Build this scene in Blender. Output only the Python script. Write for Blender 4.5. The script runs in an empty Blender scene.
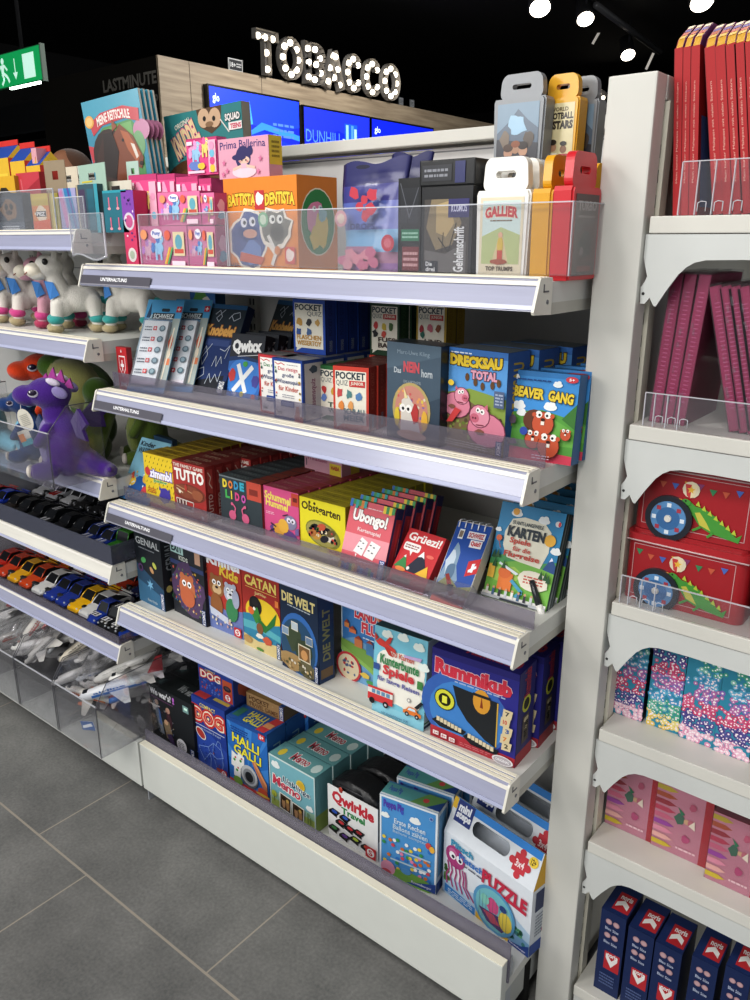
import bpy, bmesh, math, random
from mathutils import Vector, Matrix, Euler
random.seed(7)
SC = bpy.context.scene
COL = SC.collection
PI = math.pi

# ------------------------------------------------------------------ camera numbers
CX, CY, CZ = 0.4828, -0.9289, 1.3301
YAW, PIT, FPX = math.radians(38.7458), math.radians(17.9139), 804.56
_f = Vector((-math.sin(YAW)*math.cos(PIT), math.cos(YAW)*math.cos(PIT), -math.sin(PIT)))
_r = Vector((math.cos(YAW), math.sin(YAW), 0)); _u = _r.cross(_f)
CAM = Vector((CX, CY, CZ))

def un(px, py, ax, val):
    """the world point seen at photo pixel (px,py) lying on the plane axis==val"""
    d = _f + _r*((px-375)/FPX) - _u*((py-500)/FPX)
    return CAM + d*((val-CAM[ax])/d[ax])

# ------------------------------------------------------------------ colour + materials
def lin(c):
    return c/12.92 if c <= .04045 else ((c+.055)/1.055)**2.4
def hx(s):
    if isinstance(s, tuple): return s
    s = s.lstrip('#')
    if len(s) == 3: s = ''.join(ch*2 for ch in s)
    return tuple(lin(int(s[i:i+2], 16)/255) for i in (0, 2, 4))

MATS = {}
def _new(name):
    m = bpy.data.materials.new(name); m.use_nodes = True
    nt = m.node_tree; b = nt.nodes['Principled BSDF']; MATS[name] = m
    return m, nt, b
def N(nt, t, **kw):
    n = nt.nodes.new(t)
    for k, v in kw.items(): setattr(n, k, v)
    return n

def colour_mat(name, rough=.5, coat=0., metal=0., noise=.06, nscale=60, bump=0., sheen=0., spec=.5, sat=1., val=1.):
    """reads the mesh's own painted colours; a little noise keeps it from being flat"""
    m, nt, b = _new(name); L = nt.links
    a = N(nt, 'ShaderNodeAttribute', attribute_name='Col')
    tc = N(nt, 'ShaderNodeTexCoord'); nz = N(nt, 'ShaderNodeTexNoise'); nz.inputs['Scale'].default_value = nscale
    nz.inputs['Detail'].default_value = 3
    L.new(tc.outputs['Object'], nz.inputs['Vector'])
    mr = N(nt, 'ShaderNodeMapRange'); mr.inputs[3].default_value = 1-noise; mr.inputs[4].default_value = 1+noise
    L.new(nz.outputs['Fac'], mr.inputs[0])
    mx = N(nt, 'ShaderNodeMix', data_type='RGBA', blend_type='MULTIPLY'); mx.inputs[0].default_value = 1
    L.new(a.outputs['Color'], mx.inputs[6]); L.new(mr.outputs[0], mx.inputs[7])
    hs = N(nt, 'ShaderNodeHueSaturation'); hs.inputs['Saturation'].default_value = sat; hs.inputs['Value'].default_value = val
    L.new(mx.outputs[2], hs.inputs['Color']); L.new(hs.outputs[0], b.inputs['Base Color'])
    b.inputs['Roughness'].default_value = rough; b.inputs['Coat Weight'].default_value = coat
    b.inputs['Coat Roughness'].default_value = .12
    b.inputs['Metallic'].default_value = metal; b.inputs['Sheen Weight'].default_value = sheen
    b.inputs['Specular IOR Level'].default_value = spec
    if bump:
        bp = N(nt, 'ShaderNodeBump'); bp.inputs['Strength'].default_value = bump; bp.inputs['Distance'].default_value = .004
        L.new(nz.outputs['Fac'], bp.inputs['Height']); L.new(bp.outputs[0], b.inputs['Normal'])
    return m
colour_mat('card', .5, .05, spec=.3, sat=.97, val=.92)
colour_mat('gloss', .3, .25, spec=.4, sat=.97, val=.92)
colour_mat('matte', .75)
colour_mat('metalpaint', .45, 0, 0, .03, 25)
colour_mat('plastic', .35, .2)
colour_mat('carpaint', .25, .6, .2)
colour_mat('plush', .95, 0, 0, .07, 320, .45, .35, .1)
colour_mat('skin', .55, 0, 0, .08, 30, .1)
colour_mat('black', .8, 0, 0, .15, 6, 0, 0, .2)
colour_mat('leather', .45, .1, 0, .15, 90, .5)

def glow_mat(name, strength):
    m, nt, b = _new(name)
    a = N(nt, 'ShaderNodeAttribute', attribute_name='Col')
    nt.links.new(a.outputs['Color'], b.inputs['Base Color']); nt.links.new(a.outputs['Color'], b.inputs['Emission Color'])
    b.inputs['Emission Strength'].default_value = strength
    return m
glow_mat('glow', 9); glow_mat('bulbglow', 3); glow_mat('screen', 1.1); glow_mat('softglow', .55)

def clear_mat(name, tint, opac, rough=.05, refl=.5, body=(.8,.8,.85), trl=0.):
    """thin see-through sheet: straight transmission, a fresnel sheen and a little milky body"""
    m, nt, b = _new(name); L = nt.links
    out = nt.nodes['Material Output']; nt.nodes.remove(b)
    tr = N(nt, 'ShaderNodeBsdfTransparent'); tr.inputs[0].default_value = (*tint, 1)
    gl = N(nt, 'ShaderNodeBsdfGlossy'); gl.inputs['Roughness'].default_value = rough
    df = N(nt, 'ShaderNodeBsdfDiffuse'); df.inputs[0].default_value = (*body, 1)
    lw = N(nt, 'ShaderNodeLayerWeight'); lw.inputs[0].default_value = .35
    mu = N(nt, 'ShaderNodeMath', operation='MULTIPLY'); mu.inputs[1].default_value = refl
    L.new(lw.outputs['Fresnel'], mu.inputs[0])
    tl = N(nt, 'ShaderNodeBsdfTranslucent'); tl.inputs[0].default_value = (*body, 1)
    m0 = N(nt, 'ShaderNodeMixShader'); m0.inputs[0].default_value = trl; L.new(df.outputs[0], m0.inputs[1]); L.new(tl.outputs[0], m0.inputs[2])
    m1 = N(nt, 'ShaderNodeMixShader'); m1.inputs[0].default_value = opac
    L.new(tr.outputs[0], m1.inputs[1]); L.new(m0.outputs[0], m1.inputs[2])
    m2 = N(nt, 'ShaderNodeMixShader'); L.new(mu.outputs[0], m2.inputs[0])
    L.new(m1.outputs[0], m2.inputs[1]); L.new(gl.outputs[0], m2.inputs[2])
    L.new(m2.outputs[0], out.inputs[0])
    return m
clear_mat('acrylic', (.97,.97,.98), .035, .04, .35)
clear_mat('acrylic_edge', (.9,.92,.95), .5, .1, .5, (.85,.86,.9))
clear_mat('tinted', (.50,.48,.56), .22, .12, .35, (.50,.48,.56))
clear_mat('lip', (.74,.72,.78), .16, .12, .4, (.42,.40,.46))
clear_mat('film', (.99,.99,.995), .12, .12, .4, (.95,.95,.95), .5)
clear_mat('wrap', (.98,.98,.99), .03, .08, .5)
clear_mat('smoke', (.40,.41,.48), .38, .1, .4, (.17,.18,.24))
clear_mat('blister', (.96,.97,.99), .08, .06, .6)

def rail_material():
    m, nt, b = _new('railplastic'); L = nt.links
    a = N(nt, 'ShaderNodeAttribute', attribute_name='Col')
    tc = N(nt, 'ShaderNodeTexCoord'); mp = N(nt, 'ShaderNodeMapping'); mp.inputs['Scale'].default_value = (6, 90, 90)
    nz = N(nt, 'ShaderNodeTexNoise'); nz.inputs['Scale'].default_value = 1.2
    L.new(tc.outputs['Object'], mp.inputs[0]); L.new(mp.outputs[0], nz.inputs['Vector'])
    mr = N(nt, 'ShaderNodeMapRange'); mr.inputs[3].default_value = .88; mr.inputs[4].default_value = 1.08
    L.new(nz.outputs['Fac'], mr.inputs[0])
    mx = N(nt, 'ShaderNodeMix', data_type='RGBA', blend_type='MULTIPLY'); mx.inputs[0].default_value = 1
    L.new(a.outputs['Color'], mx.inputs[6]); L.new(mr.outputs[0], mx.inputs[7]); L.new(mx.outputs[2], b.inputs['Base Color'])
    b.inputs['Roughness'].default_value = .28; b.inputs['Coat Weight'].default_value = .5; b.inputs['Coat Roughness'].default_value = .15
rail_material()

def floor_material():
    m, nt, b = _new('floor_tile'); L = nt.links
    tc = N(nt, 'ShaderNodeTexCoord'); sp = N(nt, 'ShaderNodeSeparateXYZ'); L.new(tc.outputs['Object'], sp.inputs[0])
    def M(op, a, v=None, v2=None):
        n = N(nt, 'ShaderNodeMath', operation=op)
        for i, q in enumerate((a, v, v2)):
            if q is None: continue
            if isinstance(q, (int, float)): n.inputs[i].default_value = q
            else: L.new(q, n.inputs[i])
        return n.outputs[0]
    yy = M('DIVIDE', M('ADD', sp.outputs[1], .212), .6)
    row = M('FLOOR', yy); fy = M('SUBTRACT', yy, row)
    xx = M('DIVIDE', M('ADD', M('ADD', sp.outputs[0], .51), M('MULTIPLY', row, .2)), .6)
    fx = M('FRACT', xx)
    ly = M('LESS_THAN', fy, .0085); lx = M('LESS_THAN', fx, .006)
    line = M('MAXIMUM', ly, lx)
    n1 = N(nt, 'ShaderNodeTexNoise'); n1.inputs['Scale'].default_value = 4.5; n1.inputs['Detail'].default_value = 8; n1.inputs['Roughness'].default_value = .65
    n2 = N(nt, 'ShaderNodeTexNoise'); n2.inputs['Scale'].default_value = 150; n2.inputs['Detail'].default_value = 4
    n3 = N(nt, 'ShaderNodeTexNoise'); n3.inputs['Scale'].default_value = 1.6; n3.inputs['Detail'].default_value = 2
    for n in (n1, n2, n3): L.new(tc.outputs['Object'], n.inputs['Vector'])
    s = M('ADD', M('MULTIPLY', n1.outputs['Fac'], .65), M('MULTIPLY', n2.outputs['Fac'], .35))
    cr = N(nt, 'ShaderNodeValToRGB'); L.new(s, cr.inputs[0])
    cr.color_ramp.elements[0].position = .3; cr.color_ramp.elements[0].color = (*hx('#5c5d5c'), 1)
    cr.color_ramp.elements[1].position = .72; cr.color_ramp.elements[1].color = (*hx('#93928f'), 1)
    cr3 = N(nt, 'ShaderNodeMapRange'); cr3.inputs[1].default_value = .35; cr3.inputs[2].default_value = .65
    cr3.inputs[3].default_value = .85; cr3.inputs[4].default_value = 1.1; L.new(n3.outputs['Fac'], cr3.inputs[0])
    mm = N(nt, 'ShaderNodeMix', data_type='RGBA', blend_type='MULTIPLY'); mm.inputs[0].default_value = 1
    L.new(cr.outputs[0], mm.inputs[6]); L.new(cr3.outputs[0], mm.inputs[7])
    mx = N(nt, 'ShaderNodeMix', data_type='RGBA'); L.new(M('MULTIPLY', line, .85), mx.inputs[0])
    L.new(mm.outputs[2], mx.inputs[6]); mx.inputs[7].default_value = (*hx('#a89f92'), 1)
    L.new(mx.outputs[2], b.inputs['Base Color'])
    mr = N(nt, 'ShaderNodeMapRange'); mr.inputs[3].default_value = .42; mr.inputs[4].default_value = .65
    L.new(n1.outputs['Fac'], mr.inputs[0]); L.new(mr.outputs[0], b.inputs['Roughness'])
    bp = N(nt, 'ShaderNodeBump'); bp.inputs['Strength'].default_value = .15; bp.inputs['Distance'].default_value = .003
    L.new(s, bp.inputs['Height']); L.new(bp.outputs[0], b.inputs['Normal'])
floor_material()

def wood_material(name, c1, c2):
    m, nt, b = _new(name); L = nt.links
    tc = N(nt, 'ShaderNodeTexCoord'); mp = N(nt, 'ShaderNodeMapping'); mp.inputs['Scale'].default_value = (1, 1, 14)
    nz = N(nt, 'ShaderNodeTexNoise'); nz.inputs['Scale'].default_value = 2.2; nz.inputs['Detail'].default_value = 6
    L.new(tc.outputs['Object'], mp.inputs[0]); L.new(mp.outputs[0], nz.inputs['Vector'])
    cr = N(nt, 'ShaderNodeValToRGB'); L.new(nz.outputs['Fac'], cr.inputs[0])
    cr.color_ramp.elements[0].position = .3; cr.color_ramp.elements[0].color = (*hx(c1), 1)
    cr.color_ramp.elements[1].position = .7; cr.color_ramp.elements[1].color = (*hx(c2), 1)
    L.new(cr.outputs[0], b.inputs['Base Color']); b.inputs['Roughness'].default_value = .55
wood_material('kiosk_wood', '#8a7a66', '#b3a28a')

# ------------------------------------------------------------------ text outlines -> flat polygons (built-in font)
_TXT = {}
def glyphs(s, bold=0., res=2):
    key = (s, round(bold, 3), res)
    if key in _TXT: return _TXT[key]
    cu = bpy.data.curves.new('txt', 'FONT'); cu.body = s; cu.resolution_u = res; cu.offset = bold
    cu.space_line = .85; cu.align_x = 'CENTER'
    o = bpy.data.objects.new('txt', cu)
    me = o.to_mesh()
    vs = [(v.co.x, v.co.y) for v in me.vertices]; fs = [tuple(p.vertices) for p in me.polygons]
    o.to_mesh_clear(); bpy.data.objects.remove(o); bpy.data.curves.remove(cu)
    if not vs: vs = [(0, 0)]; fs = []
    x0 = min(v[0] for v in vs); x1 = max(v[0] for v in vs); y0 = min(v[1] for v in vs); y1 = max(v[1] for v in vs)
    _TXT[key] = (vs, fs, x0, y0, max(x1-x0, 1e-4), max(y1-y0, 1e-4))
    return _TXT[key]

# ------------------------------------------------------------------ mesh builder
class MB:
    def __init__(s): s.v = []; s.f = []; s.c = []; s.m = []; s.sm = []; s.mats = []
    def mi(s, m):
        if m not in s.mats: s.mats.append(m)
        return s.mats.index(m)
    def face(s, pts, col='#fff', mat='card', smooth=False):
        i = len(s.v); s.v += [Vector(p) for p in pts]
        s.f.append(tuple(range(i, i+len(pts)))); s.c.append(hx(col)); s.m.append(s.mi(mat)); s.sm.append(smooth)
    def mesh(s, vs, fs, col='#fff', mat='card', smooth=False):
        i = len(s.v); s.v += [Vector(p) for p in vs]; k = s.mi(mat); c = hx(col)
        for f in fs:
            s.f.append(tuple(i+j for j in f)); s.c.append(c); s.m.append(k); s.sm.append(smooth)
    def box(s, lo, hi, col='#fff', mat='card', cols=None, bev=0.):
        """cols: optional dict of per-side colours, keys among front back left right top bottom"""
        x0, y0, z0 = lo; x1, y1, z1 = hi
        if bev > 0:
            bm = bmesh.new(); bmesh.ops.create_cube(bm, size=1)
            for v in bm.verts: v.co = Vector(((x0+x1)/2+v.co.x*(x1-x0), (y0+y1)/2+v.co.y*(y1-y0), (z0+z1)/2+v.co.z*(z1-z0)))
            bmesh.ops.bevel(bm, geom=bm.edges[:], offset=bev, segments=2, affect='EDGES', profile=.6)
            s.bm(bm, col, mat); return
        P = [(x0,y0,z0),(x1,y0,z0),(x1,y1,z0),(x0,y1,z0),(x0,y0,z1),(x1,y0,z1),(x1,y1,z1),(x0,y1,z1)]
        for k, f in dict(front=(0,1,5,4), right=(1,2,6,5), back=(2,3,7,6), left=(3,0,4,7), top=(4,5,6,7), bottom=(3,2,1,0)).items():
            s.face([P[i] for i in f], (cols or {}).get(k, col), mat)
    def bm(s, bm, col, mat, smooth=False):
        bm.verts.ensure_lookup_table(); bm.verts.index_update()
        s.mesh([v.co.copy() for v in bm.verts], [[v.index for v in f.verts] for f in bm.faces], col, mat, smooth); bm.free()
    def prism(s, poly, axis, a, b, col='#fff', mat='card'):
        """extrude a 2-D outline along axis (0,1,2) from a to b"""
        def p3(q, t):
            q = list(q); q.insert(axis, t); return q
        n = len(poly); ar = sum(poly[i][0]*poly[(i+1) % n][1]-poly[(i+1) % n][0]*poly[i][1] for i in range(n))
        if (ar > 0) == (axis == 1): poly = poly[::-1]
        A = [p3(q, a) for q in poly]; B = [p3(q, b) for q in poly]
        vs = A+B; fs = [tuple(range(n))[::-1], tuple(range(n, 2*n))]
        for i in range(n):
            j = (i+1) % n; fs.append((i, j, n+j, n+i))
        s.mesh(vs, fs, col, mat)
    def ball(s, c, r, col='#fff', mat='plastic', seg=16, rings=10, rot=None):
        if isinstance(r, (int, float)): r = (r, r, r)
        vs = []; fs = []
        for i in range(rings+1):
            th = PI*i/rings
            for j in range(seg):
                ph = 2*PI*j/seg
                p = Vector((r[0]*math.sin(th)*math.cos(ph), r[1]*math.sin(th)*math.sin(ph), r[2]*math.cos(th)))
                if rot: p = rot @ p
                vs.append(Vector(c)+p)
        for i in range(rings):
            for j in range(seg):
                k = (j+1) % seg; fs.append((i*seg+j, (i+1)*seg+j, (i+1)*seg+k, i*seg+k))
        s.mesh(vs, fs, col, mat, True)
    def tube(s, pts, rad, col='#fff', mat='plastic', seg=10, caps=True):
        pts = [Vector(p) for p in pts]; n = len(pts)
        if isinstance(rad, (int, float)): rad = [rad]*n
        vs = []; fs = []
        up = None
        for i, p in enumerate(pts):
            t = (pts[min(i+1, n-1)]-pts[max(i-1, 0)]).normalized()
            if up is None: up = Vector((0,0,1)) if abs(t.z) < .9 else Vector((1,0,0))
            a = t.cross(up).normalized(); b = a.cross(t).normalized(); up = b
            for j in range(seg):
                q = 2*PI*j/seg; vs.append(p+(a*math.cos(q)+b*math.sin(q))*rad[i])
        for i in range(n-1):
            for j in range(seg):
                k = (j+1) % seg; fs.append((i*seg+j, i*seg+k, (i+1)*seg+k, (i+1)*seg+j))
        if caps:
            fs.append(tuple(range(seg))[::-1]); fs.append(tuple(range((n-1)*seg, n*seg)))
        s.mesh(vs, fs, col, mat, True)
    def build(s, name, parent=None, loc=(0,0,0), rot=(0,0,0), label=None):
        me = bpy.data.meshes.new(name)
        me.from_pydata([tuple(v) for v in s.v], [], s.f)
        for m in s.mats: me.materials.append(MATS[m])
        at = me.color_attributes.new('Col', 'FLOAT_COLOR', 'CORNER')
        buf = []
        for f, c in zip(s.f, s.c): buf += list((*c, 1.))*len(f)
        at.data.foreach_set('color', buf)
        me.polygons.foreach_set('material_index', s.m); me.polygons.foreach_set('use_smooth', s.sm)
        me.update()
        o = bpy.data.objects.new(name, me); COL.objects.link(o)
        o.location = loc; o.rotation_euler = rot
        if parent: o.parent = parent
        if label: o['label'] = label
        return o

class Face:
    """a flat printed face: origin at lower-left, unit axes U,V; every shape lies a hair above the last"""
    def __init__(s, mb, o, U, V, w, h, mat='card', lift=.0003):
        s.mb = mb; s.o = Vector(o); s.U = Vector(U).normalized(); s.V = Vector(V).normalized(); s.n = s.U.cross(s.V)
        s.w = w; s.h = h; s.k = 1; s.mat = mat; s.step = .00012; s.lift = lift
    def P(s, u, v): return s.o+s.U*(u*s.w)+s.V*(v*s.h)+s.n*(s.lift+s.k*s.step)
    def poly(s, pts, col, mat=None):
        s.mb.face([s.P(u, v) for u, v in pts], col, mat or s.mat); s.k += 1; return s
    def rect(s, u0, v0, u1, v1, col, mat=None): return s.poly([(u0,v0),(u1,v0),(u1,v1),(u0,v1)], col, mat)
    def rrect(s, u0, v0, u1, v1, col, r=.05, mat=None):
        a = s.w/s.h; pts = []
        for cx, cy, q in ((u1-r, v1-r*a, 0), (u0+r, v1-r*a, 1), (u0+r, v0+r*a, 2), (u1-r, v0+r*a, 3)):
            for i in range(5):
                t = PI/2*(q+i/4); pts.append((cx+r*math.cos(t), cy+r*a*math.sin(t)))
        return s.poly(pts, col, mat)
    def ell(s, cu, cv, ru, rv, col, n=18, rot=0, mat=None):
        pts = []
        for i in range(n):
            t = 2*PI*i/n; x = ru*math.cos(t)*s.w; y = rv*math.sin(t)*s.h
            x, y = x*math.cos(rot)-y*math.sin(rot), x*math.sin(rot)+y*math.cos(rot)
            pts.append((cu+x/s.w, cv+y/s.h))
        return s.poly(pts, col, mat)
    def circ(s, cu, cv, ru, col, n=18, mat=None): return s.ell(cu, cv, ru, ru*s.w/s.h, col, n, 0, mat)
    def star(s, cu, cv, ru, col, n=5, inner=.45, rot=PI/2):
        a = s.w/s.h; pts = []
        for i in range(2*n):
            t = rot+PI*i/n; q = ru*(1 if i % 2 == 0 else inner); pts.append((cu+q*math.cos(t), cv+q*a*math.sin(t)))
        return s.poly(pts, col)
    def blob(s, cu, cv, ru, rv, col, seed=0, n=14, amp=.18):
        rd = random.Random(seed); pts = []
        for i in range(n):
            t = 2*PI*i/n; q = 1+rd.uniform(-amp, amp); pts.append((cu+ru*q*math.cos(t), cv+rv*q*math.sin(t)))
        return s.poly(pts, col)
    def line(s, pts, wd, col):
        """polyline of width wd (fraction of face width)"""
        for (a, b), (c, d) in zip(pts[:-1], pts[1:]):
            x0, y0, x1, y1 = a*s.w, b*s.h, c*s.w, d*s.h
            l = math.hypot(x1-x0, y1-y0) or 1; nx, ny = -(y1-y0)/l*wd*s.w/2, (x1-x0)/l*wd*s.w/2
            s.mb.face([s.P((x0-nx)/s.w, (y0-ny)/s.h), s.P((x1-nx)/s.w, (y1-ny)/s.h), s.P((x1+nx)/s.w, (y1+ny)/s.h), s.P((x0+nx)/s.w, (y0+ny)/s.h)], col, s.mat)
        s.k += 1; return s
    def text(s, t, u0, v0, u1, v1, col, bold=.02, out=None, ow=.05, rot=0., arc=0., slant=0., res=2, mat=None, vert=False):
        """lettering stretched to fill the cell; out = outline colour; vert = reads upwards"""
        for pas in ((1, 0) if out else (0,)):
            vs, fs, x0, y0, w, h = glyphs(t, bold+(ow if pas else 0), res)
            if pas == 0 or not out: bx = (x0, y0, w, h)
            if pas: _, _, x0, y0, w, h = glyphs(t, bold, res)
            uc, vc = (u0+u1)/2, (v0+v1)/2; W = (u1-u0)*s.w; H = (v1-v0)*s.h
            if vert: W, H = H, W
            q = []
            for x, y in vs:
                a = (x-x0)/w-.5; b = (y-y0)/h-.5
                X = a*W+slant*b*H; Y = b*H+arc*(.25-a*a)*4*H-arc*H*.5
                if vert: X, Y = -Y, X
                if rot: X, Y = X*math.cos(rot)-Y*math.sin(rot), X*math.sin(rot)+Y*math.cos(rot)
                q.append(s.P(uc+X/s.w, vc+Y/s.h))
            s.mb.mesh(q, fs, out if pas else col, mat or s.mat); s.k += 1
        return s
    def lines_of_text(s, u0, v0, u1, v1, n, col, fill=.5, seed=1):
        """small print as rows of short dashes"""
        rd = random.Random(seed); hh = (v1-v0)/n
        for i in range(n):
            v = v1-(i+.5)*hh; u = u0
            while u < u1-.02:
                e = min(u1, u+rd.uniform(.03, .09)); s.mb.face([s.P(u, v-hh*fill/2), s.P(e, v-hh*fill/2), s.P(e, v+hh*fill/2), s.P(u, v+hh*fill/2)], col, s.mat); u = e+.015
        s.k += 1; return s
    def speckle(s, u0, v0, u1, v1, n, cols, r, seed=0, nn=6):
        rd = random.Random(seed)
        for i in range(n):
            s.ell(rd.uniform(u0+r, u1-r), rd.uniform(v0+r*s.w/s.h, v1-r*s.w/s.h), r*rd.uniform(.6, 1.1), r*rd.uniform(.6, 1.1)*s.w/s.h, rd.choice(cols), nn); s.k -= 1
        s.k += 1; return s

# ------------------------------------------------------------------ things, parts, copies
ORD = ['front', 'second', 'third', 'fourth', 'fifth', 'sixth', 'seventh', 'eighth', 'ninth', 'tenth', 'eleventh', 'twelfth', 'thirteenth', 'fourteenth', 'fifteenth', 'sixteenth']
def tag(o, label, cat, group=None, kind=None):
    if label: o['label'] = label
    if cat: o['category'] = cat
    if group: o['group'] = group
    if kind: o['kind'] = kind
    return o
def thing(name, label, cat, loc=(0,0,0), rot=(0,0,0), group=None):
    o = bpy.data.objects.new(name, None); o.empty_display_size = .02; COL.objects.link(o)
    o.location = loc; o.rotation_euler = rot
    return tag(o, label, cat, group)
def struct(name, mb, label=None):
    o = mb.build(name); o['kind'] = 'structure'
    if label: o['label'] = label
    return o
def dup(root, loc=None, rot=None, label=None, group=None):
    r = root.copy(); COL.objects.link(r)
    if loc is not None: r.location = loc
    if rot is not None: r.rotation_euler = rot
    if label: r['label'] = label
    if group: r['group'] = group
    for ch in list(root.children):
        c = ch.copy(); COL.objects.link(c); c.parent = r
        for g in list(ch.children):
            d = g.copy(); COL.objects.link(d); d.parent = c
    return r

def stand(bl, br, tl, z, tr=None, y=None, tilt=0.):
    """front face of an upright (or leaning) product from its photo corners, standing on height z
    -> location of the lower-left front corner, turn about z, width, height"""
    if y is None: a = un(*bl, 2, z); b = un(*br, 2, z)
    else:
        a = un(*bl, 1, y); b = un(*br, 1, y); a.z = b.z = z
    d = b-a; w = math.hypot(d.x, d.y); rz = math.atan2(d.y, d.x)
    n = Vector((-math.sin(rz), math.cos(rz), 0))             # into the shelf
    # height: ray through tl meets the (tilted) plane through a, b
    up = Vector((0,0,1))*math.cos(tilt)+n*math.sin(tilt)
    U = Vector((math.cos(rz), math.sin(rz), 0)); pn = U.cross(up)
    hs = []
    for (p, base) in ((tl, a), (tr, b)):
        if p is None: continue
        dr = _f+_r*((p[0]-375)/FPX)-_u*((p[1]-500)/FPX)
        t = (base-CAM).dot(pn)/dr.dot(pn); hs.append((CAM+dr*t-base).dot(up))
    return a, rz, w, sum(hs)/len(hs)
# ================================================================== SETTING
WHITE, CREAM, RAIL = '#cfcfca', '#d0cfc7', '#a0a2b8'
def plane(pts, col, mat):
    m = MB(); m.face(pts, col, mat); return m
fl = MB(); fl.face([(-9,-4,0),(4,-4,0),(4,12,0),(-9,12,0)], '#777', 'floor_tile'); struct('floor', fl, 'grey stone-look floor tiles with pale joints')
CEIL = 3.4
ce = MB(); ce.face([(-9,-4,CEIL),(-9,12,CEIL),(4,12,CEIL),(4,-4,CEIL)], '#0b0b0c', 'black'); struct('ceiling', ce, 'black ceiling')
wb = MB(); wb.face([(-9,12,0),(4,12,0),(4,12,CEIL),(-9,12,CEIL)], '#08080a', 'black'); struct('wall_back', wb, 'black back wall')
wl = MB(); wl.face([(-9,-4,0),(-9,12,0),(-9,12,CEIL),(-9,-4,CEIL)], '#0a0a0b', 'black'); struct('wall_left', wl, 'black wall far left')
# low black bulkhead with recessed panels at far left
tr = MB(); tr.box((-8.9,3.3,2.25), (-4.95,3.6,2.5), '#121315', 'black'); tr.box((-8.9,3.28,2.245), (-4.95,3.31,2.262), '#191b1d', 'black'); struct('trim_1', tr, 'dark bulkhead strip under the ceiling')
KX, KY = -4.81, 3.163
dk = thing('dark_display_panel', 'large dark grey wall panel at far left behind the toys', 'panel', (-7.6, 5.2, 0))
m = MB(); m.box((-1.3,0,0), (1.3,.05,2.75), '#0c0c0d', 'black'); m.build('board', dk)
m = MB(); m.box((-1.25,-.02,1.55), (.75,0,2.35), '#202123', 'black'); m.build('inset', dk, label='slightly lighter inset field')

# ------------------------------------------------------------------ tobacco kiosk, screens, sign
k = thing('tobacco_kiosk', 'wood-fronted tobacco kiosk with dark end face behind the shelving', 'kiosk', (KX, KY, 0))
m = MB(); m.box((-1.6,0,0), (-.02,6.4,2.598), '#16130f', 'black'); m.build('body', k)
m = MB(); m.box((-.02,0,0), (0,6.4,2.6), '#a9977f', 'kiosk_wood')
for yy in (.28, 1.02): m.box((-.001,yy,1.5), (.0006,yy+.006,2.6), '#5d5142', 'matte')
m.build('fascia', k, label='pale wood fascia')
m = MB(); F = Face(m, (-.70,-.002,2.405), (1,0,0), (0,0,1), .69, .11, 'matte')
F.text('LASTMINUTE', 0, .12, .97, .92, '#77736c', .03); m.build('lettering', k, label='grey capital lettering')
m = MB(); F = Face(m, (-.2,-.002,2.26), (1,0,0), (0,0,1), .18, .1, 'matte'); F.text('SHOP', 0, .1, .95, .9, '#6a665f', .03); m.build('lettering', k, label='second lower line of grey lettering')
def screen(y0, y1, z0, z1, lab, art):
    t = thing('display_screen', lab, 'screen', (KX, y0, z0), group=None)
    w, h = y1-y0, z1-z0
    m = MB(); m.box((0.0,0,0), (.05,w,h), '#08080a', 'plastic'); m.build('housing', t)
    m = MB(); F = Face(m, (.0505,.012,.015), (0,1,0), (0,0,1), w-.024, h-.03, 'screen')
    F.rect(0,0,1,1,'#0a22c8'); art(F); m.build('display', t, label='glowing blue picture')
    return t
def art1(F):
    F.poly([(0,.45),(.35,.6),(.7,.5),(1,.62),(1,1),(0,1)], '#123ae8'); F.poly([(0,.2),(.5,.52),(1,.3),(1,.0),(0,0)], '#0a30ff')
    F.poly([(.3,.35),(.55,.62),(1,.5),(1,.42),(.58,.52)], '#2f7bff'); F.poly([(.38,.55),(.42,.9),(.45,.58)], '#3f9bff')
    F.text('glo', .03,.78,.10,.92,'#cfe0ff',.02)
    F.lines_of_text(.17,.72,.33,.77,1,'#3c6cff',.5,2); F.lines_of_text(.68,.42,.93,.66,3,'#4b74ff',.45,3)
def art2(F):
    F.poly([(0,.5),(.5,.7),(1,.5),(1,1),(0,1)], '#1c2fd8'); F.poly([(0,.15),(.6,.4),(1,.2),(1,0),(0,0)], '#0b2cf2')
    F.text('DUNHILL', .02,.46,.56,.66,'#4d7ef2',.0)
    F.rect(.60,.40,.80,.84,'#1a54e8'); F.rect(.62,.5,.66,.82,'#86b5ff'); F.rect(.70,.46,.74,.82,'#4a86ff'); F.rect(.75,.5,.79,.77,'#9cc2ff'); F.rect(.565,.4,.60,.58,'#a9c9f2')
def art3(F):
    F.poly([(0,.45),(.5,.6),(1,.5),(1,.7),(0,.7)], '#1340ff'); F.poly([(.1,.4),(.35,.62),(.9,.5),(.4,.52)], '#3a86ff'); F.text('glo', .04,.74,.13,.88,'#cfe0ff',.02)
screen(3.57-.0, 4.575, 1.90, 2.462, 'left blue kiosk screen with small white logo, partly behind the shelves', art1)
screen(4.615, 5.53, 1.90, 2.435, 'middle blue kiosk screen with large pale capital lettering', art2)
screen(5.545, 6.58, 1.90, 2.435, 'right blue kiosk screen with a light swirl, beside the wood edge', art3)
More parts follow.
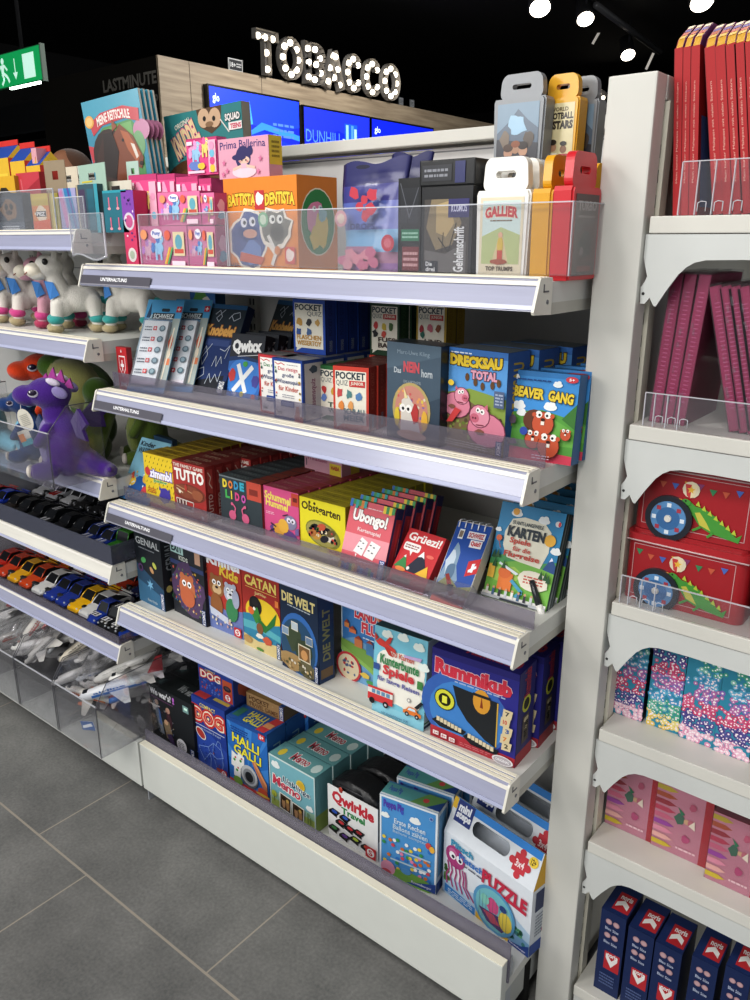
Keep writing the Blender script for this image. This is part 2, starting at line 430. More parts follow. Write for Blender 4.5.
for py, lab in ((37, 'small white notice card on the kiosk top near the first letter'),):
    p = un(238, 70, 0, KX-.01); m = MB(); m.box((-.004,0,0), (.004,.15,.09), '#b9bab8'); F = Face(m, (.0042,0,0), (0,1,0), (0,0,1), .15, .09); F.rect(.06,.1,.94,.9,'#2c2c30'); F.text('18+', .1,.3,.5,.7,'#ddd'); F.lines_of_text(.55,.3,.9,.7,2,'#ccc')
    tag(m.build('notice_card', None, (p.x-.02, un(231,70,0,KX).y, 2.602)), lab, 'notice')
for px, lab in ((401, 'small notice card right of the lit letters, the left of two'), (412, 'small notice card right of the lit letters, the right of two')):
    p = un(px, 108, 0, KX); m = MB(); m.box((-.004,0,0), (.004,.075,.075), '#55575a'); F = Face(m, (.0042,0,0), (0,1,0), (0,0,1), .075, .075); F.rect(.1,.12,.9,.9,'#8a8d90'); F.lines_of_text(.2,.25,.8,.75,3,'#333')
    tag(m.build('notice_card', None, (KX-.03, p.y, 2.602)), lab, 'notice')

# lit letters: dark open-faced channel letters with round bulbs
SG = thing('marquee_sign', 'TOBACCO in open metal letters studded with round light bulbs', 'sign', (KX+.02, un(255,40,0,KX).y, 2.605))
y0s = SG.location.y
spans = [(251,274.5),(274,298.5),(299.5,320.5),(319,339.5),(339.5,358),(358.5,377),(377,395.5)]
def stroke_letter(ch, w, h, s):
    """letter skeleton as lists of polylines in 0..w, 0..h with stroke width s"""
    a = s/2
    def arc(cx, cy, rx, ry, t0, t1, n=14): return [(cx+rx*math.cos(t0+(t1-t0)*i/n), cy+ry*math.sin(t0+(t1-t0)*i/n)) for i in range(n+1)]
    if ch == 'T': return [[(0,h-a),(w,h-a)], [(w/2,h-a),(w/2,0)]]
    if ch == 'O': return [arc(w/2,h/2,w/2-a,h/2-a,PI/2,PI/2+2*PI,22)]
    if ch == 'C': return [arc(w/2,h/2,w/2-a,h/2-a,.75,2*PI-.75,18)]
    if ch == 'B': return [[(a,0),(a,h)], [(a,h-a)]+arc(w-a-h*.2,h*.75-a*.5,h*.2,h*.25-a*.5,PI/2,-PI/2,8)+[(a,h/2)], [(a,h/2)]+arc(w-a-h*.22,h*.25+a*.5,h*.22,h*.25-a*.5,PI/2,-PI/2,8)+[(a,a)]]
    if ch == 'A': return [[(a*.8,0),(w/2,h-a*.7),(w-a*.8,0)], [(w*.28,h*.3),(w*.72,h*.3)]]
    if ch == 'S': return [arc(w/2,h*.74,w/2-a,h*.26-a,.3,PI*1.5,10)+arc(w/2,h*.27,w/2-a,h*.25-a,PI/2,-PI+.3,10)]
    if ch == 'I': return [[(w/2,0),(w/2,h)]]
    return [[(a,0),(a,h)]]
BULBS = dict(T=[(.04,.9),(.42,.9),(.84,.9),(.47,.5),(.5,.06)], O=[(.5,.93),(.2,.8),(.82,.78),(.1,.5),(.9,.5),(.22,.2),(.8,.22),(.52,.06)],
  B=[(.1,.9),(.55,.92),(.85,.7),(.15,.52),(.6,.5),(.12,.1),(.5,.06),(.88,.28)], A=[(.45,.88),(.62,.86),(.26,.5),(.74,.5),(.14,.1),(.5,.24),(.86,.06)],
  C=[(.5,.93),(.18,.78),(.85,.78),(.1,.5),(.2,.2),(.52,.06),(.85,.25)], S=[(.5,.93),(.18,.75),(.82,.8),(.5,.5),(.84,.26),(.5,.06),(.16,.2)], I=[(.5,.9),(.5,.65),(.5,.4),(.5,.12)])
def marquee(parent, ch, off, w, h, s=.075):
    m = MB()
    for pl in stroke_letter(ch, w, h, s):
        n = len(pl)
        for (a, b) in zip(pl[:-1], pl[1:]):
            d = Vector((b[0]-a[0], b[1]-a[1])); l = d.length or 1; t = Vector((-d.y, d.x))/l*s/2; e = d/l*.004
            q = [(a[0]-t.x-e.x, a[1]-t.y-e.y), (b[0]-t.x+e.x, b[1]-t.y+e.y), (b[0]+t.x+e.x, b[1]+t.y+e.y), (a[0]+t.x-e.x, a[1]+t.y-e.y)]
            m.face([(0,y,z) for y, z in q], '#4c4a48', 'metalpaint')
            for i in ((0,1), (2,3)):
                (ya, za), (yb, zb) = q[i[0]], q[i[1]]
                m.face([(0,ya,za), (0,yb,zb), (.05,yb,zb), (.05,ya,za)], '#8b8782', 'metalpaint')
        for end, oth in ((pl[0], pl[1]), (pl[-1], pl[-2])):
            d = Vector((end[0]-oth[0], end[1]-oth[1])).normalized(); t = Vector((-d.y, d.x))*s/2
            if ch != 'O': m.face([(0,end[0]-t.x,end[1]-t.y), (0,end[0]+t.x,end[1]+t.y), (.05,end[0]+t.x,end[1]+t.y), (.05,end[0]-t.x,end[1]-t.y)], '#8b8782', 'metalpaint')
    L = m.build('letter', parent, (0, off, 0), label='open metal letter '+ch)
    for (u, v) in BULBS[ch]:
        b = MB(); b.ball((.035, u*(w-.05)+.025, v*(h-.05)+.025), .0255, '#fff4e0', 'bulbglow', 12, 8); b.build('bulb', L)
for ch, (a, b) in zip('TOBACCO', spans):
    ya, yb = un(a, 60, 0, KX).y, un(b, 75, 0, KX).y
    marquee(SG, ch, ya-y0s, (yb-ya)*.97, .32)
# second lit sign, mostly hidden behind the card game cases
p = un(590, 108, 1, 9.5)
S2 = thing('marquee_sign', 'far lit letters glimpsed between the yellow case and the white post', 'sign', (p.x, p.y, p.z-.22), (0,0,-PI/2+.2))
marquee(S2, 'S', 0, .22, .42); marquee(S2, 'O', .24, .24, .42)

# ------------------------------------------------------------------ ceiling lamps and tracks
def spot(px, py, z, size, lab, aim=(.5,-.6,-1)):
    p = un(px, py, 2, z)
    t = thing('ceiling_spotlight', lab, 'spotlight', p, group='ceiling spotlights')
    d = Vector(aim).normalized(); q = d.to_track_quat('Z', 'Y').to_matrix()
    m = MB(); m.tube([d*-.16*size, d*-.02*size, d*.0], [.05*size, .062*size, .064*size], '#121214', 'black', 16); m.build('housing', t)
    m = MB(); m.ball(d*.002, (.055*size,.055*size,.012), '#fff3e2', 'glow', 16, 8, q); m.build('lamp', t, label='glowing round lens')
    m = MB(); m.tube([d*-.1*size, (0,0,.12), (0,0,CEIL-z)], .012, '#141416', 'black', 8); m.build('stem', t)
spot(540, 8, 3.2, 1.6, 'ceiling spotlight left of the row, nearest the black partition')
spot(585.5, 19, 3.2, 1.35, 'ceiling spotlight second from left above the white post')
spot(628, 55, 3.1, 1.25, 'ceiling spotlight hanging lowest, just above the white post')
spot(702, 2, 3.2, 1.7, 'ceiling spotlight at the top edge above the red books')
def bar(a, b, r, lab, name='lighting_track', col='#2a2a2c', cat='track', mat='metalpaint'):
    m = MB(); m.tube([a, b], r, col, mat, 8); tag(m.build(name), lab, cat)
bar(un(596,5,2,3.3), un(660,52,2,3.3), .03, 'dark ceiling track running behind the spotlights', col='#3a3a3c')
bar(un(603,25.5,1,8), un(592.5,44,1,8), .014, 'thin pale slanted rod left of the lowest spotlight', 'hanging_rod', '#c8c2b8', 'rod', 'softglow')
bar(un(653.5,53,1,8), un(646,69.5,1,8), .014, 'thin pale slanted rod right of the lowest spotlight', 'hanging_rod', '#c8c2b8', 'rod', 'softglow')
m = MB(); m.box((-4.7,9.7,0), (-1.2,9.75,2.9), '#060607', 'black'); tag(m.build('black_partition'), 'tall black partition behind the card game cases', 'partition')

# ------------------------------------------------------------------ exit sign
EX = thing('exit_sign', 'green emergency exit sign with running figure and down arrow', 'sign', (-4.36,2.0,2.32))
m = MB(); m.box((-.66,-.03,-.09), (.0,-.005,.10), '#2d7a4e', 'plastic'); m.box((.0,-.032,-.095), (.010,-.003,.105), '#7f8f84', 'plastic'); m.build('housing', EX)
m = MB(); F = Face(m, (-.655,-.031,-.085), (1,0,0), (0,0,1), .65, .18, 'softglow'); F.rect(0,0,1,1,'#12a45c')
# figure
W = '#d8fff0'
F.circ(.335,.80,.028,W); F.poly([(.30,.68),(.36,.70),(.345,.42),(.30,.42)], W); F.line([(.30,.66),(.25,.52)],.022,W); F.line([(.36,.66),(.41,.50)],.022,W); F.line([(.31,.42),(.34,.24),(.29,.08)],.028,W); F.line([(.33,.44),(.40,.30),(.43,.12)],.028,W)
F.rect(.545,.32,.56,.80,W); F.poly([(.51,.38),(.595,.38),(.5525,.16)], W); F.rect(.70,.12,.90,.86,W)
m.build('legend', EX, label='white running figure, down arrow and door')
m = MB(); m.box((-.40,-.026,-.10), (-.06,-.008,-.088), '#f2fff6', 'glow'); m.build('lamp', EX, label='white lamp strip underneath')
m = MB(); m.tube([(-.22,-.015,.1), (-.22,-.015,CEIL-2.32)], .012, '#1c1c1e', 'black', 8); m.build('suspension_rod', EX)

# ================================================================== SHELVING
D = .46
g = thing('gondola_frame', 'white metal shelving frame carrying the toy and game shelves', 'shelving frame', (0,0,0))
m = MB(); m.box((-2.6,D,.18), (-.0,D+.02,1.497), '#c9c8c6', 'metalpaint')
for z in (.45,.75,1.0,1.25,1.49):
    m.box((-2.6,D-.0006,z), (0,D+.001,z+.0025), '#77777a', 'metalpaint')
m.build('back_panel', g)
m = MB(); m.box((-2.6,D-.03,1.503), (.0,D+.05,1.525), CREAM, 'metalpaint', bev=.002); m.build('top_rail', g)
for x in (-1.005, -2.0):
    m = MB(); m.box((x-.015,D-.012,.18), (x+.015,D,1.49), '#bfbdb6', 'metalpaint')
    for i in range(40):
        for dx in (-.006, .006): m.box((x+dx-.002,D-.0126,.22+i*.03), (x+dx+.002,D-.0119,.235+i*.03), '#333', 'metalpaint')
    m.build('slotted_upright', g)
def base(x0, x1, lab):
    b = thing('base_unit', lab, 'base shelf', (x0,0,0)); w = x1-x0
    m = MB(); m.box((0,.012,.05), (w,.03,.176), '#d3d5cf', 'metalpaint', bev=.002); m.build('plinth', b)
    m = MB(); m.box((.001,.03,.105), (w-.001,D-.015,.1255), WHITE, 'metalpaint'); m.build('deck', b)
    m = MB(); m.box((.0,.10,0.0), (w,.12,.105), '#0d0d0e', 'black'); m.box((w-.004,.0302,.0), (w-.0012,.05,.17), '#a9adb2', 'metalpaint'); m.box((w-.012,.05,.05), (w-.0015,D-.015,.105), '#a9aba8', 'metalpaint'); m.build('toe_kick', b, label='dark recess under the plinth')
    return b
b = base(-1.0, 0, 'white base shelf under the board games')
m = MB(); m.box((0,.031,.126), (1.003,.0335,.2085), '#999', 'tinted'); m.box((0,.013,.176), (1.0,.029,.1785), '#f0ecd9', 'metalpaint'); m.build('front_lip', b, label='smoky see-through plastic lip')
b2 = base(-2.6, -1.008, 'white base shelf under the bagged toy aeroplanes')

def shelf(z, x0, x1, lab, lip=.04, strip=None, rail=RAIL, lipmat='lip', depth=D-.016, th=.036, captop=True):
    s = thing('shelf', lab, 'shelf', (x0,0,z)); w = x1-x0
    m = MB(); m.box((.002,.012,-.03), (w-.002,depth,-.004), WHITE, 'metalpaint'); m.box((.002,.012,-.042), (.004,depth,-.03), WHITE, 'metalpaint'); m.box((w-.004,.03,-.045), (w-.002,depth,-.03), '#b9b7ae', 'metalpaint'); m.build('tray', s)
    m = MB()
    m.prism([(.030,-.004),(.030,.0),(.020,.0015),(.004,.0005),(0,-.002),(-.012,-.036),(-.0125,-.0385),(-.008,-.0395),(.012,-.028),(.012,-.004)], 0, .003, w-.003, rail, 'railplastic')
    for (ya, yb) in ((.003,.009), (.012,.017), (.021,.027)): m.box((.003,ya,.0006), (w-.003,yb,.0026), '#efe9d6', 'metalpaint')
    # bright ridges along the top and bottom of the ticket channel
    m.prism([(-.0012,-.002),(-.0022,-.0025),(-.0040,-.0075),(-.0025,-.0075)], 0, .003, w-.003, '#e6e2da', 'railplastic')
    m.prism([(-.0108,-.031),(-.0125,-.031),(-.0140,-.0365),(-.0122,-.0375)], 0, .003, w-.003, '#b4b8d2', 'railplastic')
    m.build('price_rail', s, label='pale lilac price rail')
    for xa, xb in ((-.001,.003), (w-.003,w+.001)):
        m = MB(); m.prism([(.028,.002),(-.001,.0015),(-.004,-.002),(-.0165,-.039),(-.0145,-.0425),(.03,-.0445),(.03,-.002)], 0, xa, xb, '#dedbd0', 'plastic')
        if xb > w: 
            m.box((w+.001,.006,-.016), (w+.0016,.02,-.014), '#6d6d70'); m.box((w+.001,.006,-.016), (w+.0016,.008,-.006), '#6d6d70')
            m.tube([(w+.0005,.018,-.028), (w+.0017,.018,-.028)], .003, '#77777a', 'plastic', 8)
        m.build('end_cap', s)
    if lip:
        m = MB(); m.box((.003,.0385,.0), (w+.002,.0405,lip), '#888', lipmat); m.build('front_lip', s, label='see-through plastic lip')
    if strip:
        m = MB(); F = Face(m, (.005,-.0146,-.0362), (1,0,0), (0,.34,1), .222, .0185, 'plastic', .0004)
        F.rect(0,0,1,1,'#55535c'); F.rect(0,0,1,.12,'#8f8e98')
        F.text(strip, .30,.42,.68,.80,'#f2f2f4',.03); m.build('category_strip', s, label='dark label strip with small white capitals')
    return s
Z1, Z2, Z3, Z4, Z5 = 1.2837, 1.0347, .7895, .5432, .126
sh1 = shelf(Z1, -1, 0, 'top game shelf with tall clear guard under the orange box', 0, 'UNTERHALTUNG')
shelf(Z2, -1, 0, 'second game shelf from the top, holding the pocket quiz boxes', .034, 'UNTERHALTUNG')
shelf(Z3, -1, 0, 'middle game shelf, holding the rows of small card games', .029, 'UNTERHALTUNG')
shelf(Z4, -1, 0, 'lowest hung game shelf, holding the upright travel games', 0)
# clear guards on the top shelf
def guard(x0, x1, h, lab, ret=None):
    t = thing('acrylic_guard', lab, 'clear guard', (x0,.0415,Z1+.003)); w = x1-x0
    m = MB(); m.box((0,0,0), (w,.002,h), '#fff', 'acrylic'); m.build('panel', t)
    m = MB(); m.box((0,-.0003,h-.0005), (w,.0023,h+.0012), '#fff', 'acrylic_edge'); m.box((-.0008,-.0003,0), (.0008,.0023,h), '#fff', 'acrylic_edge'); m.box((w-.0012,-.0003,0), (w,.0023,h), '#fff', 'acrylic_edge'); m.build('edge', t, label='bright cut edge')
    if ret:
        m = MB(); m.box((w-.002,.002,0), (w,ret,h), '#fff', 'acrylic'); m.box((w-.0022,.002,h), (w+.0003,ret,h+.0012), '#fff', 'acrylic_edge'); m.build('side_panel', t)
    m = MB(); m.box((0,.002,0), (w,.03,.0015), '#fff', 'acrylic'); m.build('foot', t)
guard(-.618, .016, .088, 'long clear guard in front of the orange box and card game cases', .22)
guard(-.868, -.622, .088, 'short clear guard in front of the pink toy packs')
# left bay
shelf(1.348, -2.2, -1.01, 'top left shelf under the bagged toys', 0)
shelf(1.134, -2.2, -1.01, 'left shelf carrying the plush unicorns', 0)
shelf(.838, -2.2, -1.01, 'left shelf carrying the plush dragons', 0)
shelf(.640, -2.2, -1.01, 'left shelf carrying the dark toy cars', 0, rail='#dcd9d0')
shelf(.441, -2.2, -1.01, 'left shelf carrying the colourful toy cars', 0)

# ------------------------------------------------------------------ white end frame and its side shelves
PY = .132
e = thing('end_frame', 'tall white end frame with square post beside the game shelves', 'shelving frame', (.0065,PY,0))
m = MB(); m.box((.001,0,0), (.064,.035,1.5255), '#cccbc4', 'metalpaint', bev=.0025); m.build('post', e)
m = MB(); m.box((.001,.036,1.497), (.064,.66,1.5255), '#cccbc4', 'metalpaint', bev=.0015); m.build('top_rail', e)
m = MB(); m.box((.03,.045,.05), (.05,.655,1.4965), '#c9c5bb', 'metalpaint'); m.build('back_panel', e)
m = MB(); m.box((.05,.04,.05), (.068,.062,1.4965), '#d2cebf', 'metalpaint')
for i in range(46): m.box((.058,.0395,.08+i*.03), (.062,.0401,.096+i*.03), '#2a2a2c', 'metalpaint')
m.build('slotted_upright', e)
EZ = [1.359, 1.088, .820, .602, .388, .078]
EN = ['red books', 'magenta packs', 'red tins', 'flowered boxes', 'pink gift packs', 'navy boxes']
for i, (z, nm) in enumerate(zip(EZ, EN)):
    s = thing('side_shelf', 'white end shelf carrying the '+nm, 'shelf', (.0755,PY+.008,z))
    m = MB(); m.box((0,0,-.021), (.37,.63,0), '#d1cfc7', 'metalpaint', bev=.0015); m.build('tray', s)
    if i < 5:
        for yy in (.002, .625):
            m = MB()
            dd = .27 if i else .31
            # bracket outline in x,z (hook end at left, round cut-out, thin front)
            pts = [(-.004,-.022),(dd,-.022),(dd,-.048),(dd-.01,-.054),(.12,-.052),(.075,-.053),(.062,-.056),(.052,-.062),(.043,-.071),(.030,-.091),(.018,-.112),(.015,-.111),(.012,-.106),(.009,-.101),(.007,-.104),(.003,-.109),(-.003,-.109),(-.004,-.088),(.001,-.080),(.003,-.074),(-.002,-.058),(-.004,-.050)]
            m.prism(pts, 1, yy, yy+.003, '#c9cbc8', 'metalpaint')
            m.tube([(0,yy-.0006,-.096), (0,yy+.001,-.096)], .002, '#222', 'metalpaint', 8)
            m.build('bracket', s)
    else:
        m = MB(); m.box((0,.004,-.085), (.37,.02,-.021), '#c9cac6', 'metalpaint'); m.build('plinth', s)

# ------------------------------------------------------------------ lights
def area(name, loc, size, power, aim, col=(1,.98,.95), sy=None):
    l = bpy.data.lights.new(name, 'AREA'); l.energy = power; l.size = size; l.color = col
    if sy: l.shape = 'RECTANGLE'; l.size_y = sy
    o = bpy.data.objects.new(name, l); COL.objects.link(o); o.location = loc
    o.rotation_euler = (Vector(aim)-Vector(loc)).to_track_quat('-Z', 'Y').to_euler()
area('ceiling_lamp_a', (-.9,-1.9,3.2), .45, 25, (-.6,.2,.7))
area('ceiling_lamp_b', (.6,-1.7,3.2), .45, 22, (0,.2,.8))
area('ceiling_lamp_c', (-2.4,-1.6,3.2), .45, 24, (-1.7,.2,.7))
area('front_fill', (.2,-3.6,2.9), 2.0, 70, (-.5,.2,.6))  # added soft frontal fill for the upright faces, not a fixture
area('bin_fill', (-2.0,-3.0,2.4), 1.2, 45, (-1.4,.1,.35))  # added fill that brightens the aeroplane bins, not a fixture
area('ceiling_lamp_d', (-.4,1.2,3.3), .5, 25, (-.4,.3,1.2))
area('ceiling_lamp_e', (-2.6,4.4,3.3), .6, 120, (-4.8,4.4,2.3))
W = bpy.data.worlds.new('World'); SC.world = W; W.use_nodes = True
W.node_tree.nodes['Background'].inputs[0].default_value = (.93,.97,1,1); W.node_tree.nodes['Background'].inputs[1].default_value = .64

# ------------------------------------------------------------------ camera
cd = bpy.data.cameras.new('Camera'); co = bpy.data.objects.new('Camera', cd); COL.objects.link(co)
co.location = CAM; co.rotation_euler = Matrix((( _r.x,_u.x,-_f.x),(_r.y,_u.y,-_f.y),(_r.z,_u.z,-_f.z))).to_euler()
cd.sensor_fit = 'VERTICAL'; cd.sensor_height = 36; cd.sensor_width = 27; cd.lens = FPX/1000*36; cd.clip_start = .02; cd.clip_end = 60
SC.camera = co
SC.view_settings.view_transform = 'Standard'; SC.view_settings.look = 'None'; SC.view_settings.exposure = -.04; SC.view_settings.gamma = .9
# ================================================================== PRODUCTS: helpers
def carton(name, label, cat, place, d, col, art=None, top=None, right=None, cols=None, group=None, mat='card', left=None, h=None, w=None, bev=0):
    """one printed cardboard box; place = (corner, turn, width, height); art/top/right draw on its faces"""
    a, rz, W, H = place
    if h: H = h
    if w: W = w
    m = MB(); m.box((0,0,0), (W,d,H), col, mat, cols, bev)
    if art: art(Face(m, (0,0,0), (1,0,0), (0,0,1), W, H, mat))
    if top: top(Face(m, (0,0,H), (1,0,0), (0,1,0), W, d, mat))
    if right: right(Face(m, (W,0,0), (0,1,0), (0,0,1), d, H, mat))
    if left: left(Face(m, (0,d,0), (0,-1,0), (0,0,1), d, H, mat))
    o = m.build(name, None, a, (0,0,rz)); o['w'] = W; o['h'] = H; o['d'] = d
    for k in ('w','h','d'): DIM[(o.name, k)] = o[k]; del o[k]
    return tag(o, label, cat, group)
DIM = {}
def H_(o): return DIM[(o.name, 'h')]
def W_(o): return DIM[(o.name, 'w')]
def behind(o, n, pitch, what, dx=0, up=0, jit=.0015, start=2):
    """copies of o standing one behind the other; each is told apart by its rank in the row"""
    out = []; rz = o.rotation_euler.z; rd = random.Random(len(what)+n)
    dv = Vector((-math.sin(rz), math.cos(rz), 0)); du = Vector((math.cos(rz), math.sin(rz), 0))
    for i in range(1, n+1):
        out.append(dup(o, o.location+dv*pitch*i+du*(dx*i+rd.uniform(-jit, jit))+Vector((0,0,up)), None, '%s from the front in the row of %s' % (ORD[i+start-2], what)))
    return out
def back_of(o, y, dx=0, dz=0):
    rz = o.rotation_euler.z
    return o.location+Vector((-math.sin(rz), math.cos(rz), 0))*y+Vector((math.cos(rz), math.sin(rz), 0))*dx+Vector((0,0,dz))

def slogo(F, u, v, r):
    a = F.w/F.h; F.rect(u, v, u+r, v+r*a, '#c81f2b'); F.circ(u+r/2, v+r*a/2, r*.36, '#f4f2ee'); F.text('S', u+r*.3, v+r*a*.25, u+r*.7, v+r*a*.75, '#c81f2b', .03)
def kosmos(F, u0=.90, v0=.02, v1=.22, c='#24407e'):
    F.rect(u0, v0, .995, v1, c); F.text('KOSMOS', u0+.02, v0+.01, .985, v1-.01, '#f2f2f2', .02, vert=True)
def cloud(F, u, v, r, c='#f2f6f4'):
    a = F.w/F.h
    F.ell(u, v, r, r*.5*a, c, 12); F.circ(u-r*.4, v+r*.25*a, r*.45, c, 10); F.circ(u+r*.25, v+r*.35*a, r*.5, c, 10)
def creature(F, u, v, r, body, belly=None, eye='#fff', ears=True, seed=0):
    """simple round cartoon animal"""
    a = F.w/F.h
    if ears: F.circ(u-r*.55, v+r*.85*a, r*.32, body, 10); F.circ(u+r*.55, v+r*.85*a, r*.32, body, 10)
    F.ell(u, v, r, r*1.05*a, body, 16)
    if belly: F.ell(u, v-r*.3*a, r*.6, r*.5*a, belly, 14)
    for sgn in (-1, 1): F.circ(u+sgn*r*.33, v+r*.35*a, r*.26, eye, 10); F.circ(u+sgn*r*.33, v+r*.33*a, r*.12, '#15151a', 8)
    F.ell(u, v-.02*a, r*.2, r*.13*a, '#33202a', 8)
def badge(F, u, v, r, c, txt, tc, out='#fff'):
    F.circ(u, v, r, out, 16); F.circ(u, v, r*.88, c, 16)
    if txt: F.text(txt, u-r*.6, v-r*.4*F.w/F.h, u+r*.6, v+r*.4*F.w/F.h, tc, .03)

# ================================================================== BASE SHELF (z = .172)
z = Z5
# black detective boxes
def a(F):
    F.rect(0,0,1,1,'#25282b'); F.rect(0,0,1,.3,'#1d2024'); F.text("Wo war's?", .02,.84,.52,.955,'#e9e9ea',.035); F.text('!', .55,.84,.60,.955,'#c26ad0',.03); F.rect(.06,.80,.56,.805,'#b65fae')
    F.poly([(.08,.72),(.16,.78),(.20,.68),(.27,.42),(.30,.22),(.22,.22),(.15,.45)], '#7e8690'); F.circ(.17,.73,.045,'#cfae98'); F.poly([(.20,.66),(.24,.6),(.26,.36),(.21,.4)], '#3d66a8'); F.poly([(.05,.66),(.11,.7),(.14,.6),(.08,.56)], '#c9c4c0')
    F.poly([(.38,.66),(.46,.7),(.52,.5),(.48,.36),(.40,.44)], '#4a2d35'); F.circ(.43,.68,.05,'#c79a84'); F.poly([(.30,.44),(.44,.5),(.5,.3),(.36,.18)], '#8d7a5e'); F.circ(.37,.46,.045,'#d0a684'); F.poly([(.36,.25),(.48,.3),(.56,.1),(.44,.14)], '#4b3560')
    F.speckle(.1,.15,.55,.7,30,['#9aa0a8','#c6b090','#5a6a8a','#7b4050'],.012,3)
    F.rect(.80,.82,.93,.93,'#7fa3a0'); F.rect(.83,.86,.9,.9,'#dfe'); F.circ(.71,.20,.115,'#e8e8e8'); F.lines_of_text(.63,.14,.79,.26,4,'#8a8a8c',.5)
    kosmos(F, .905,.02,.24)
def t(F): F.rect(0,0,1,1,'#1b2122'); F.rect(.06,.2,.2,.6,'#3c5a55'); F.rect(.1,.3,.16,.5,'#7aa39c'); F.text("Wo war's?", .5,.3,.9,.75,'#8f9494',.02); F.rect(0,.96,1,1,'#0d1011')
b1 = carton('game_box', 'black game box with two men in suits and white round seal, foremost of its row', 'game box', stand((153.6,734.8),(196,759.6),(146.4,682.8),z,(190.9,702.8),y=.088), .062, '#1c1f22', a, t, lambda F: F.text("Wo war's?",.3,.2,.7,.9,'#c8c8cc',.02,vert=True))
behind(b1, 3, .064, 'black detective game boxes at the left end')
# blue dog game, two levels
def a(F):
    F.rect(0,0,1,1,'#1f3f97'); F.poly([(0,.0),(1,.0),(1,.4),(.5,.55),(0,.45)], '#2a4fae'); F.text('COMPACT', .25,.885,.72,.945,'#e9d36a',.02)
    F.text('DOG', .04,.66,.96,.875,'#f4e9d8',.03,'#c8281f',.10,res=3); F.text('DOG', .07,.68,.93,.855,'#d8352a',.02,'#f6e6c4',.02)
    for u in (.20,.50,.8): F.circ(u,.765,.035,'#fbe9b0',8)
    F.rect(.04,.615,.97,.625,'#d9dde8'); F.text('das kompakte Brettspiel', .25,.555,.85,.60,'#aebde0',.01); F.ell(.24,.50,.17,.07,'#e6e0da',16,-.6); F.ell(.24,.50,.14,.055,'#b3382f',16,-.6)
    for p in ([(.15,.3),(.45,.35),(.62,.45),(.85,.4),(.9,.3),(.7,.24),(.5,.28),(.3,.12),(.2,.22),(.15,.3)], [(.62,.45),(.58,.3),(.66,.12),(.75,.05)], [(.85,.4),(.88,.2),(.82,.06)], [(.45,.35),(.52,.2),(.48,.04)], [(.7,.44),(.76,.52),(.84,.5),(.85,.4)]): F.line(p,.012,'#8fb0e6')
    F.speckle(.05,.03,.95,.4,26,['#16307a','#3c63c4','#9c4630'],.02,5); F.ell(.75,.09,.09,.03,'#a5402f',10); slogo(F,.80,.015,.18)
d1 = carton('game_box', 'blue upright game box with red circle lettering, standing on the base shelf', 'game box', stand((196.5,761.5),(229,780.5),(193,697.5),z,(226.5,710)), .05, '#203f90', a, lambda F: (F.rect(0,0,1,1,'#1e3c8c'), F.rect(.02,.1,.38,.9,'#b5322c'), F.rect(.5,.3,.95,.7,'#c8b04a')), group=None)
d2 = dup(d1, back_of(d1, .052), None, 'blue upright game box hidden behind the first one, carrying another on its top')
d3 = dup(d1, back_of(d1, .104), None, 'blue upright game box at the rear behind two like it')
def a2(F):
    F.rect(0,0,1,1,'#21429a'); F.speckle(.03,.05,.65,.6,34,['#2f5bc0','#16307a','#b5472e','#5a7fd0'],.03,9); F.text('COMPACT', .2,.83,.5,.9,'#e9d36a',.02)
    F.text('DOG', .06,.56,.64,.83,'#f4e9d8',.03,'#c8281f',.1); F.rect(.70,.05,.97,.80,'#c4542c'); F.ell(.83,.52,.11,.10,'#2a2230',14); F.ell(.83,.54,.07,.05,'#5a4a50',10); slogo(F,.74,.05,.2)
p = stand((200,690),(234.4,706.8),(199.2,663),z+H_(d1))
carton('game_box', 'blue game box lying crosswise on top of the blue upright boxes', 'game box', p, .075, '#233f8a', a2, lambda F: F.rect(0,0,1,1,'#1c3478'), lambda F: (F.rect(0,0,1,1,'#25408a'), F.blob(.5,.5,.3,.35,'#b5573a',4)))
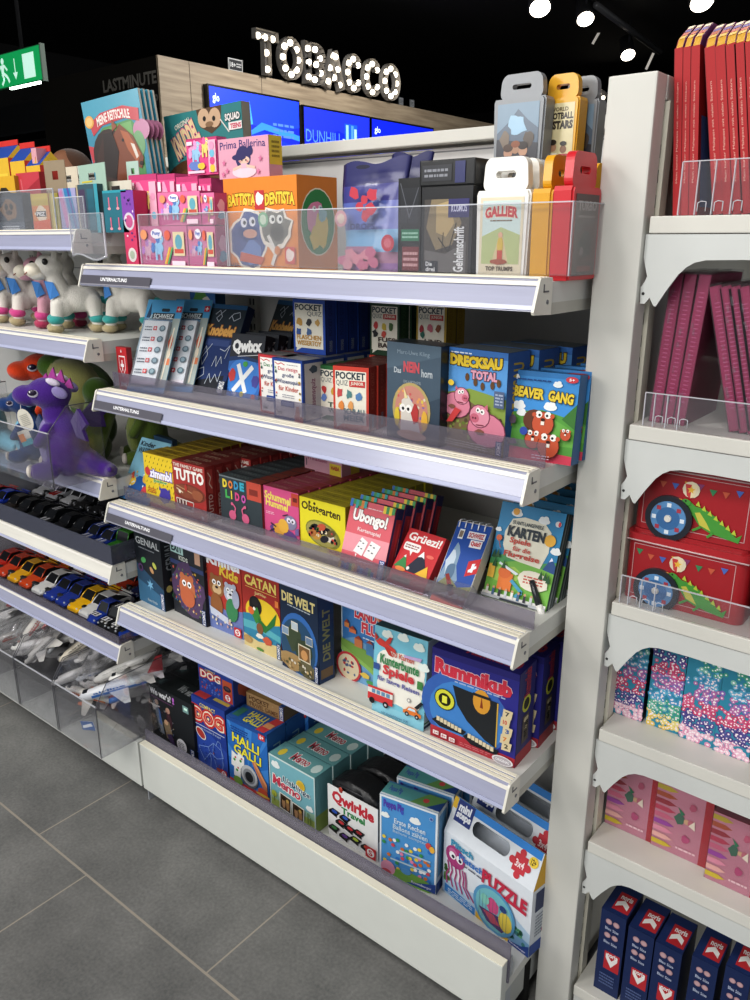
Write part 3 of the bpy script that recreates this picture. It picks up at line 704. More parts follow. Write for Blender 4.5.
# bell game
def a(F):
    F.rect(0,0,1,1,'#1f6fc0')
    for i in range(9):
        t0 = i*.7; F.poly([(.5,.3),(.5+1.2*math.cos(t0),.3+1.2*math.sin(t0)),(.5+1.2*math.cos(t0+.25),.3+1.2*math.sin(t0+.25))] if abs(math.cos(t0)) < 2 and False else [(.5,.3),(min(1,max(0,.5+.9*math.cos(t0))),min(1,max(0,.3+.9*math.sin(t0)))),(min(1,max(0,.5+.9*math.cos(t0+.22))),min(1,max(0,.3+.9*math.sin(t0+.22))))], '#3c8ad6'); F.k -= 1
    F.k += 1
    F.rect(0,0,1,.085,'#c62d36'); F.rect(0,.95,1,1,'#1a4f98'); F.lines_of_text(.1,.80,.55,.9,3,'#12408a',.55,4)
    F.text('HALLI', .13,.655,.80,.79,'#f2e636',.03,'#14346a',.04,rot=-.06); F.text('GALLI', .16,.50,.84,.635,'#f2e636',.03,'#14346a',.04,rot=-.06)
    for u, v, r in ((.16,.40,.2),(.32,.42,-.1),(.22,.26,.25)): F.poly([(u-.09,v-.1),(u+.08,v-.13),(u+.1,v+.08),(u-.06,v+.12)], '#f3f3ee'); F.circ(u,v,.03,'#4a9a3a',8); F.circ(u+.03,v+.04,.022,'#c83a30',8)
    F.ell(.53,.25,.22,.165,'#6c7076'); F.ell(.53,.27,.20,.15,'#c4c8ca'); F.ell(.53,.26,.15,.11,'#8d9296'); F.ell(.53,.25,.10,.075,'#23262a')
    F.poly([(.62,.50),(.70,.53),(.96,.28),(.98,.16),(.86,.2)], '#c77c50'); F.poly([(.66,.5),(.7,.53),(.97,.27),(.97,.22)], '#e09a68')
    F.ell(.24,.11,.12,.06,'#7ba63a'); F.ell(.86,.12,.12,.07,'#d8542e'); F.ell(.86,.085,.17,.02,'#e9c640'); F.text('AMIGO', .38,.02,.62,.065,'#f2dfe0',.02); F.rect(.82,.9,.97,.985,'#d83a40'); F.text('6+',.85,.915,.94,.97,'#fff',.03)
def t(F): F.rect(0,0,1,1,'#1c5aa6'); F.text('HALLI', .3,.5,.7,.85,'#e9dd3a',.03); F.text('GALLI', .32,.12,.72,.47,'#e9dd3a',.03); F.poly([(.72,0),(.92,0),(.98,1),(.80,1)], '#cf3a40'); F.rect(.05,.2,.2,.8,'#3b7a6a'); F.rect(.76,.3,.94,.6,'#e9a06a')
h1 = carton('game_box', 'bright blue game box with tall yellow two-line title and silver bell', 'game box', stand((230.5,781.5),(270,803.5),(227,714),z,(269.2,738)), .058, '#1f5fa8', a, t, lambda F: (F.rect(0,0,1,1,'#1b569c'), F.text('HALLI GALLI',.3,.12,.7,.8,'#7ea8b8',.02,vert=True)))
h2 = dup(h1, back_of(h1, .062), None, 'bright blue game box behind the bell game, under the small wooden-look box')
h3 = dup(h1, back_of(h1, .124, .01), None, 'bright blue game box at the rear of the bell game row')
p = stand((247,705.5),(284,722.5),(246.8,691.6),z+H_(h1)*.985+.002)
def a(F): F.rect(0,0,1,1,'#a8865a'); F.rect(0,.0,.88,.1,'#7d6040'); F.text('POCKET', .08,.5,.62,.85,'#5a3a20',.03); F.text('TRAVEL GAMES', .08,.15,.85,.45,'#6a4426',.02); F.speckle(.05,.1,.85,.9,18,['#c2a070','#8f6c44'],.02,4); F.rect(.89,0,1,1,'#274a8c'); F.text('KOSMOS',.905,.06,.985,.94,'#eee',.02,vert=True)
carton('game_box', 'flat wood-patterned game box lying on the bright blue boxes', 'game box', p, .10, '#8d6f4a', a, lambda F: (F.rect(0,0,1,1,'#a0804e'), F.rect(.9,0,1,1,'#274a8c')), lambda F: F.rect(0,0,1,1,'#6d5a48'))
# memo game
def a(F):
    F.rect(0,0,1,1,'#7fb9c4'); F.rect(0,.0,1,.30,'#a9bd58'); F.poly([(0,.3),(.3,.36),(.7,.28),(1,.34),(1,.2),(0,.2)], '#9cc3a8'); F.rect(0,.97,1,1,'#d5e6e2'); F.rect(0,0,.02,1,'#d5e6e2'); F.rect(.98,0,1,1,'#d5e6e2')
    cloud(F,.15,.84,.10); cloud(F,.88,.38,.08); F.circ(.70,.72,.095,'#e8c83c'); F.circ(.70,.72,.07,'#d8b22c'); F.circ(.1,.30,.06,'#b8c23e'); F.line([(.1,.3),(.1,.16)],.012,'#6a7a3a')
    F.text('Lieblinge', .32,.585,.90,.70,'#2d4a64',.02,'#eef6f4',.07,rot=-.1); F.text('Memo', .09,.47,.70,.645,'#d03a54',.025,'#f6f3f0',.07,rot=-.1)
    for u, v in ((.36,.24),(.64,.20)): F.poly([(u-.14,v-.14),(u+.12,v-.16),(u+.14,v+.14),(u-.13,v+.16)], '#f2f2ea'); F.poly([(u-.12,v-.12),(u+.10,v-.14),(u+.12,v+.12),(u-.11,v+.14)], '#4a3a28'); F.ell(u-.04,v-.01,.04,.10,'#c89a6a',8); F.ell(u+.05,v-.02,.04,.10,'#b88a58',8); F.circ(u-.04,v+.07,.035,'#3a2818',8); F.circ(u+.05,v+.06,.035,'#dcb45a',8)
    F.line([(.86,.32),(.86,.12)],.02,'#5f7a3a'); F.line([(.92,.26),(.92,.12)],.02,'#5f7a3a')
def t(F): F.rect(0,0,1,1,'#69a0a2'); F.ell(.16,.4,.06,.26,'#d8c23a',10); F.text('Memo', .36,.25,.72,.75,'#b84858',.02,'#e0eae6',.06); F.ell(.88,.45,.08,.3,'#c6d8d4',10); F.rect(0,.97,1,1,'#4f8084')
m1 = carton('game_box', 'light teal picture matching game box with sun and clouds, foremost of its row', 'game box', stand((271.3,805.8),(316.3,833.5),(271.8,755.5),z,(317.2,778)), .052, '#5f9aa0', a, t, lambda F: (F.rect(0,0,1,1,'#6aa3a8'), F.rect(0,0,1,.3,'#8ea650')))
behind(m1, 4, .054, 'light teal matching game boxes', .003)
# word-tile travel game: printed sleeve round a black pouch
def pouch_game(label, pl):
    a, rz, W, H = pl
    th = thing('pouch_game', label, 'game', a, (0,0,rz))
    m = MB(); m.box((0,0,0), (W,.0012,H), '#ececea'); F = Face(m, (0,0,0), (1,0,0), (0,0,1), W, H)
    F.rect(0,0,1,1,'#eeeeec'); F.text('Qwirkle', .09,.67,.93,.93,'#c8283a',.05,rot=-.02); F.text('Travel', .28,.56,.75,.69,'#2f8a4a',.04)
    def tile(u, v, c, s=.12):
        a2 = F.w/F.h; F.poly([(u-s,v),(u-s*.3,v+s*.55*a2),(u+s,v+s*.35*a2),(u+s*.4,v-s*.35*a2)], '#1c1c20'); F.poly([(u-s,v),(u+s*.4,v-s*.35*a2),(u+s*.4,v-s*.7*a2),(u-s,v-s*.35*a2)], '#0f0f12'); F.ell(u,v+s*.12*a2,s*.5,s*.26*a2,c,8)
    for u, v, c in ((.14,.50,'#2a58b8'),(.36,.49,'#2f62c0'),(.28,.36,'#c8323a'),(.46,.34,'#c8323a'),(.64,.36,'#a8282e'),(.14,.19,'#3f8a48'),(.36,.14,'#6a3f9a'),(.58,.20,'#b4c83a'),(.80,.17,'#d85a2a')): tile(u,v,c)
    slogo(F,.78,.02,.2); m.box((0,.0012,0), (.0012,.055,H*.35), '#dcdcda'); m.box((W-.0012,.0012,0), (W,.055,H*.35), '#dcdcda'); m.build('sleeve', th)
    # soft pouch, bulging over the card
    bm = bmesh.new(); bmesh.ops.create_cube(bm, size=1)
    bmesh.ops.subdivide_edges(bm, edges=bm.edges[:], cuts=7, use_grid_fill=True); rd = random.Random(3)
    for v in bm.verts:
        x, y, zz = v.co; k = 1-.35*(abs(2*x)**4)*.5-.3*(abs(2*zz)**3)*.35
        ridge = .006*math.sin(x*19+zz*7)*math.sin(zz*13)
        v.co = Vector((W*.5+x*W*.97, .0325+y*.058*k+ridge*.5, (H*1.16)*(zz+.5)*(1-.14*max(0, zz)*(2*x)**2*2.2)+ridge+.002))
    m = MB(); m.bm(bm, '#17171a', 'leather', True); m.tube([(W*.05,.02,H*1.02),(W*.2,.006,H*1.03),(W*.45,.004,H*1.06),(W*.7,.006,H*1.045),(W*.95,.02,H*.95)], .0022, '#242428', 'leather', 8)
    m.ball((W*.27,.0,H*1.0), (.006,.002,.007), '#a83a2a', 'plastic', 8, 6); m.build('pouch', th, label='black zipped fabric pouch')
    return th
pl = stand((328.7,833),(378,862),(328.7,784.7),z,(378,809))
q1 = pouch_game('black zipped travel game pouch in a white printed sleeve, front one', pl)
dup(q1, back_of(q1, .068, .012, .0), None, 'black zipped travel game pouch standing behind the white-sleeved front one')
dup(q1, back_of(q1, .136, .03, .0), None, 'black zipped travel game pouch at the rear, nearly under the shelf')
# balloon counting game
def a(F):
    F.rect(0,0,1,1,'#4f9ad6'); F.rect(0,0,1,.025,'#dfe8ee'); F.rect(0,.975,1,1,'#e8eef2'); F.rect(0,0,.03,1,'#e8eef2'); F.rect(.965,0,1,1,'#e8eef2')
    F.text('Peppa Pig', .07,.84,.42,.95,'#5a3fa8',.03,'#3f62c8',.06); cloud(F,.62,.81,.10); cloud(F,.1,.76,.08)
    F.text('Erste Rechen', .26,.70,.80,.765,'#dceaf4',.02,rot=-.03); F.text('Ballons zählen', .24,.63,.84,.69,'#cfe2f0',.02,rot=-.03); F.text('Ballons comptent', .24,.575,.86,.62,'#bfd6ea',.01,rot=-.03)
    rd = random.Random(4)
    for i in range(11):
        for j in range(6):
            if rd.random() < .74: F.circ(.10+i*.078+rd.uniform(-.02,.02),.50-j*.072+rd.uniform(-.02,.02),.034,rd.choice(['#d84a5a','#f0d23c','#3f9a58','#f2f4f4','#e88ab0','#d8772e','#2f7ac8']),10); F.k -= 1
    F.k += 1
    F.rect(.35,.38,.9,.40,'#b8d0dc'); F.rect(.2,.24,.85,.26,'#b8d0dc')
    F.ell(.86,.58,.05,.04,'#d84a4a'); F.ell(.92,.55,.045,.04,'#f0b83c'); F.ell(.55,.06,.42,.10,'#7cb24a')
    F.ell(.16,.12,.13,.09,'#eaa0b8'); F.ell(.13,.05,.10,.05,'#c83f4a'); F.ell(.48,.16,.09,.04,'#5aa0d8'); F.poly([(.50,.03),(1,.14),(1,.025),(.5,.025)], '#1f4a9c'); F.text('Ravensburger', .58,.04,.93,.08,'#eef',.02); badge(F,.90,.92,.03,'#2f62b0','','#fff')
def t(F): F.rect(0,0,1,1,'#3f7fae'); F.rect(0,0,1,.12,'#dfe8ee'); F.poly([(0,.12),(.5,.12),(.9,.9),(0,.9)], '#5aa0a0'); F.text('Peppa Pig', .08,.3,.3,.75,'#3a4fae',.02); F.poly([(.5,.12),(.8,.12),(1,.8),(1,1),(.7,1)], '#6a9a58'); F.circ(.72,.5,.05,'#c84a4a'); F.poly([(.78,.12),(1,.12),(1,.8)], '#244a8c')
p = stand((379.8,872),(436,895),(378.6,790.7),z,(432,813.5))
g1 = carton('game_box', 'sky blue balloon counting game box, foremost of three', 'game box', p, .042, '#4a86b8', a, t, lambda F: (F.rect(0,0,1,1,'#cfdbe2'), F.rect(.1,.2,.9,.95,'#5f95be'), F.rect(0,0,1,.14,'#1f4488')))
dup(g1, back_of(g1, .060, .006), None, 'sky blue balloon counting game box, the middle one of three'); dup(g1, back_of(g1, .118, .02), None, 'sky blue balloon counting game box, the rear one under the shelf edge')
# bath puzzle carry boxes with handle
def carry_box(label, pl):
    a, rz, W, H = pl; d = .062; Hf = H; hg = .062
    th = thing('puzzle_box', label, 'puzzle box', a, (0,0,rz))
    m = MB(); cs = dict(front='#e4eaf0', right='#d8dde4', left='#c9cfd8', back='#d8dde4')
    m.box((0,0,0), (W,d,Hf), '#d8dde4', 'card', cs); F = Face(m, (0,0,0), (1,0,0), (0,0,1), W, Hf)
    F.poly([(0,0),(1,0),(1,.35),(.75,.5),(.5,.42),(.3,.30),(0,.35)], '#b4cfe4'); F.poly([(.38,0),(1,0),(1,.2),(.7,.28)], '#7aaad0'); F.speckle(.70,.08,.99,.35,20,['#4a9a6a','#6ab48a','#3f8a8a'],.03,3); F.speckle(0,.15,.10,.5,14,['#7aa860','#5a8a50'],.028,5)
    F.poly([(.03,.04),(.40,.0),(.40,.12),(.03,.17)] , '#2a84cc'); F.lines_of_text(.07,.04,.37,.13,3,'#dcecf6',.4); F.poly([(.41,0),(.82,0),(.80,.05),(.41,.10)], '#e9bd30'); F.poly([(.78,0),(1,0),(1,.17),(.92,.09),(.78,.04)], '#1f4796'); F.text('Ravensburger', .80,.02,.97,.055,'#eef',.02)
    pk = '#b0407e'
    F.ell(.15,.70,.115,.17,pk,18); F.ell(.12,.76,.05,.06,'#c86a9c',10)
    for i, (u, e) in enumerate(((.06,.03),(.10,.10),(.15,.16),(.2,.22),(.24,.30),(.27,.36))): F.line([(u,.58),(u+.02,.45),(u-.01+i*.006,.34),(e+.03,.2)],.016,pk)
    for u in (.12,.205): F.circ(u,.71,.04,'#f4f2f4'); F.circ(u+.008,.70,.018,'#1c1830')
    F.text('Plitsch', .10,.86,.36,.965,'#2a9ac0',.03,rot=-.0); F.text('Platsch', .20,.73,.48,.83,'#3a7ac8',.03); F.text('PUZZLE', .47,.62,.96,.84,'#c82a4a',.05,rot=-.05); F.lines_of_text(.26,.66,.48,.70,1,'#6a6a78',.5)
    F.circ(.62,.33,.235,'#5a9ec8',24); F.circ(.62,.33,.205,'#7cc2cc',24); F.poly([(.45,.25),(.55,.1),(.72,.08),(.78,.2),(.70,.3),(.6,.28)], '#5a3f7a'); F.poly([(.5,.24),(.6,.12),(.7,.16),(.62,.27)], '#c8506a'); F.ell(.75,.28,.075,.15,'#e8d04a',12); F.blob(.60,.40,.08,.11,'#d8508a',3); F.ell(.72,.46,.04,.05,'#2f4a8a',10); F.ell(.52,.42,.05,.08,'#8ad0c0',10)
    for i in range(9): F.line([(.46+i*.038,.12),(.46+i*.038,.5)],.003,'#56706f'); F.k -= 1
    F.k += 1
    R = Face(m, (W,0,0), (0,1,0), (0,0,1), d, Hf); R.rect(0,0,1,.17,'#1f4796'); R.rect(.15,.65,.8,.95,'#2e3a62'); R.lines_of_text(.2,.25,.8,.6,7,'#8a93a0'); R.ell(.7,.3,.2,.06,'#b0407e')
    m.build('carton', th)
    # gable: front and back panels lean to a ridge, oval grip cut through both
    m = MB(); ym = d/2; n = Vector((0, ym-.001, hg)).normalized(); L = Vector((0, ym-.001, hg)).length
    for sgn in (0, 1):
        o = Vector((0,0,Hf)) if not sgn else Vector((0,d,Hf)); V = n if not sgn else Vector((0,-n.y,n.z))
        uh0, uh1, vh0, vh1 = .27, .68, .34, .74
        ring = []
        k = 10
        for i in range(k): t_ = PI/2+PI*i/(k-1); ring.append((uh0+.05+.05*math.cos(t_), (vh0+vh1)/2+(vh1-vh0)/2*math.sin(t_)))
        for i in range(k): t_ = -PI/2+PI*i/(k-1); ring.append((uh1-.05+.05*math.cos(t_), (vh0+vh1)/2+(vh1-vh0)/2*math.sin(t_)))
        def Q(u, v): return o+Vector((u*W,0,0))+V*(v*L)
        outer = [(.02,1.0) , (0,0), (1,0), (.985,1.0)]
        lf = ring[:k]; rt = ring[k:]
        tl, bl_, br_, tr_ = (.012,1),(0,0),(1,0),(.988,1)
        fs = [[tl]+[(.0+.012*0,0)]*0+lf[::1]+[], ]
        polyL = [tl, bl_, (uh0+.05,0)]+lf[::-1]+[(uh0+.05,1)]
        polyR = [(uh1-.05,1)]+rt[::-1]+[(uh1-.05,0), br_, tr_]
        polyB = [(uh0+.05,0),(uh1-.05,0),rt[0],lf[-1]]; polyT = [lf[0],rt[-1],(uh1-.05,1),(uh0+.05,1)]
        for P_ in (polyL, polyR, polyB, polyT):
            pts = [Q(*q) for q in P_]
            m.face(pts if not sgn else pts[::-1], '#dfe4ea')
        if not sgn:
            G = Face(m, o, (1,0,0), V, W, L)
            G.rect(.02,.80,.98,1,'#2a86d4'); G.poly([(.0,.62),(.035,1),(.0,1)] , '#e4b92a'); G.rect(.012,.7,.05,.99,'#e4b92a'); G.rect(.055,.40,.245,.99,'#263a80'); G.text('mini', .075,.70,.215,.93,'#eef0f6',.05); G.text('steps', .07,.46,.235,.70,'#eef0f6',.05)
            c = '#c62f3e'; G.rect(.745,.20,.875,.66,c)
            for u, v in ((.81,.72),(.81,.14),(.73,.43),(.89,.43)): G.circ(u,v,.032,c,10)
            G.text('3x4', .765,.33,.855,.52,'#f4dfe0',.03); G.circ(.925,.66,.045,'#f0cf3a'); G.text('12+',.90,.58,.95,.74,'#5a4a18',.03)
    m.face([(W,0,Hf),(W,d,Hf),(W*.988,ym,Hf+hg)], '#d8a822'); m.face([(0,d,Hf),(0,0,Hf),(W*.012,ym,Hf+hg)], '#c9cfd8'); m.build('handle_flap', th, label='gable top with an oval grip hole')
    return th
p = stand((442.4,890),(528.3,957.6),(444.7,826.5),z,(529,894))
c1 = carry_box('white carry-handle puzzle box with purple octopus, front one at the right end', p)
dup(c1, back_of(c1, .068, -.002), None, 'white carry-handle puzzle box directly behind the octopus front one')
dup(c1, back_of(c1, .138, -.003), None, 'white carry-handle puzzle box at the rear, partly under the shelf corner')

# ================================================================== LOWEST HUNG SHELF (z = .5432)
z = Z4-.004
def a(F):
    F.rect(0,0,1,1,'#22272e'); F.poly([(0,0),(1,0),(1,.30),(0,.55)], '#2b506e'); F.poly([(0,0),(1,0),(1,.18),(0,.32)], '#3a6f92'); F.text('GENIAL', .05,.83,.95,.93,'#b9bec0',.02); F.lines_of_text(.15,.77,.75,.80,1,'#8a9096')
    F.ell(.30,.62,.10,.04,'#4fa05a',12,.3); F.ell(.72,.60,.09,.035,'#c2c85a',12,-.8); F.ell(.60,.52,.09,.035,'#c89a6a',12,-.8); F.circ(.17,.50,.10,'#5a3a6a',12); F.circ(.17,.50,.05,'#22272e',10); F.star(.50,.30,.14,'#7ab4d8',6,.4); F.text('Reiner Knizia', .35,.05,.72,.09,'#cfd8dc',.0); kosmos(F,.86,.01,.25)
pl = stand((140.4,599.2),(166,612),(135.6,532.8),z); pl = (pl[0], pl[1], pl[2], .172)
carton('game_box', 'narrow dark blue game box with star and coloured ovals, leftmost on its shelf', 'game box', pl, .045, '#1c2026', a, None, lambda F: (F.rect(0,0,1,1,'#1a1e24'), F.text('GENIAL', .2,.55,.75,.93,'#8a9096',.02,vert=True), F.ell(.3,.3,.18,.05,'#b8a860',8), F.ell(.6,.2,.18,.05,'#4fa05a',8), F.ell(.5,.42,.14,.03,'#a87a50',8)))
def a(F):
    F.rect(0,0,1,1,'#2e3138'); F.rect(.03,.845,.42,.99,'#a9ccc8'); F.text('EXIT', .06,.865,.39,.97,'#22343a',.04); F.text('KIDS', .28,.77,.55,.83,'#cfd6cc',.03); F.rect(.76,.80,.92,.96,'#c8a088'); F.rect(0,.69,1,.75,'#3d4a78')
    F.blob(.48,.40,.46,.34,'#5a4468',2,18); F.speckle(.03,.06,.97,.68,70,['#6a8a4a','#c8a03a','#8a5a9a','#3a6a8a','#c85a4a','#e8d8a0'],.028,8)
    creature(F,.48,.42,.24,'#c8744a','#d89a6a'); F.ell(.48,.30,.22,.14,'#c86a42'); kosmos(F,.88,.01,.22)
pl = stand((174.8,610.4),(207.6,627.2),(170,545),z,(200.4,552)); pl = (pl[0], pl[1], pl[2], .172)
carton('game_box', 'dark escape game box with round orange monster with big eyes', 'game box', pl, .04, '#2a2430', a, None, lambda F: (F.rect(0,0,1,1,'#24222c'), F.speckle(.05,.05,.95,.95,22,['#7a4a3a','#5a3a6a','#a86a3a'],.09,3)))
def a(F):
    F.rect(0,0,1,1,'#b83a2c'); F.poly([(0,0),(1,0),(1,.36),(.5,.30),(0,.42)], '#6f7fb8'); F.rect(0,.90,1,1,'#a82e26'); F.text('Kniffel', .03,.84,.97,.985,'#eef0f2',.05); F.text('Kids', .40,.72,.93,.85,'#e8c83a',.04,rot=-.12)
    creature(F,.30,.58,.22,'#a06a3c','#d8b88a'); F.ell(.27,.33,.18,.16,'#9a6236'); creature(F,.70,.55,.19,'#b9bed0','#dfe2ea',ears=True); F.ell(.72,.34,.17,.15,'#3f8a5a'); F.ell(.85,.5,.10,.12,'#a8aec4')
    F.poly([(.08,.30),(.6,.22),(.62,.13),(.1,.2)], '#c9cfe0'); F.speckle(.1,.05,.72,.24,14,['#e8dcc0','#d8d8e8','#c8a0a0'],.035,4); slogo(F,.76,.015,.2)
pl = stand((210,625.6),(244.4,640),(207.6,554),z,(247,566)); pl = (pl[0], pl[1], pl[2], .176)
carton('game_box', 'red children dice game box with brown bear and grey elephant', 'game box', pl, .035, '#9c3226', a, None, None)
def a(F):
    F.rect(0,0,1,1,'#ab2f26'); F.text('CATAN', .08,.80,.92,.93,'#e9cf6a',.04,'#5a1a12',.03); F.rect(.10,.775,.92,.782,'#e9cf6a'); F.text('Junior', .34,.70,.66,.755,'#f0d890',.02,arc=.3)
    F.ell(.54,.48,.46,.20,'#e9c81e',24); F.poly([(0,.42),(.3,.46),(.6,.36),(1,.44),(1,0),(0,0)], '#2f86a8'); F.poly([(0,.34),(.4,.36),(1,.30),(1,.22),(.5,.26),(0,.24)], '#5ab0bc'); F.poly([(0,.16),(.4,.12),(1,.18),(1,0),(0,0)], '#d8c48a')
    F.ell(.36,.57,.17,.12,'#1f1d20',14,.2); F.ell(.36,.62,.09,.05,'#2a282a'); F.poly([(.2,.5),(.42,.56),(.5,.42),(.36,.34)], '#3f8a3a'); F.poly([(.42,.44),(.64,.36),(.92,.58),(.86,.42),(.6,.27),(.44,.30)], '#2f7a3a'); F.ell(.24,.49,.08,.05,'#d86a2a'); F.circ(.33,.53,.035,'#f4f0e6'); F.ell(.46,.30,.09,.07,'#8a5a34'); F.blob(.65,.18,.13,.05,'#c85a3a',3); F.blob(.45,.2,.10,.03,'#e8e4da',5); F.ell(.12,.10,.12,.05,'#b8945a'); F.ell(.45,.03,.1,.02,'#5a8a3a'); F.rect(.9,.66,.99,.74,'#e8843a'); kosmos(F,.90,.01,.21,'#2c4a7a')
pl = stand((245.2,643.6),(282,661),(242.8,567.6),z,(278.8,579.6)); CAT = pl
carton('game_box', 'red island game box with yellow sun, pirate parrot and turquoise sea', 'game box', pl, .035, '#8f2a22', a, None, None)
def a(F):
    F.rect(0,0,1,1,'#1c2e48'); F.text('DIE WELT', .05,.80,.93,.92,'#e6d690',.04); F.lines_of_text(.2,.765,.8,.79,1,'#b9c4cc')
    F.ell(.48,.36,.50,.36,'#2f6ab0',26); F.ell(.46,.33,.46,.32,'#274f70',24); F.blob(.35,.42,.22,.16,'#43503a',3); F.blob(.6,.3,.22,.16,'#3d4a34',6); F.blob(.3,.12,.3,.12,'#a88a5a',4); F.blob(.7,.1,.25,.1,'#6a6448',8)
    for u, v, c in ((.12,.46,'#8aa0b8'),(.38,.56,'#b8c4cc'),(.76,.46,'#6f86a0')): F.rect(u-.08,v-.05,u+.10,v+.05,'#ddd8c8'); F.rect(u-.07,v-.04,u+.09,v+.04,c)
    F.rect(.48,.19,.80,.38,'#d8d0b8'); F.rect(.50,.205,.78,.365,'#7a5a34'); F.ell(.64,.27,.09,.06,'#c8945a'); F.speckle(.03,.02,.85,.16,24,['#c8b080','#8a7048','#5a5a3a','#d8d0c0'],.035,3); kosmos(F,.90,.01,.21)
p = stand((282.8,665),(319.6,685),(280.4,581),z,(317.7,599.6))
carton('game_box', 'dark blue knowledge game box with globe and framed landmark pictures', 'game box', p, .038, '#1b2c4a', a, lambda F: F.rect(0,0,1,1,'#16243c'), lambda F: (F.rect(0,0,1,1,'#223c66'), F.text('DIE WELT', .25,.25,.75,.85,'#8a8a60',.03,vert=True), F.rect(.1,.05,.9,.16,'#7a6248')))
def a(F):
    F.rect(0,0,1,1,'#3d7fc0'); F.poly([(0,.42),(.3,.5),(.7,.42),(1,.48),(1,0),(0,0)], '#6fa0c8'); F.rect(0,0,.02,1,'#cfe0ea'); F.rect(.92,0,1,1,'#a9c3d4')
    F.text('STADT', .10,.855,.62,.985,'#d83a4a',.05,'#f4ecec',.05,rot=-.02); F.text('LAND', .28,.715,.72,.835,'#d83a4a',.05,'#f4ecec',.05,rot=-.02); F.text('FLUSS', .42,.575,.92,.695,'#d83a4a',.05,'#f4ecec',.05,rot=-.02)
    F.ell(.80,.84,.11,.09,'#d8a87a'); F.ell(.80,.84,.05,.09,'#b84a3a'); F.rect(.76,.72,.84,.745,'#8a5a34'); F.lines_of_text(.45,.515,.9,.54,1,'#e6eef4')
    F.poly([(0,.36),(.45,.26),(.92,.14),(.92,.24),(.5,.40),(0,.44)], '#7aa04a'); F.poly([(0,.30),(.5,.2),(.92,.08),(.92,.14),(.45,.26),(0,.36)], '#8cb45a')
    for u, v, w_, h_, c in ((.28,.40,.16,.09,'#c87a4a'),(.52,.36,.14,.13,'#4a80b0'),(.66,.33,.14,.12,'#5a90bc'),(.78,.28,.12,.12,'#b8806a'),(.08,.58,.1,.05,'#d88a4a'),(.18,.54,.14,.04,'#d87a4a')): F.rect(u,v,u+w_,v+h_,c); F.poly([(u,v+h_),(u+w_/2,v+h_+.04),(u+w_,v+h_)], '#a04a3a')
    F.circ(.16,.14,.26,'#c0323c'); F.circ(.16,.14,.22,'#d8c8a8'); F.speckle(.02,.05,.34,.24,14,['#8a7a5a','#c0323c','#5a6a8a'],.03,3); F.blob(.5,.12,.1,.03,'#d8b84a',3); F.blob(.62,.06,.08,.03,'#4a9a5a',4)
pl = stand((332,681),(380,703),(331.4,600),z); pl = (pl[0]+Vector((.0,.03,0)), pl[1], pl[2]*1.02, .185)
carton('game_box', 'light blue game box with red three-line title, balloon and little town', 'game box', pl, .045, '#a9c3d4', a, None, lambda F: F.rect(0,0,1,1,'#b4ccd8'))
# travel card fan, leaning back
def leaning(name, label, cat, pl, d, col, art, tilt, side=None, mat='card', cols=None, top=None):
    a_, rz, W, H = pl
    m = MB(); m.box((0,0,0), (W,d,H), col, mat, cols); art(Face(m, (0,0,0), (1,0,0), (0,0,1), W, H, mat))
    if side: side(Face(m, (W,0,0), (0,1,0), (0,0,1), d, H, mat))
    if top: top(Face(m, (0,0,H), (1,0,0), (0,1,0), W, d, mat))
    o = m.build(name, None, a_+Vector((0,0,0)), (-tilt,0,rz)); return tag(o, label, cat)
def car(F, u, v, s, c, win='#cfe4ee'):
    a2 = F.w/F.h
    F.poly([(u-s,v),(u+s,v),(u+s,v+s*.35*a2),(u+s*.6,v+s*.42*a2),(u+s*.35,v+s*.8*a2),(u-s*.4,v+s*.8*a2),(u-s*.7,v+s*.42*a2),(u-s,v+s*.32*a2)], c); F.poly([(u-s*.5,v+s*.44*a2),(u+s*.4,v+s*.44*a2),(u+s*.28,v+s*.7*a2),(u-s*.35,v+s*.7*a2)], win)
    for q in (-.55, .55): F.circ(u+q*s, v, s*.24, '#22222a', 10); F.circ(u+q*s, v, s*.1, '#c8c8cc', 8)
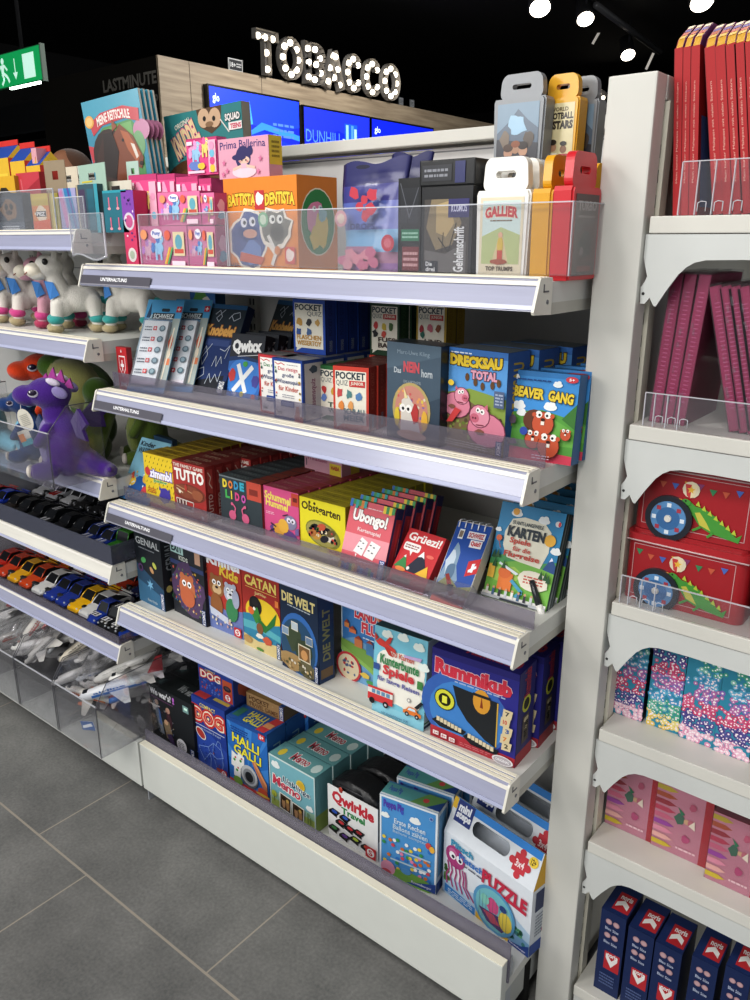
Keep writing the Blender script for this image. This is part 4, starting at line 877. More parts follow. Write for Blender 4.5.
def a(F):
    F.rect(0,0,1,1,'#7cc4d8'); F.rect(0,.0,1,.12,'#8ecbdc'); F.ell(.55,.48,.44,.30,'#f0ede2',20); F.ell(.38,.36,.3,.18,'#f0ede2'); F.ell(.72,.62,.26,.16,'#f0ede2'); F.ell(.3,.62,.24,.15,'#f0ede2'); F.ell(.7,.3,.24,.14,'#f0ede2')
    for u, v in ((.25,.93),(.55,.95),(.85,.9),(.95,.7)): cloud(F,u,v,.11,'#e6efe8')
    F.poly([(.04,.83),(.12,.88),(.42,.80),(.44,.76),(.1,.80)], '#cc3b32'); F.poly([(.20,.80),(.30,.72),(.38,.71),(.30,.80)], '#b83228'); F.poly([(.22,.85),(.30,.92),(.36,.92),(.31,.84)], '#c83a30'); F.poly([(.03,.83),(.02,.93),(.09,.88)], '#b83228'); F.poly([(.58,.78),(.92,.80),(.9,.76),(.6,.75)], '#c0a8d0')
    F.text('50 Karten', .36,.715,.78,.775,'#c8584a',.02,rot=-.02); F.text('Kunterbunte', .14,.60,.88,.71,'#3f8a54',.03,rot=-.02); F.text('Kunter', .14,.61,.14,.71,'#4a5aa0',.03) if False else None; F.text('Spiele', .20,.46,.80,.60,'#d03a42',.04,rot=-.02); F.text('für lange Reisen', .10,.385,.90,.455,'#6a6aa8',.03,rot=-.03)
    F.rect(.02,.52,.14,.59,'#3a5a9a'); F.rect(.86,.46,.96,.55,'#4a8a4a'); F.circ(.72,.30,.035,'#8a8a90'); F.circ(.72,.30,.022,'#f0ede2')
    F.rect(-.07,.155,.42,.315,'#cf3336'); F.rect(-.07,.235,.42,.29,'#e4e2da')
    for i in range(4): F.rect(.05+i*.095-.04,.24,.05+i*.095+.03,.285,'#6a96b4')
    F.circ(.02,.15,.055,'#1e1e22',12); F.circ(.29,.15,.055,'#1e1e22',12); F.circ(.29,.15,.025,'#c8c8cc',8)
    car(F,.80,.15,.17,'#e07a26'); F.poly([(.84,.25),(.96,.34),(1,.32),(.9,.24)], '#23262c'); F.text('mit abwischbarem Stift', .22,.045,.74,.075,'#3a6a8a',.01)
p = stand((372,711),(423.4,731.5),(375.4,625),z,(421.8,639),tilt=.06)
TK = leaning('card_pack', 'light blue travel card pack with red bus and orange car, leaning back slightly', 'card game', p, .03, '#bcd8e0', a, .06, lambda F: (F.rect(0,0,1,1,'#cfe0e2'), F.rect(0,.02,1,.05,'#2a3a5a'), F.rect(0,.07,1,.09,'#4a8a5a')), top=lambda F: F.rect(0,0,1,1,'#3d5a60'))
dup(TK, TK.location+Vector((0,.045,.0)), None, 'light blue travel card pack standing behind the bus one')
# tile rummy boxes
def a(F):
    F.rect(0,0,1,1,'#2f2d8c'); F.ell(.40,.40,.52,.42,'#3566b4',24); F.ell(.42,.36,.44,.36,'#3f86cc',22); F.poly([(.0,.0),(1,0),(1,.10),(0,.13)], '#b8303c'); F.poly([(.0,.93),(1,.93),(1,1),(0,1)], '#2a2678')
    F.text('Rummikub', .04,.73,.93,.90,'#cf2c45',.06,'#e8c8d0',.03,rot=-.02); F.lines_of_text(.28,.69,.86,.72,1,'#a8b8d8')
    F.poly([(.26,.66),(.79,.635),(.79,.14),(.66,.18),(.44,.32),(.32,.46)], '#24282c'); F.rect(.775,.15,.79,.63,'#d8b040'); F.ell(.60,.585,.10,.13,'#d89a2a',16); F.rect(.50,.63,.70,.66,'#24282c'); F.poly([(.585,.52),(.6,.64),(.62,.52)], '#8a3a1a')
    F.circ(.17,.47,.125,'#23230e'); F.circ(.17,.47,.115,'#d8d83a',20); F.circ(.17,.47,.075,'#23230e',16); F.text('1', .14,.43,.2,.51,'#e8e84a',.05)
    F.poly([(.02,.20),(.10,.26),(.44,.20),(.40,.15),(.12,.15)], '#22242a'); F.poly([(.40,.14),(.46,.19),(.82,.13),(.80,.07),(.5,.08)], '#22242a')
    rd = random.Random(2)
    for i in range(7): F.rect(.08+i*.045,.21+.0-.006*i,.118+i*.045,.26-.006*i,'#ddcfae'); F.rect(.46+i*.045,.145-.007*i,.498+i*.045,.195-.007*i,'#ddcfae')
    for u, v, n_, c in ((.90,.56,'7','#444'),(.88,.47,'10','#c83a30'),(.91,.38,'3','#2f5aa0'),(.89,.29,'7','#d8802a'),(.91,.22,'2','#333')): F.poly([(u-.055,v-.05),(u+.045,v-.045),(u+.06,v+.045),(u-.045,v+.05)], '#dbcaa2'); F.text(n_, u-.022,v-.022,u+.022,v+.025,c,.03)
    for i, c in enumerate(('2-4','8+','20')): F.rect(.05+i*.10,.055-.007*i,.12+i*.10,.10-.007*i,'#efe6e2'); F.text(c,.06+i*.1,.065-.007*i,.11+i*.1,.09-.007*i,'#b8303c',.02)
    F.lines_of_text(.38,.045,.74,.085,2,'#d87a80',.4); F.ell(.88,.055,.12,.05,'#e6e2e2',18); F.ell(.88,.055,.10,.04,'#b8b0b4',16); F.text('ORIGINAL', .80,.04,.96,.07,'#f2f0f0',.03)
def r(F): F.rect(0,0,1,1,'#27256e'); F.rect(0,0,1,.13,'#a82a36'); F.circ(.5,.62,.26,'#c8c83a'); F.circ(.5,.62,.17,'#2a2a12'); F.text('Rummikub', .3,.70,.7,.99,'#b03048',.03,vert=True); F.rect(.3,.2,.7,.5,'#5a5048'); F.speckle(.3,.2,.7,.5,8,['#cdbd98','#2a2a30'],.1,2)
def t(F): F.rect(0,0,1,1,'#2a2678'); F.text('Rummikub', .35,.2,.95,.8,'#b82c48',.05); F.circ(.2,.5,.03,'#d8d0d0')
p = stand((430.5,734.5),(514.5,768),(424,645),z,(513,671)); p = (p[0], p[1], p[2], p[3])
r1 = carton('game_box', 'large indigo tile game box with black window and red band, front of three', 'game box', p, .058, '#2a2878', a, t, r)
dup(r1, back_of(r1, .07, .008), None, 'large indigo tile game box, the middle one of three at the right end'); dup(r1, back_of(r1, .135, .012), None, 'large indigo tile game box, the rear one beside the white post')
# ================================================================== MIDDLE GAME SHELF (z = .7895)
def lean(bl, br, tl, z, tr=None, y=None):
    """like stand(), but also finds how far the product leans back"""
    if y is None: a_ = un(*bl, 2, z); b_ = un(*br, 2, z)
    else:
        a_ = un(*bl, 1, y); b_ = un(*br, 1, y); a_.z = b_.z = z
    d_ = b_-a_; W = math.hypot(d_.x, d_.y); rz = math.atan2(d_.y, d_.x)
    U = Vector((math.cos(rz), math.sin(rz), 0)); n = Vector((-math.sin(rz), math.cos(rz), 0)); rel = Vector((0,0,0)); k = 0
    for p_, base_ in ((tl, a_), (tr, b_)):
        if p_ is None: continue
        dr = _f+_r*((p_[0]-375)/FPX)-_u*((p_[1]-500)/FPX); t_ = (base_-CAM).dot(U)/dr.dot(U); rel += CAM+dr*t_-base_; k += 1
    rel /= k
    return (a_, rz, W, math.hypot(rel.dot(n), rel.z)), math.atan2(rel.dot(n), rel.z)
z = Z3-.004
# leaning blue booklet at the left end
def a(F):
    F.rect(0,0,1,1,'#7fb4c8'); F.rect(0,0,1,.34,'#2f78b4'); F.text('Kinder', .06,.87,.55,.95,'#1c2a38',.03); F.text('WASSER-Malbuch', .06,.75,.92,.85,'#1c2a38',.02); F.line([(.35,.66),(.5,.5)],.02,'#5a7a8a')
    F.blob(.5,.24,.36,.16,'#1d5aa0',3); F.ell(.22,.30,.14,.08,'#e8c23a'); F.ell(.66,.40,.12,.09,'#e0b43a'); F.poly([(.62,.14),(.98,.2),(.9,.3),(.66,.26)], '#d03a48'); F.ell(.4,.12,.2,.05,'#4aa0d0'); F.poly([(.1,.36),(.2,.46),(.28,.34)], '#d85a3a'); F.speckle(.05,.02,.95,.5,18,['#e8f2f6','#e8c23a','#d03a48'],.03,4)
pl, tl_ = lean((119,500),(147.6,505.5),(142,437),z,None,y=.046); pl = (pl[0], pl[1], pl[2], pl[3]); tl_ = min(tl_, .6)
leaning('activity_book', 'pale blue booklet leaning back at the left end of the card game shelf', 'book', pl, .008, '#9cc0cc', a, tl_)
# yellow card game
def a(F):
    F.rect(0,0,1,1,'#e6c81e'); rd = random.Random(3)
    for i in range(7):
        for j in range(10): F.line([(.05+i*.14+(j % 2)*.06,.06+j*.095),(.08+i*.14+(j % 2)*.06,.10+j*.095)],.014,'#3a3414'); F.k -= 1
    F.k += 1
    F.text('zimmbl', .17,.56,.93,.73,'#f2f0ff',.05,'#5a3fa0',.08); F.ell(.12,.66,.09,.08,'#c83a3a'); F.text('junior', .30,.47,.78,.545,'#4a9a3a',.03,'#e8f0c0',.05); F.blob(.66,.26,.19,.14,'#4a3fa0',5); F.poly([(.48,.36),(.5,.44),(.56,.36)], '#4a3fa0'); F.poly([(.76,.36),(.84,.43),(.84,.32)], '#4a3fa0'); F.lines_of_text(.1,.26,.36,.36,3,'#c03a2a'); F.rect(0,0,1,.07,'#c83a30')
def t(F): F.rect(0,0,1,1,'#a88c1c'); F.text('zimmbl', .3,.25,.7,.75,'#6a5410',.02)
y1_ = carton('card_game_box', 'small yellow card game box with purple squiggle figure, foremost of its row', 'card game', stand((147.6,503.4),(176.4,511),(144,452),z,(171.6,459.4),y=.055), .023, '#b3982a', a, t, lambda F: F.rect(0,0,1,1,'#8a3a2a'))
behind(y1_, 11, .0255, 'small yellow card games', .0012)
def a(F):
    F.rect(0,0,1,1,'#a8322e'); F.ell(.5,.46,.5,.16,'#7c3a2c'); F.blob(.45,.48,.42,.13,'#8a4a34',4); F.rect(0,0,1,.3,'#b03430'); F.text('THE FAMILY GAME', .03,.90,.95,.965,'#e8d8cc',.03,rot=-.0); F.text('TUTTO', .06,.66,.97,.88,'#f0ece6',.05,res=2)
    F.line([(.1,.55),(.9,.42)],.012,'#d8b080'); F.line([(.1,.5),(.3,.44)],.03,'#d8c0a0'); F.circ(.2,.45,.04,'#e8e0d0',8); F.ell(.4,.54,.04,.07,'#b03a30'); F.blob(.75,.46,.16,.10,'#9c5a3c',6)
    F.line([(.08,.32),(.62,.30),(.58,.13),(.12,.15),(.08,.32)],.02,'#d8d4cc'); 
    for i in range(6): F.rect(.12+i*.05,.22,.15+i*.05,.30,'#e8e4dc' if i % 2 else '#5a4a48'); F.k -= 1
    F.k += 1; F.blob(.4,.18,.14,.03,'#6a2a26',2); F.circ(.88,.07,.055,'#d88a8a'); F.circ(.88,.07,.04,'#e8d0d0')
def t(F): F.rect(0,0,1,1,'#7d2a26'); F.text('TUTTO', .25,.25,.75,.78,'#b89a80',.03); F.rect(0,.94,1,1,'#5a1a18')
def r(F): F.rect(0,0,1,1,'#8c211f'); F.text('TUTTO', .25,.1,.75,.5,'#c8a8a0',.03,vert=True); F.poly([(.2,.55),(.8,.5),(.8,.95),(.2,.95)], '#a83a34'); F.line([(.3,.9),(.6,.8),(.4,.7),(.7,.6)],.1,'#d8b8a8')
t1_ = carton('card_game_box', 'red family card game box with white block title, foremost of its row', 'card game', stand((176,512.5),(208,524.5),(171.8,459.6),z,(204.6,467.6),y=.055), .023, '#8f2a27', a, t, r)
behind(t1_, 3, .0245, 'red family card games'); t2_ = dup(t1_, back_of(t1_, .098, .028), None, 'red family card game box, fifth from the front and stepped right')
behind(t2_, 8, .0255, 'stepped-out red family card games', .004, start=6)
def a(F):
    F.rect(0,0,1,1,'#3c474c'); F.rect(.66,.64,1,1,'#c8503c'); F.rect(.72,.74,.92,.86,'#8a342a'); F.rect(0,.97,.66,1,'#7a8488')
    for ch, u, v, c in (('D',.08,.76,'#e8d23a'),('O',.22,.76,'#e8863a'),('D',.36,.77,'#3a9ac8'),('E',.50,.77,'#3ab0c8'),('L',.14,.56,'#4ab05a'),('I',.28,.56,'#e8d23a'),('D',.38,.55,'#d84a8a'),('O',.53,.54,'#c85ab0')): F.text(ch,u,v,u+(.11 if ch!='I' else .03),v+.17,c,.06)
    pk = '#d8648c'
    for u, s_ in ((.30,1),(.62,-1)): F.ell(u,.24,.09,.10,pk,12,.4*s_); F.line([(u+.05*s_,.28),(u+.08*s_,.40),(u+.02*s_,.47)],.03,pk); F.circ(u,.47,.03,pk,8); F.line([(u,.16),(u+.03,.03)],.015,pk); F.line([(u-.03,.16),(u-.05,.03)],.015,pk)
def t(F): F.rect(0,0,1,1,'#4a5458'); F.rect(0,.94,1,1,'#262c30'); F.rect(.7,0,1,1,'#8a4034'); F.text('DODELIDO', .15,.3,.6,.7,'#7c8a8c',.02)
o_ = carton('card_game_box', 'dark grey card game box with pink flamingos and coloured letters, foremost of its row', 'card game', stand((222,520),(263,531),(220,476),z,(260,482.5),y=.075), .024, '#343d42', a, t, lambda F: F.rect(0,0,1,1,'#8a2e2a'))
behind(o_, 9, .0262, 'dark grey flamingo card games', .002)
def a(F):
    F.rect(0,0,1,1,'#d8548c'); F.rect(.80,.74,1,.98,'#c84a34'); F.rect(.84,.82,.96,.9,'#7a2a24'); F.text('Schummel', .03,.74,.78,.90,'#f0dc6a',.04,rot=-.06); F.text('Hummel', .06,.61,.70,.75,'#f0dc6a',.04,rot=-.06); F.lines_of_text(.06,.46,.3,.52,2,'#f0c0d0')
    F.ell(.55,.16,.4,.12,'#6a4a8a',14,-.15); F.ell(.42,.20,.16,.12,'#e0a83a',12,-.3); F.ell(.76,.40,.18,.14,'#8a86a4'); F.ell(.56,.30,.15,.14,'#e8b440',12,.4); F.circ(.72,.44,.06,'#e8e4f0'); F.circ(.84,.44,.06,'#e8e4f0'); F.circ(.73,.43,.025,'#222',8); F.circ(.83,.43,.025,'#222',8); F.line([(.55,.5),(.7,.55)],.02,'#3a3048'); F.line([(.3,.2),(.15,.12)],.03,'#3a3048'); F.line([(.35,.25),(.2,.3)],.03,'#3a3048'); F.poly([(.9,.3),(1,.34),(1,.2),(.9,.18)], '#7a68a0')
def t(F): F.rect(0,0,1,1,'#a84a58'); F.rect(0,.94,1,1,'#7a2a38'); F.rect(.76,0,1,1,'#9c3a34'); F.text('Schummel', .15,.3,.6,.7,'#c88a8a',.02)
o_ = carton('card_game_box', 'pink card game box with bumblebee drawing, foremost of its row', 'card game', stand((265.5,533),(300,546),(263.6,483),z,(299,496),y=.08), .024, '#b5456e', a, t, lambda F: F.rect(0,0,1,1,'#9c3050'))
behind(o_, 8, .0262, 'pink bumblebee card games', .003); SCHU = o_
def a(F):
    F.rect(0,0,1,1,'#e8dc1e'); F.text('Obstgarten', .06,.70,.90,.91,'#4a3a1c',.03,rot=-.05); F.circ(.24,.93,.025,'#4a3a1c',8); F.circ(.35,.925,.025,'#4a3a1c',8)
    F.ell(.52,.36,.38,.25,'#8a8a3a',20,-.2); F.ell(.50,.36,.34,.22,'#a8a05a',18,-.2)
    for u, v, c in ((.34,.46,'#23222a'),(.46,.40,'#2a2830'),(.60,.44,'#23222a'),(.68,.32,'#e0d8c8'),(.40,.30,'#c8943a'),(.56,.28,'#2c2a34'),(.70,.42,'#6a5a3a'),(.3,.34,'#b8763a'),(.5,.5,'#c85a3a')): F.ell(u,v,.10,.07,c,10,.4)
    F.speckle(.2,.2,.85,.52,26,['#e8d8b8','#c84a3a','#5a7a3a','#1c1c20'],.03,5); F.rect(.04,.06,.44,.13,'#ece48a'); F.rect(.62,.02,.93,.14,'#d8b83a'); F.text('HABA', .66,.04,.90,.12,'#b83a2a',.04)
def t(F): F.rect(0,0,1,1,'#b5a828'); F.rect(0,.95,1,1,'#847a18'); F.text('Obstgarten', .2,.3,.75,.7,'#8c8020',.02)
o_ = carton('card_game_box', 'bright yellow orchard card game box with ravens and fruit, foremost of its row', 'card game', stand((300.3,549),(346,566),(301,496.5),z,(348,508),y=.082), .024, '#c9bc22', a, t, lambda F: F.rect(0,0,1,1,'#a89c1c'))
behind(o_, 8, .0262, 'bright yellow orchard card games', .003)
p = stand((305,469),(342,478.5),(305,454),z+H_(o_)+.002); p = (p[0], p[1], p[2], .042)
def a(F): F.rect(0,0,1,1,'#d8a4b4'); F.rect(.68,.02,.98,.60,'#e8d23a'); F.text('HABA', .72,.3,.94,.5,'#b83a2a',.04); F.text('Prinzessin', .1,.55,.62,.85,'#a85a7a',.02); F.rect(.05,.25,.07,.6,'#5a4a5a')
carton('game_box', 'pale pink small box with yellow corner lying on the card game rows', 'game box', p, .05, '#c890a4', a, None, lambda F: (F.rect(0,0,1,1,'#c28a9c'), F.rect(.5,0,1,.5,'#c8b23a')))
def a(F):
    F.rect(0,0,1,1,'#d8606c'); F.rect(0,.26,1,.52,'#e89aa4'); F.text('Ubongo!', .10,.65,.88,.87,'#f6f2ee',.05,'#5a2a34',.04,rot=-.04); F.text('Kartenspiel', .26,.55,.78,.62,'#f0dcdc',.02,rot=-.04); F.lines_of_text(.35,.9,.75,.93,1,'#f0c8cc')
    F.poly([(.26,.28),(.47,.24),(.55,.45),(.40,.50)], '#f4f2ee'); F.poly([(.50,.25),(.72,.22),(.84,.44),(.62,.48)], '#f4f2ee'); F.poly([(.32,.25),(.36,.25),(.33,.2)], '#f4f2ee')
    for u, v in ((.38,.44),(.45,.42),(.36,.36),(.43,.34),(.62,.42),(.70,.40),(.6,.34),(.68,.32)): F.rect(u-.015,v-.008,u+.025,v+.008,'#6a6a74')
    rd = random.Random(6); cs = ['#3a7ac8','#4a9a5a','#e8c83a','#5a4a9a','#d8843a','#3aa8a8']
    for i in range(16):
        if not 5 < i < 12: F.rect(i/16,.93-rd.random()*.05,(i+1)/16,1,rd.choice(cs)); F.k -= 1
        if i < 13: F.rect(i/16,0,(i+1)/16,.06+rd.random()*.06,rd.choice(cs)); F.k -= 1
    F.k += 1; F.rect(.88,0,1,.26,'#3a5a9a'); F.text('KOSMOS',.90,.01,.985,.25,'#eef',.02,vert=True); F.lines_of_text(.4,.15,.75,.18,1,'#f0c8cc')
def t(F): F.rect(0,0,1,1,'#2c3060'); F.rect(0,0,.3,1,'#4a9a5a'); F.rect(.3,0,.5,1,'#d8c83a'); F.rect(.5,0,.66,1,'#3a6ac8')
def r(F): F.rect(0,0,1,1,'#a8283a'); F.rect(0,.85,1,1,'#2c2a5a'); F.rect(0,0,.25,1,'#3a3468'); F.rect(.6,.2,.9,.8,'#c8343c')
pl, tl_ = lean((338.5,564),(382,580),(352.6,498.8),z,(396.6,508),y=.05)
UB = leaning('card_game_box', 'coral red card game box with two white cards, leaning back, front of its row', 'card game', pl, .022, '#b83a4a', a, tl_, r, top=t)
for i in range(4): dup(UB, UB.location+Vector((.0035*i,.026*(i+1),.0)), None, '%s coral red leaning card game box, counted from the front' % ['second','third','fourth','rearmost'][i])
def a(F):
    F.rect(0,0,1,1,'#c8202a'); F.text('Grüezi!', .08,.80,.95,.95,'#f4f0ec',.03,slant=.1); F.rrect(.06,.62,.50,.76,'#f0ece8',.05); F.poly([(.24,.64),(.34,.64),(.32,.54)], '#f0ece8'); F.lines_of_text(.1,.65,.46,.73,2,'#8a3a3a')
    F.poly([(.02,.30),(.22,.54),(.36,.30)], '#3a8a4a'); F.poly([(.30,.28),(.62,.68),(.86,.36),(.70,.28)], '#23283c'); F.poly([(.52,.56),(.62,.68),(.70,.56),(.62,.58)], '#f2f0ee'); F.poly([(.62,.28),(.86,.46),(.95,.26)], '#e8b82a'); F.poly([(.18,.5),(.22,.54),(.25,.49)], '#f2f0ee'); F.ell(.82,.62,.10,.03,'#e06a5a'); F.ell(.22,.28,.14,.04,'#e88a3a'); F.circ(.4,.33,.04,'#f0ece8'); F.rect(.1,.06,.6,.16,'#7a4a3a')
pl, tl_ = lean((386,581),(422,595),(411.8,528.4),z,(445,538)); 
GR = leaning('card_game_box', 'red phrase card box with mountain peaks, leaning far back', 'card game', pl, .022, '#a81c26', a, tl_)
p = un(428,515,2,z+.06); m = MB(); m.box((0,0,0), (.085,.12,.024), '#7e1f26', 'card', dict(front='#8c1d24', right='#5c1218')); F = Face(m, (0,0,.024), (1,0,0), (0,1,0), .085, .12); F.text('Grüezi!', .15,.5,.85,.8,'#a85a5a',.02)
q_ = GR.location+Vector((.012,.115,.0)); tag(m.build('card_game_box', None, q_, (0,0,-.1)), 'dark red flat card box lying behind the phrase card box', 'card game')
# spiral quiz block on a rounded clear case
def spiral(pl, tilt):
    a_, rz, W, H = pl; th = thing('quiz_block', 'spiral-bound blue and red Swiss quiz block leaning back in a clear case', 'quiz block', a_, (-tilt,0,rz)); d = .03
    m = MB(); r_ = .012
    def rr(x0, y0, x1, y1, r): 
        o_ = [(x0,y1),(x0,y0+r)]+[(x0+r-r*math.cos(t),y0+r-r*math.sin(t)) for t in (PI/8,PI/4,3*PI/8)]+[(x0+r,y0),(x1-r,y0)]+[(x1-r+r*math.sin(t),y0+r-r*math.cos(t)) for t in (PI/8,PI/4,3*PI/8)]+[(x1,y0+r),(x1,y1)]
        return o_
    m.prism(rr(.001,.001,W-.001,H,r_), 1, 0, d-.003, '#cfcac4'); F = Face(m, (0,0,0), (1,0,0), (0,0,1), W, H)
    F.poly([(.04,.16),(.96,.16),(.98,.99),(.02,.99)], '#1f50a4'); F.poly([(.03,.30),(.14,.60),(.22,.74),(.30,.70),(.38,.62),(.40,.46),(.55,.30),(.45,.18),(.1,.18)], '#86a0b8'); F.blob(.2,.5,.12,.14,'#c4d2de',3); F.blob(.3,.38,.12,.12,'#5a7894',4)
    F.poly([(.70,.36),(.99,.42),(.99,.60),(.68,.54)], '#c8262e'); F.poly([(.74,.44),(.92,.51),(.94,.48),(.76,.41)], '#eef0f4'); F.poly([(.80,.52),(.88,.53),(.87,.42),(.80,.42)], '#eef0f4')
    F.poly([(.02,.10),(.5,.16),(.98,.12),(.98,.26),(.62,.22),(.28,.34),(.02,.20)], '#8a8a5a'); F.poly([(.2,.34),(.28,.36),(.62,.14),(.5,.10)], '#8c2a26'); F.speckle(.04,.06,.96,.24,22,['#6a7a3a','#c8a05a','#a84a3a'],.03,4); F.rect(.36,.16,.52,.24,'#23222a'); F.rect(.04,.0,.96,.09,'#a8544e')
    F.rect(.16,.78,.30,.90,'#e4e8ec'); F.rect(.18,.80,.28,.88,'#8a7a6a'); F.rect(.42,.80,.90,.89,'#e8e6ea'); F.text('SCHWEIZ', .45,.815,.87,.875,'#b82a34',.04); F.rect(.55,.70,.88,.79,'#e8e6ea'); F.text('Quiz!?', .58,.715,.85,.78,'#c8262e',.05)
    m.build('block', th)
    m = MB()
    for i in range(5):
        x = W*(.12+i*.18); m.tube([(x+.0065*0,d*.5+.012*math.cos(t),H-.004+.010*math.sin(t)) for t in [PI*1.25*k/8-.2 for k in range(9)]][::1], .0011, '#d8dade', 'carpaint', 6)
        m.tube([(x-.002,-.001,H-.012),(x-.002,-.004,H+.0),(x+.001,.004,H+.006),(x+.002,.012,H+.007),(x+.002,d-.004,H+.002)], .0012, '#e4e6ea', 'carpaint', 6)
    m.build('spiral_binding', th, label='white wire binding')
    m = MB(); m.prism(rr(-.002,-.002,W+.002,H*.28,.013), 1, -.003, d+.002, '#eee', 'blister'); m.build('clear_case', th)
    return th
pl, tl_ = lean((428,601),(464,610),(457,519),z,(495,528)); spiral(pl, tl_)
# flight travel card pack with pen
def a(F):
    F.rect(0,0,1,1,'#4a9c5a'); F.poly([(0,.40),(.3,.5),(.7,.44),(1,.5),(1,1),(0,1)], '#1f86b8'); F.poly([(.3,.47),(.38,.56),(.46,.46)], '#2f5a94'); F.poly([(.82,.40),(.92,.54),(1,.46),(1,.38)], '#2a5490'); F.poly([(.89,.49),(.92,.54),(.95,.51)], '#eef'); F.poly([(0,.34),(.5,.44),(1,.38),(1,.0),(0,.0)], '#7ab84a'); F.poly([(0,.3),(.4,.36),(.6,.28),(.3,.16),(0,.2)], '#a8cc5a')
    F.poly([(.14,.70),(.22,.84),(.40,.88),(.72,.86),(.84,.78),(.86,.58),(.78,.40),(.45,.42),(.24,.44),(.15,.56)], '#e6e2cf')
    for u, v, r in ((.27,.90,.09),(.70,.88,.09),(.96,.60,.08),(.04,.70,.05)): cloud(F,u,v,r,'#eef2f2')
    F.circ(.26,.92,.05,'#e8a83a'); F.circ(.85,.70,.085,'#e8b030'); F.ell(.92,.88,.045,.03,'#e4e0e0'); F.ell(.94,.88,.02,.025,'#d03a4a')
    F.text('50 ANTI-LANGEWEILE', .24,.79,.72,.83,'#3a4a54',.02,rot=-.0); F.text('KARTEN', .19,.66,.77,.77,'#22303c',.05,rot=-.0); F.text('Spiele', .25,.58,.58,.655,'#c84a3c',.03); F.text('für die', .32,.52,.60,.57,'#c84a3c',.02); F.text('Flugreise', .20,.435,.76,.51,'#c84a3c',.03)
    F.blob(.73,.26,.23,.11,'#e8e2d0',4,16,.08); F.lines_of_text(.58,.22,.88,.31,3,'#c8584a',.5); 
    F.rect(.2,.10,.42,.28,'#e07a2a'); F.ell(.28,.28,.10,.06,'#d86a24'); F.rect(.02,.2,.12,.34,'#e0b03a'); F.poly([(.18,.38),(.50,.30),(.46,.28),(.16,.36)], '#dfe8ec'); F.line([(.4,.22),(.6,.12),(.5,.06)],.05,'#4aa0c0')
    for u, v in ((.06,.45),(.12,.46),(.10,.36),(.83,.34),(.9,.34),(.95,.32),(.25,.36)): F.poly([(u-.035,v-.04),(u,v+.05),(u+.035,v-.04)], '#2a5a34')
    F.circ(.09,.57+.05,.045,'#d8642a'); F.line([(.09,.6),(.14,.52)],.012,'#a84a24'); F.rect(0,.0,1,.055,'#e0e0da')
    for i in range(9): F.rect(.05+i*.1,.0,.09+i*.1,.10,['#e8e4da','#4a6a8a','#3a3a44','#c8ccd0'][i % 4]); F.circ(.07+i*.1,.11,.02,'#c89a7a',8)
    F.rect(0,0,1,.03,'#b8bcc0'); F.rect(.3,.0,.75,.02,'#333a44')
pl, tl_ = lean((483,594),(546,612),(504.4,501),z,(566,514))
KF = leaning('card_pack', 'travel card pack with flight scene, blue sky and beige title cloud, leaning back', 'card game', pl, .024, '#5a6a68', a, tl_, lambda F: (F.rect(0,0,1,1,'#4e5a5c'), F.rect(.2,0,.4,1,'#a8b0b0'), F.rect(.6,0,.75,1,'#8a9494')), top=lambda F: F.rect(0,0,1,1,'#1f7aa8'))
for i in range(4): dup(KF, KF.location+Vector((.003*i,.04*(i+1),0)), None, '%s flight travel card pack of the leaning row, counted from the front' % ['second','third','fourth','rearmost'][i])
q_ = KF.matrix_basis.to_3x3(); O_ = KF.location; W_k, H_k = pl[2], pl[3]
def on(u, v, k): return O_+q_ @ Vector((u*W_k, -k, v*H_k))
th = thing('marker_pen', 'black and white wipe-off pen clipped to the flight travel card pack', 'pen', on(.72,.25,.006))
m = MB(); A_, B_, C_ = on(.72,.27,.0062)-th.location, on(.90,.05,.0062)-th.location, on(.99,-.05,.0062)-th.location
m.tube([A_+(B_-A_)*-.03, A_, A_+(B_-A_)*.5, B_], [.002,.0042,.0052,.0052], '#22262a', 'plastic', 10); m.build('barrel', th)
m = MB(); m.tube([B_, B_+(C_-B_)*.7, C_], [.0056,.0056,.004], '#e6e4de', 'plastic', 10); m.build('cap', th, label='white cap')

# ================================================================== SECOND GAME SHELF (z = 1.0347)
z = Z2-.004
SW = '#c8202c'
def swiss(F, u, v, r):
    a2 = F.w/F.h; F.rect(u-r,v-r*a2,u+r,v+r*a2,SW); F.rect(u-r*.6,v-r*.18*a2,u+r*.6,v+r*.18*a2,'#f4f2f2'); F.k -= 1; F.rect(u-r*.18,v-r*.6*a2,u+r*.18,v+r*.6*a2,'#f4f2f2')
def a(F): F.rect(0,0,1,1,'#b81a24'); F.poly([(.2,.8),(.8,.8),(.8,.5),(.5,.3),(.2,.5)], '#e8e4e4'); F.poly([(.24,.77),(.76,.77),(.76,.52),(.5,.34),(.24,.52)], '#b81a24'); F.rect(.46,.44,.54,.70,'#f0eeee'); F.rect(.34,.54,.66,.61,'#f0eeee'); F.poly([(.44,.88),(.5,.96),(.56,.88)], '#e8e4e4'); F.text('Schweiz', .2,.08,.8,.2,'#e8e4e4',.03)
a_ = un(122,372,1,.06); a_.z = z
m = MB(); m.box((0,0,0), (.036,.012,.088), '#8c141c'); a(Face(m, (0,0,0), (1,0,0), (0,0,1), .036, .088)); tag(m.build('souvenir_box', None, (-.9985,.054,z), (0,0,.0)), 'red box with white Swiss cross at the left end of the shelf', 'souvenir')
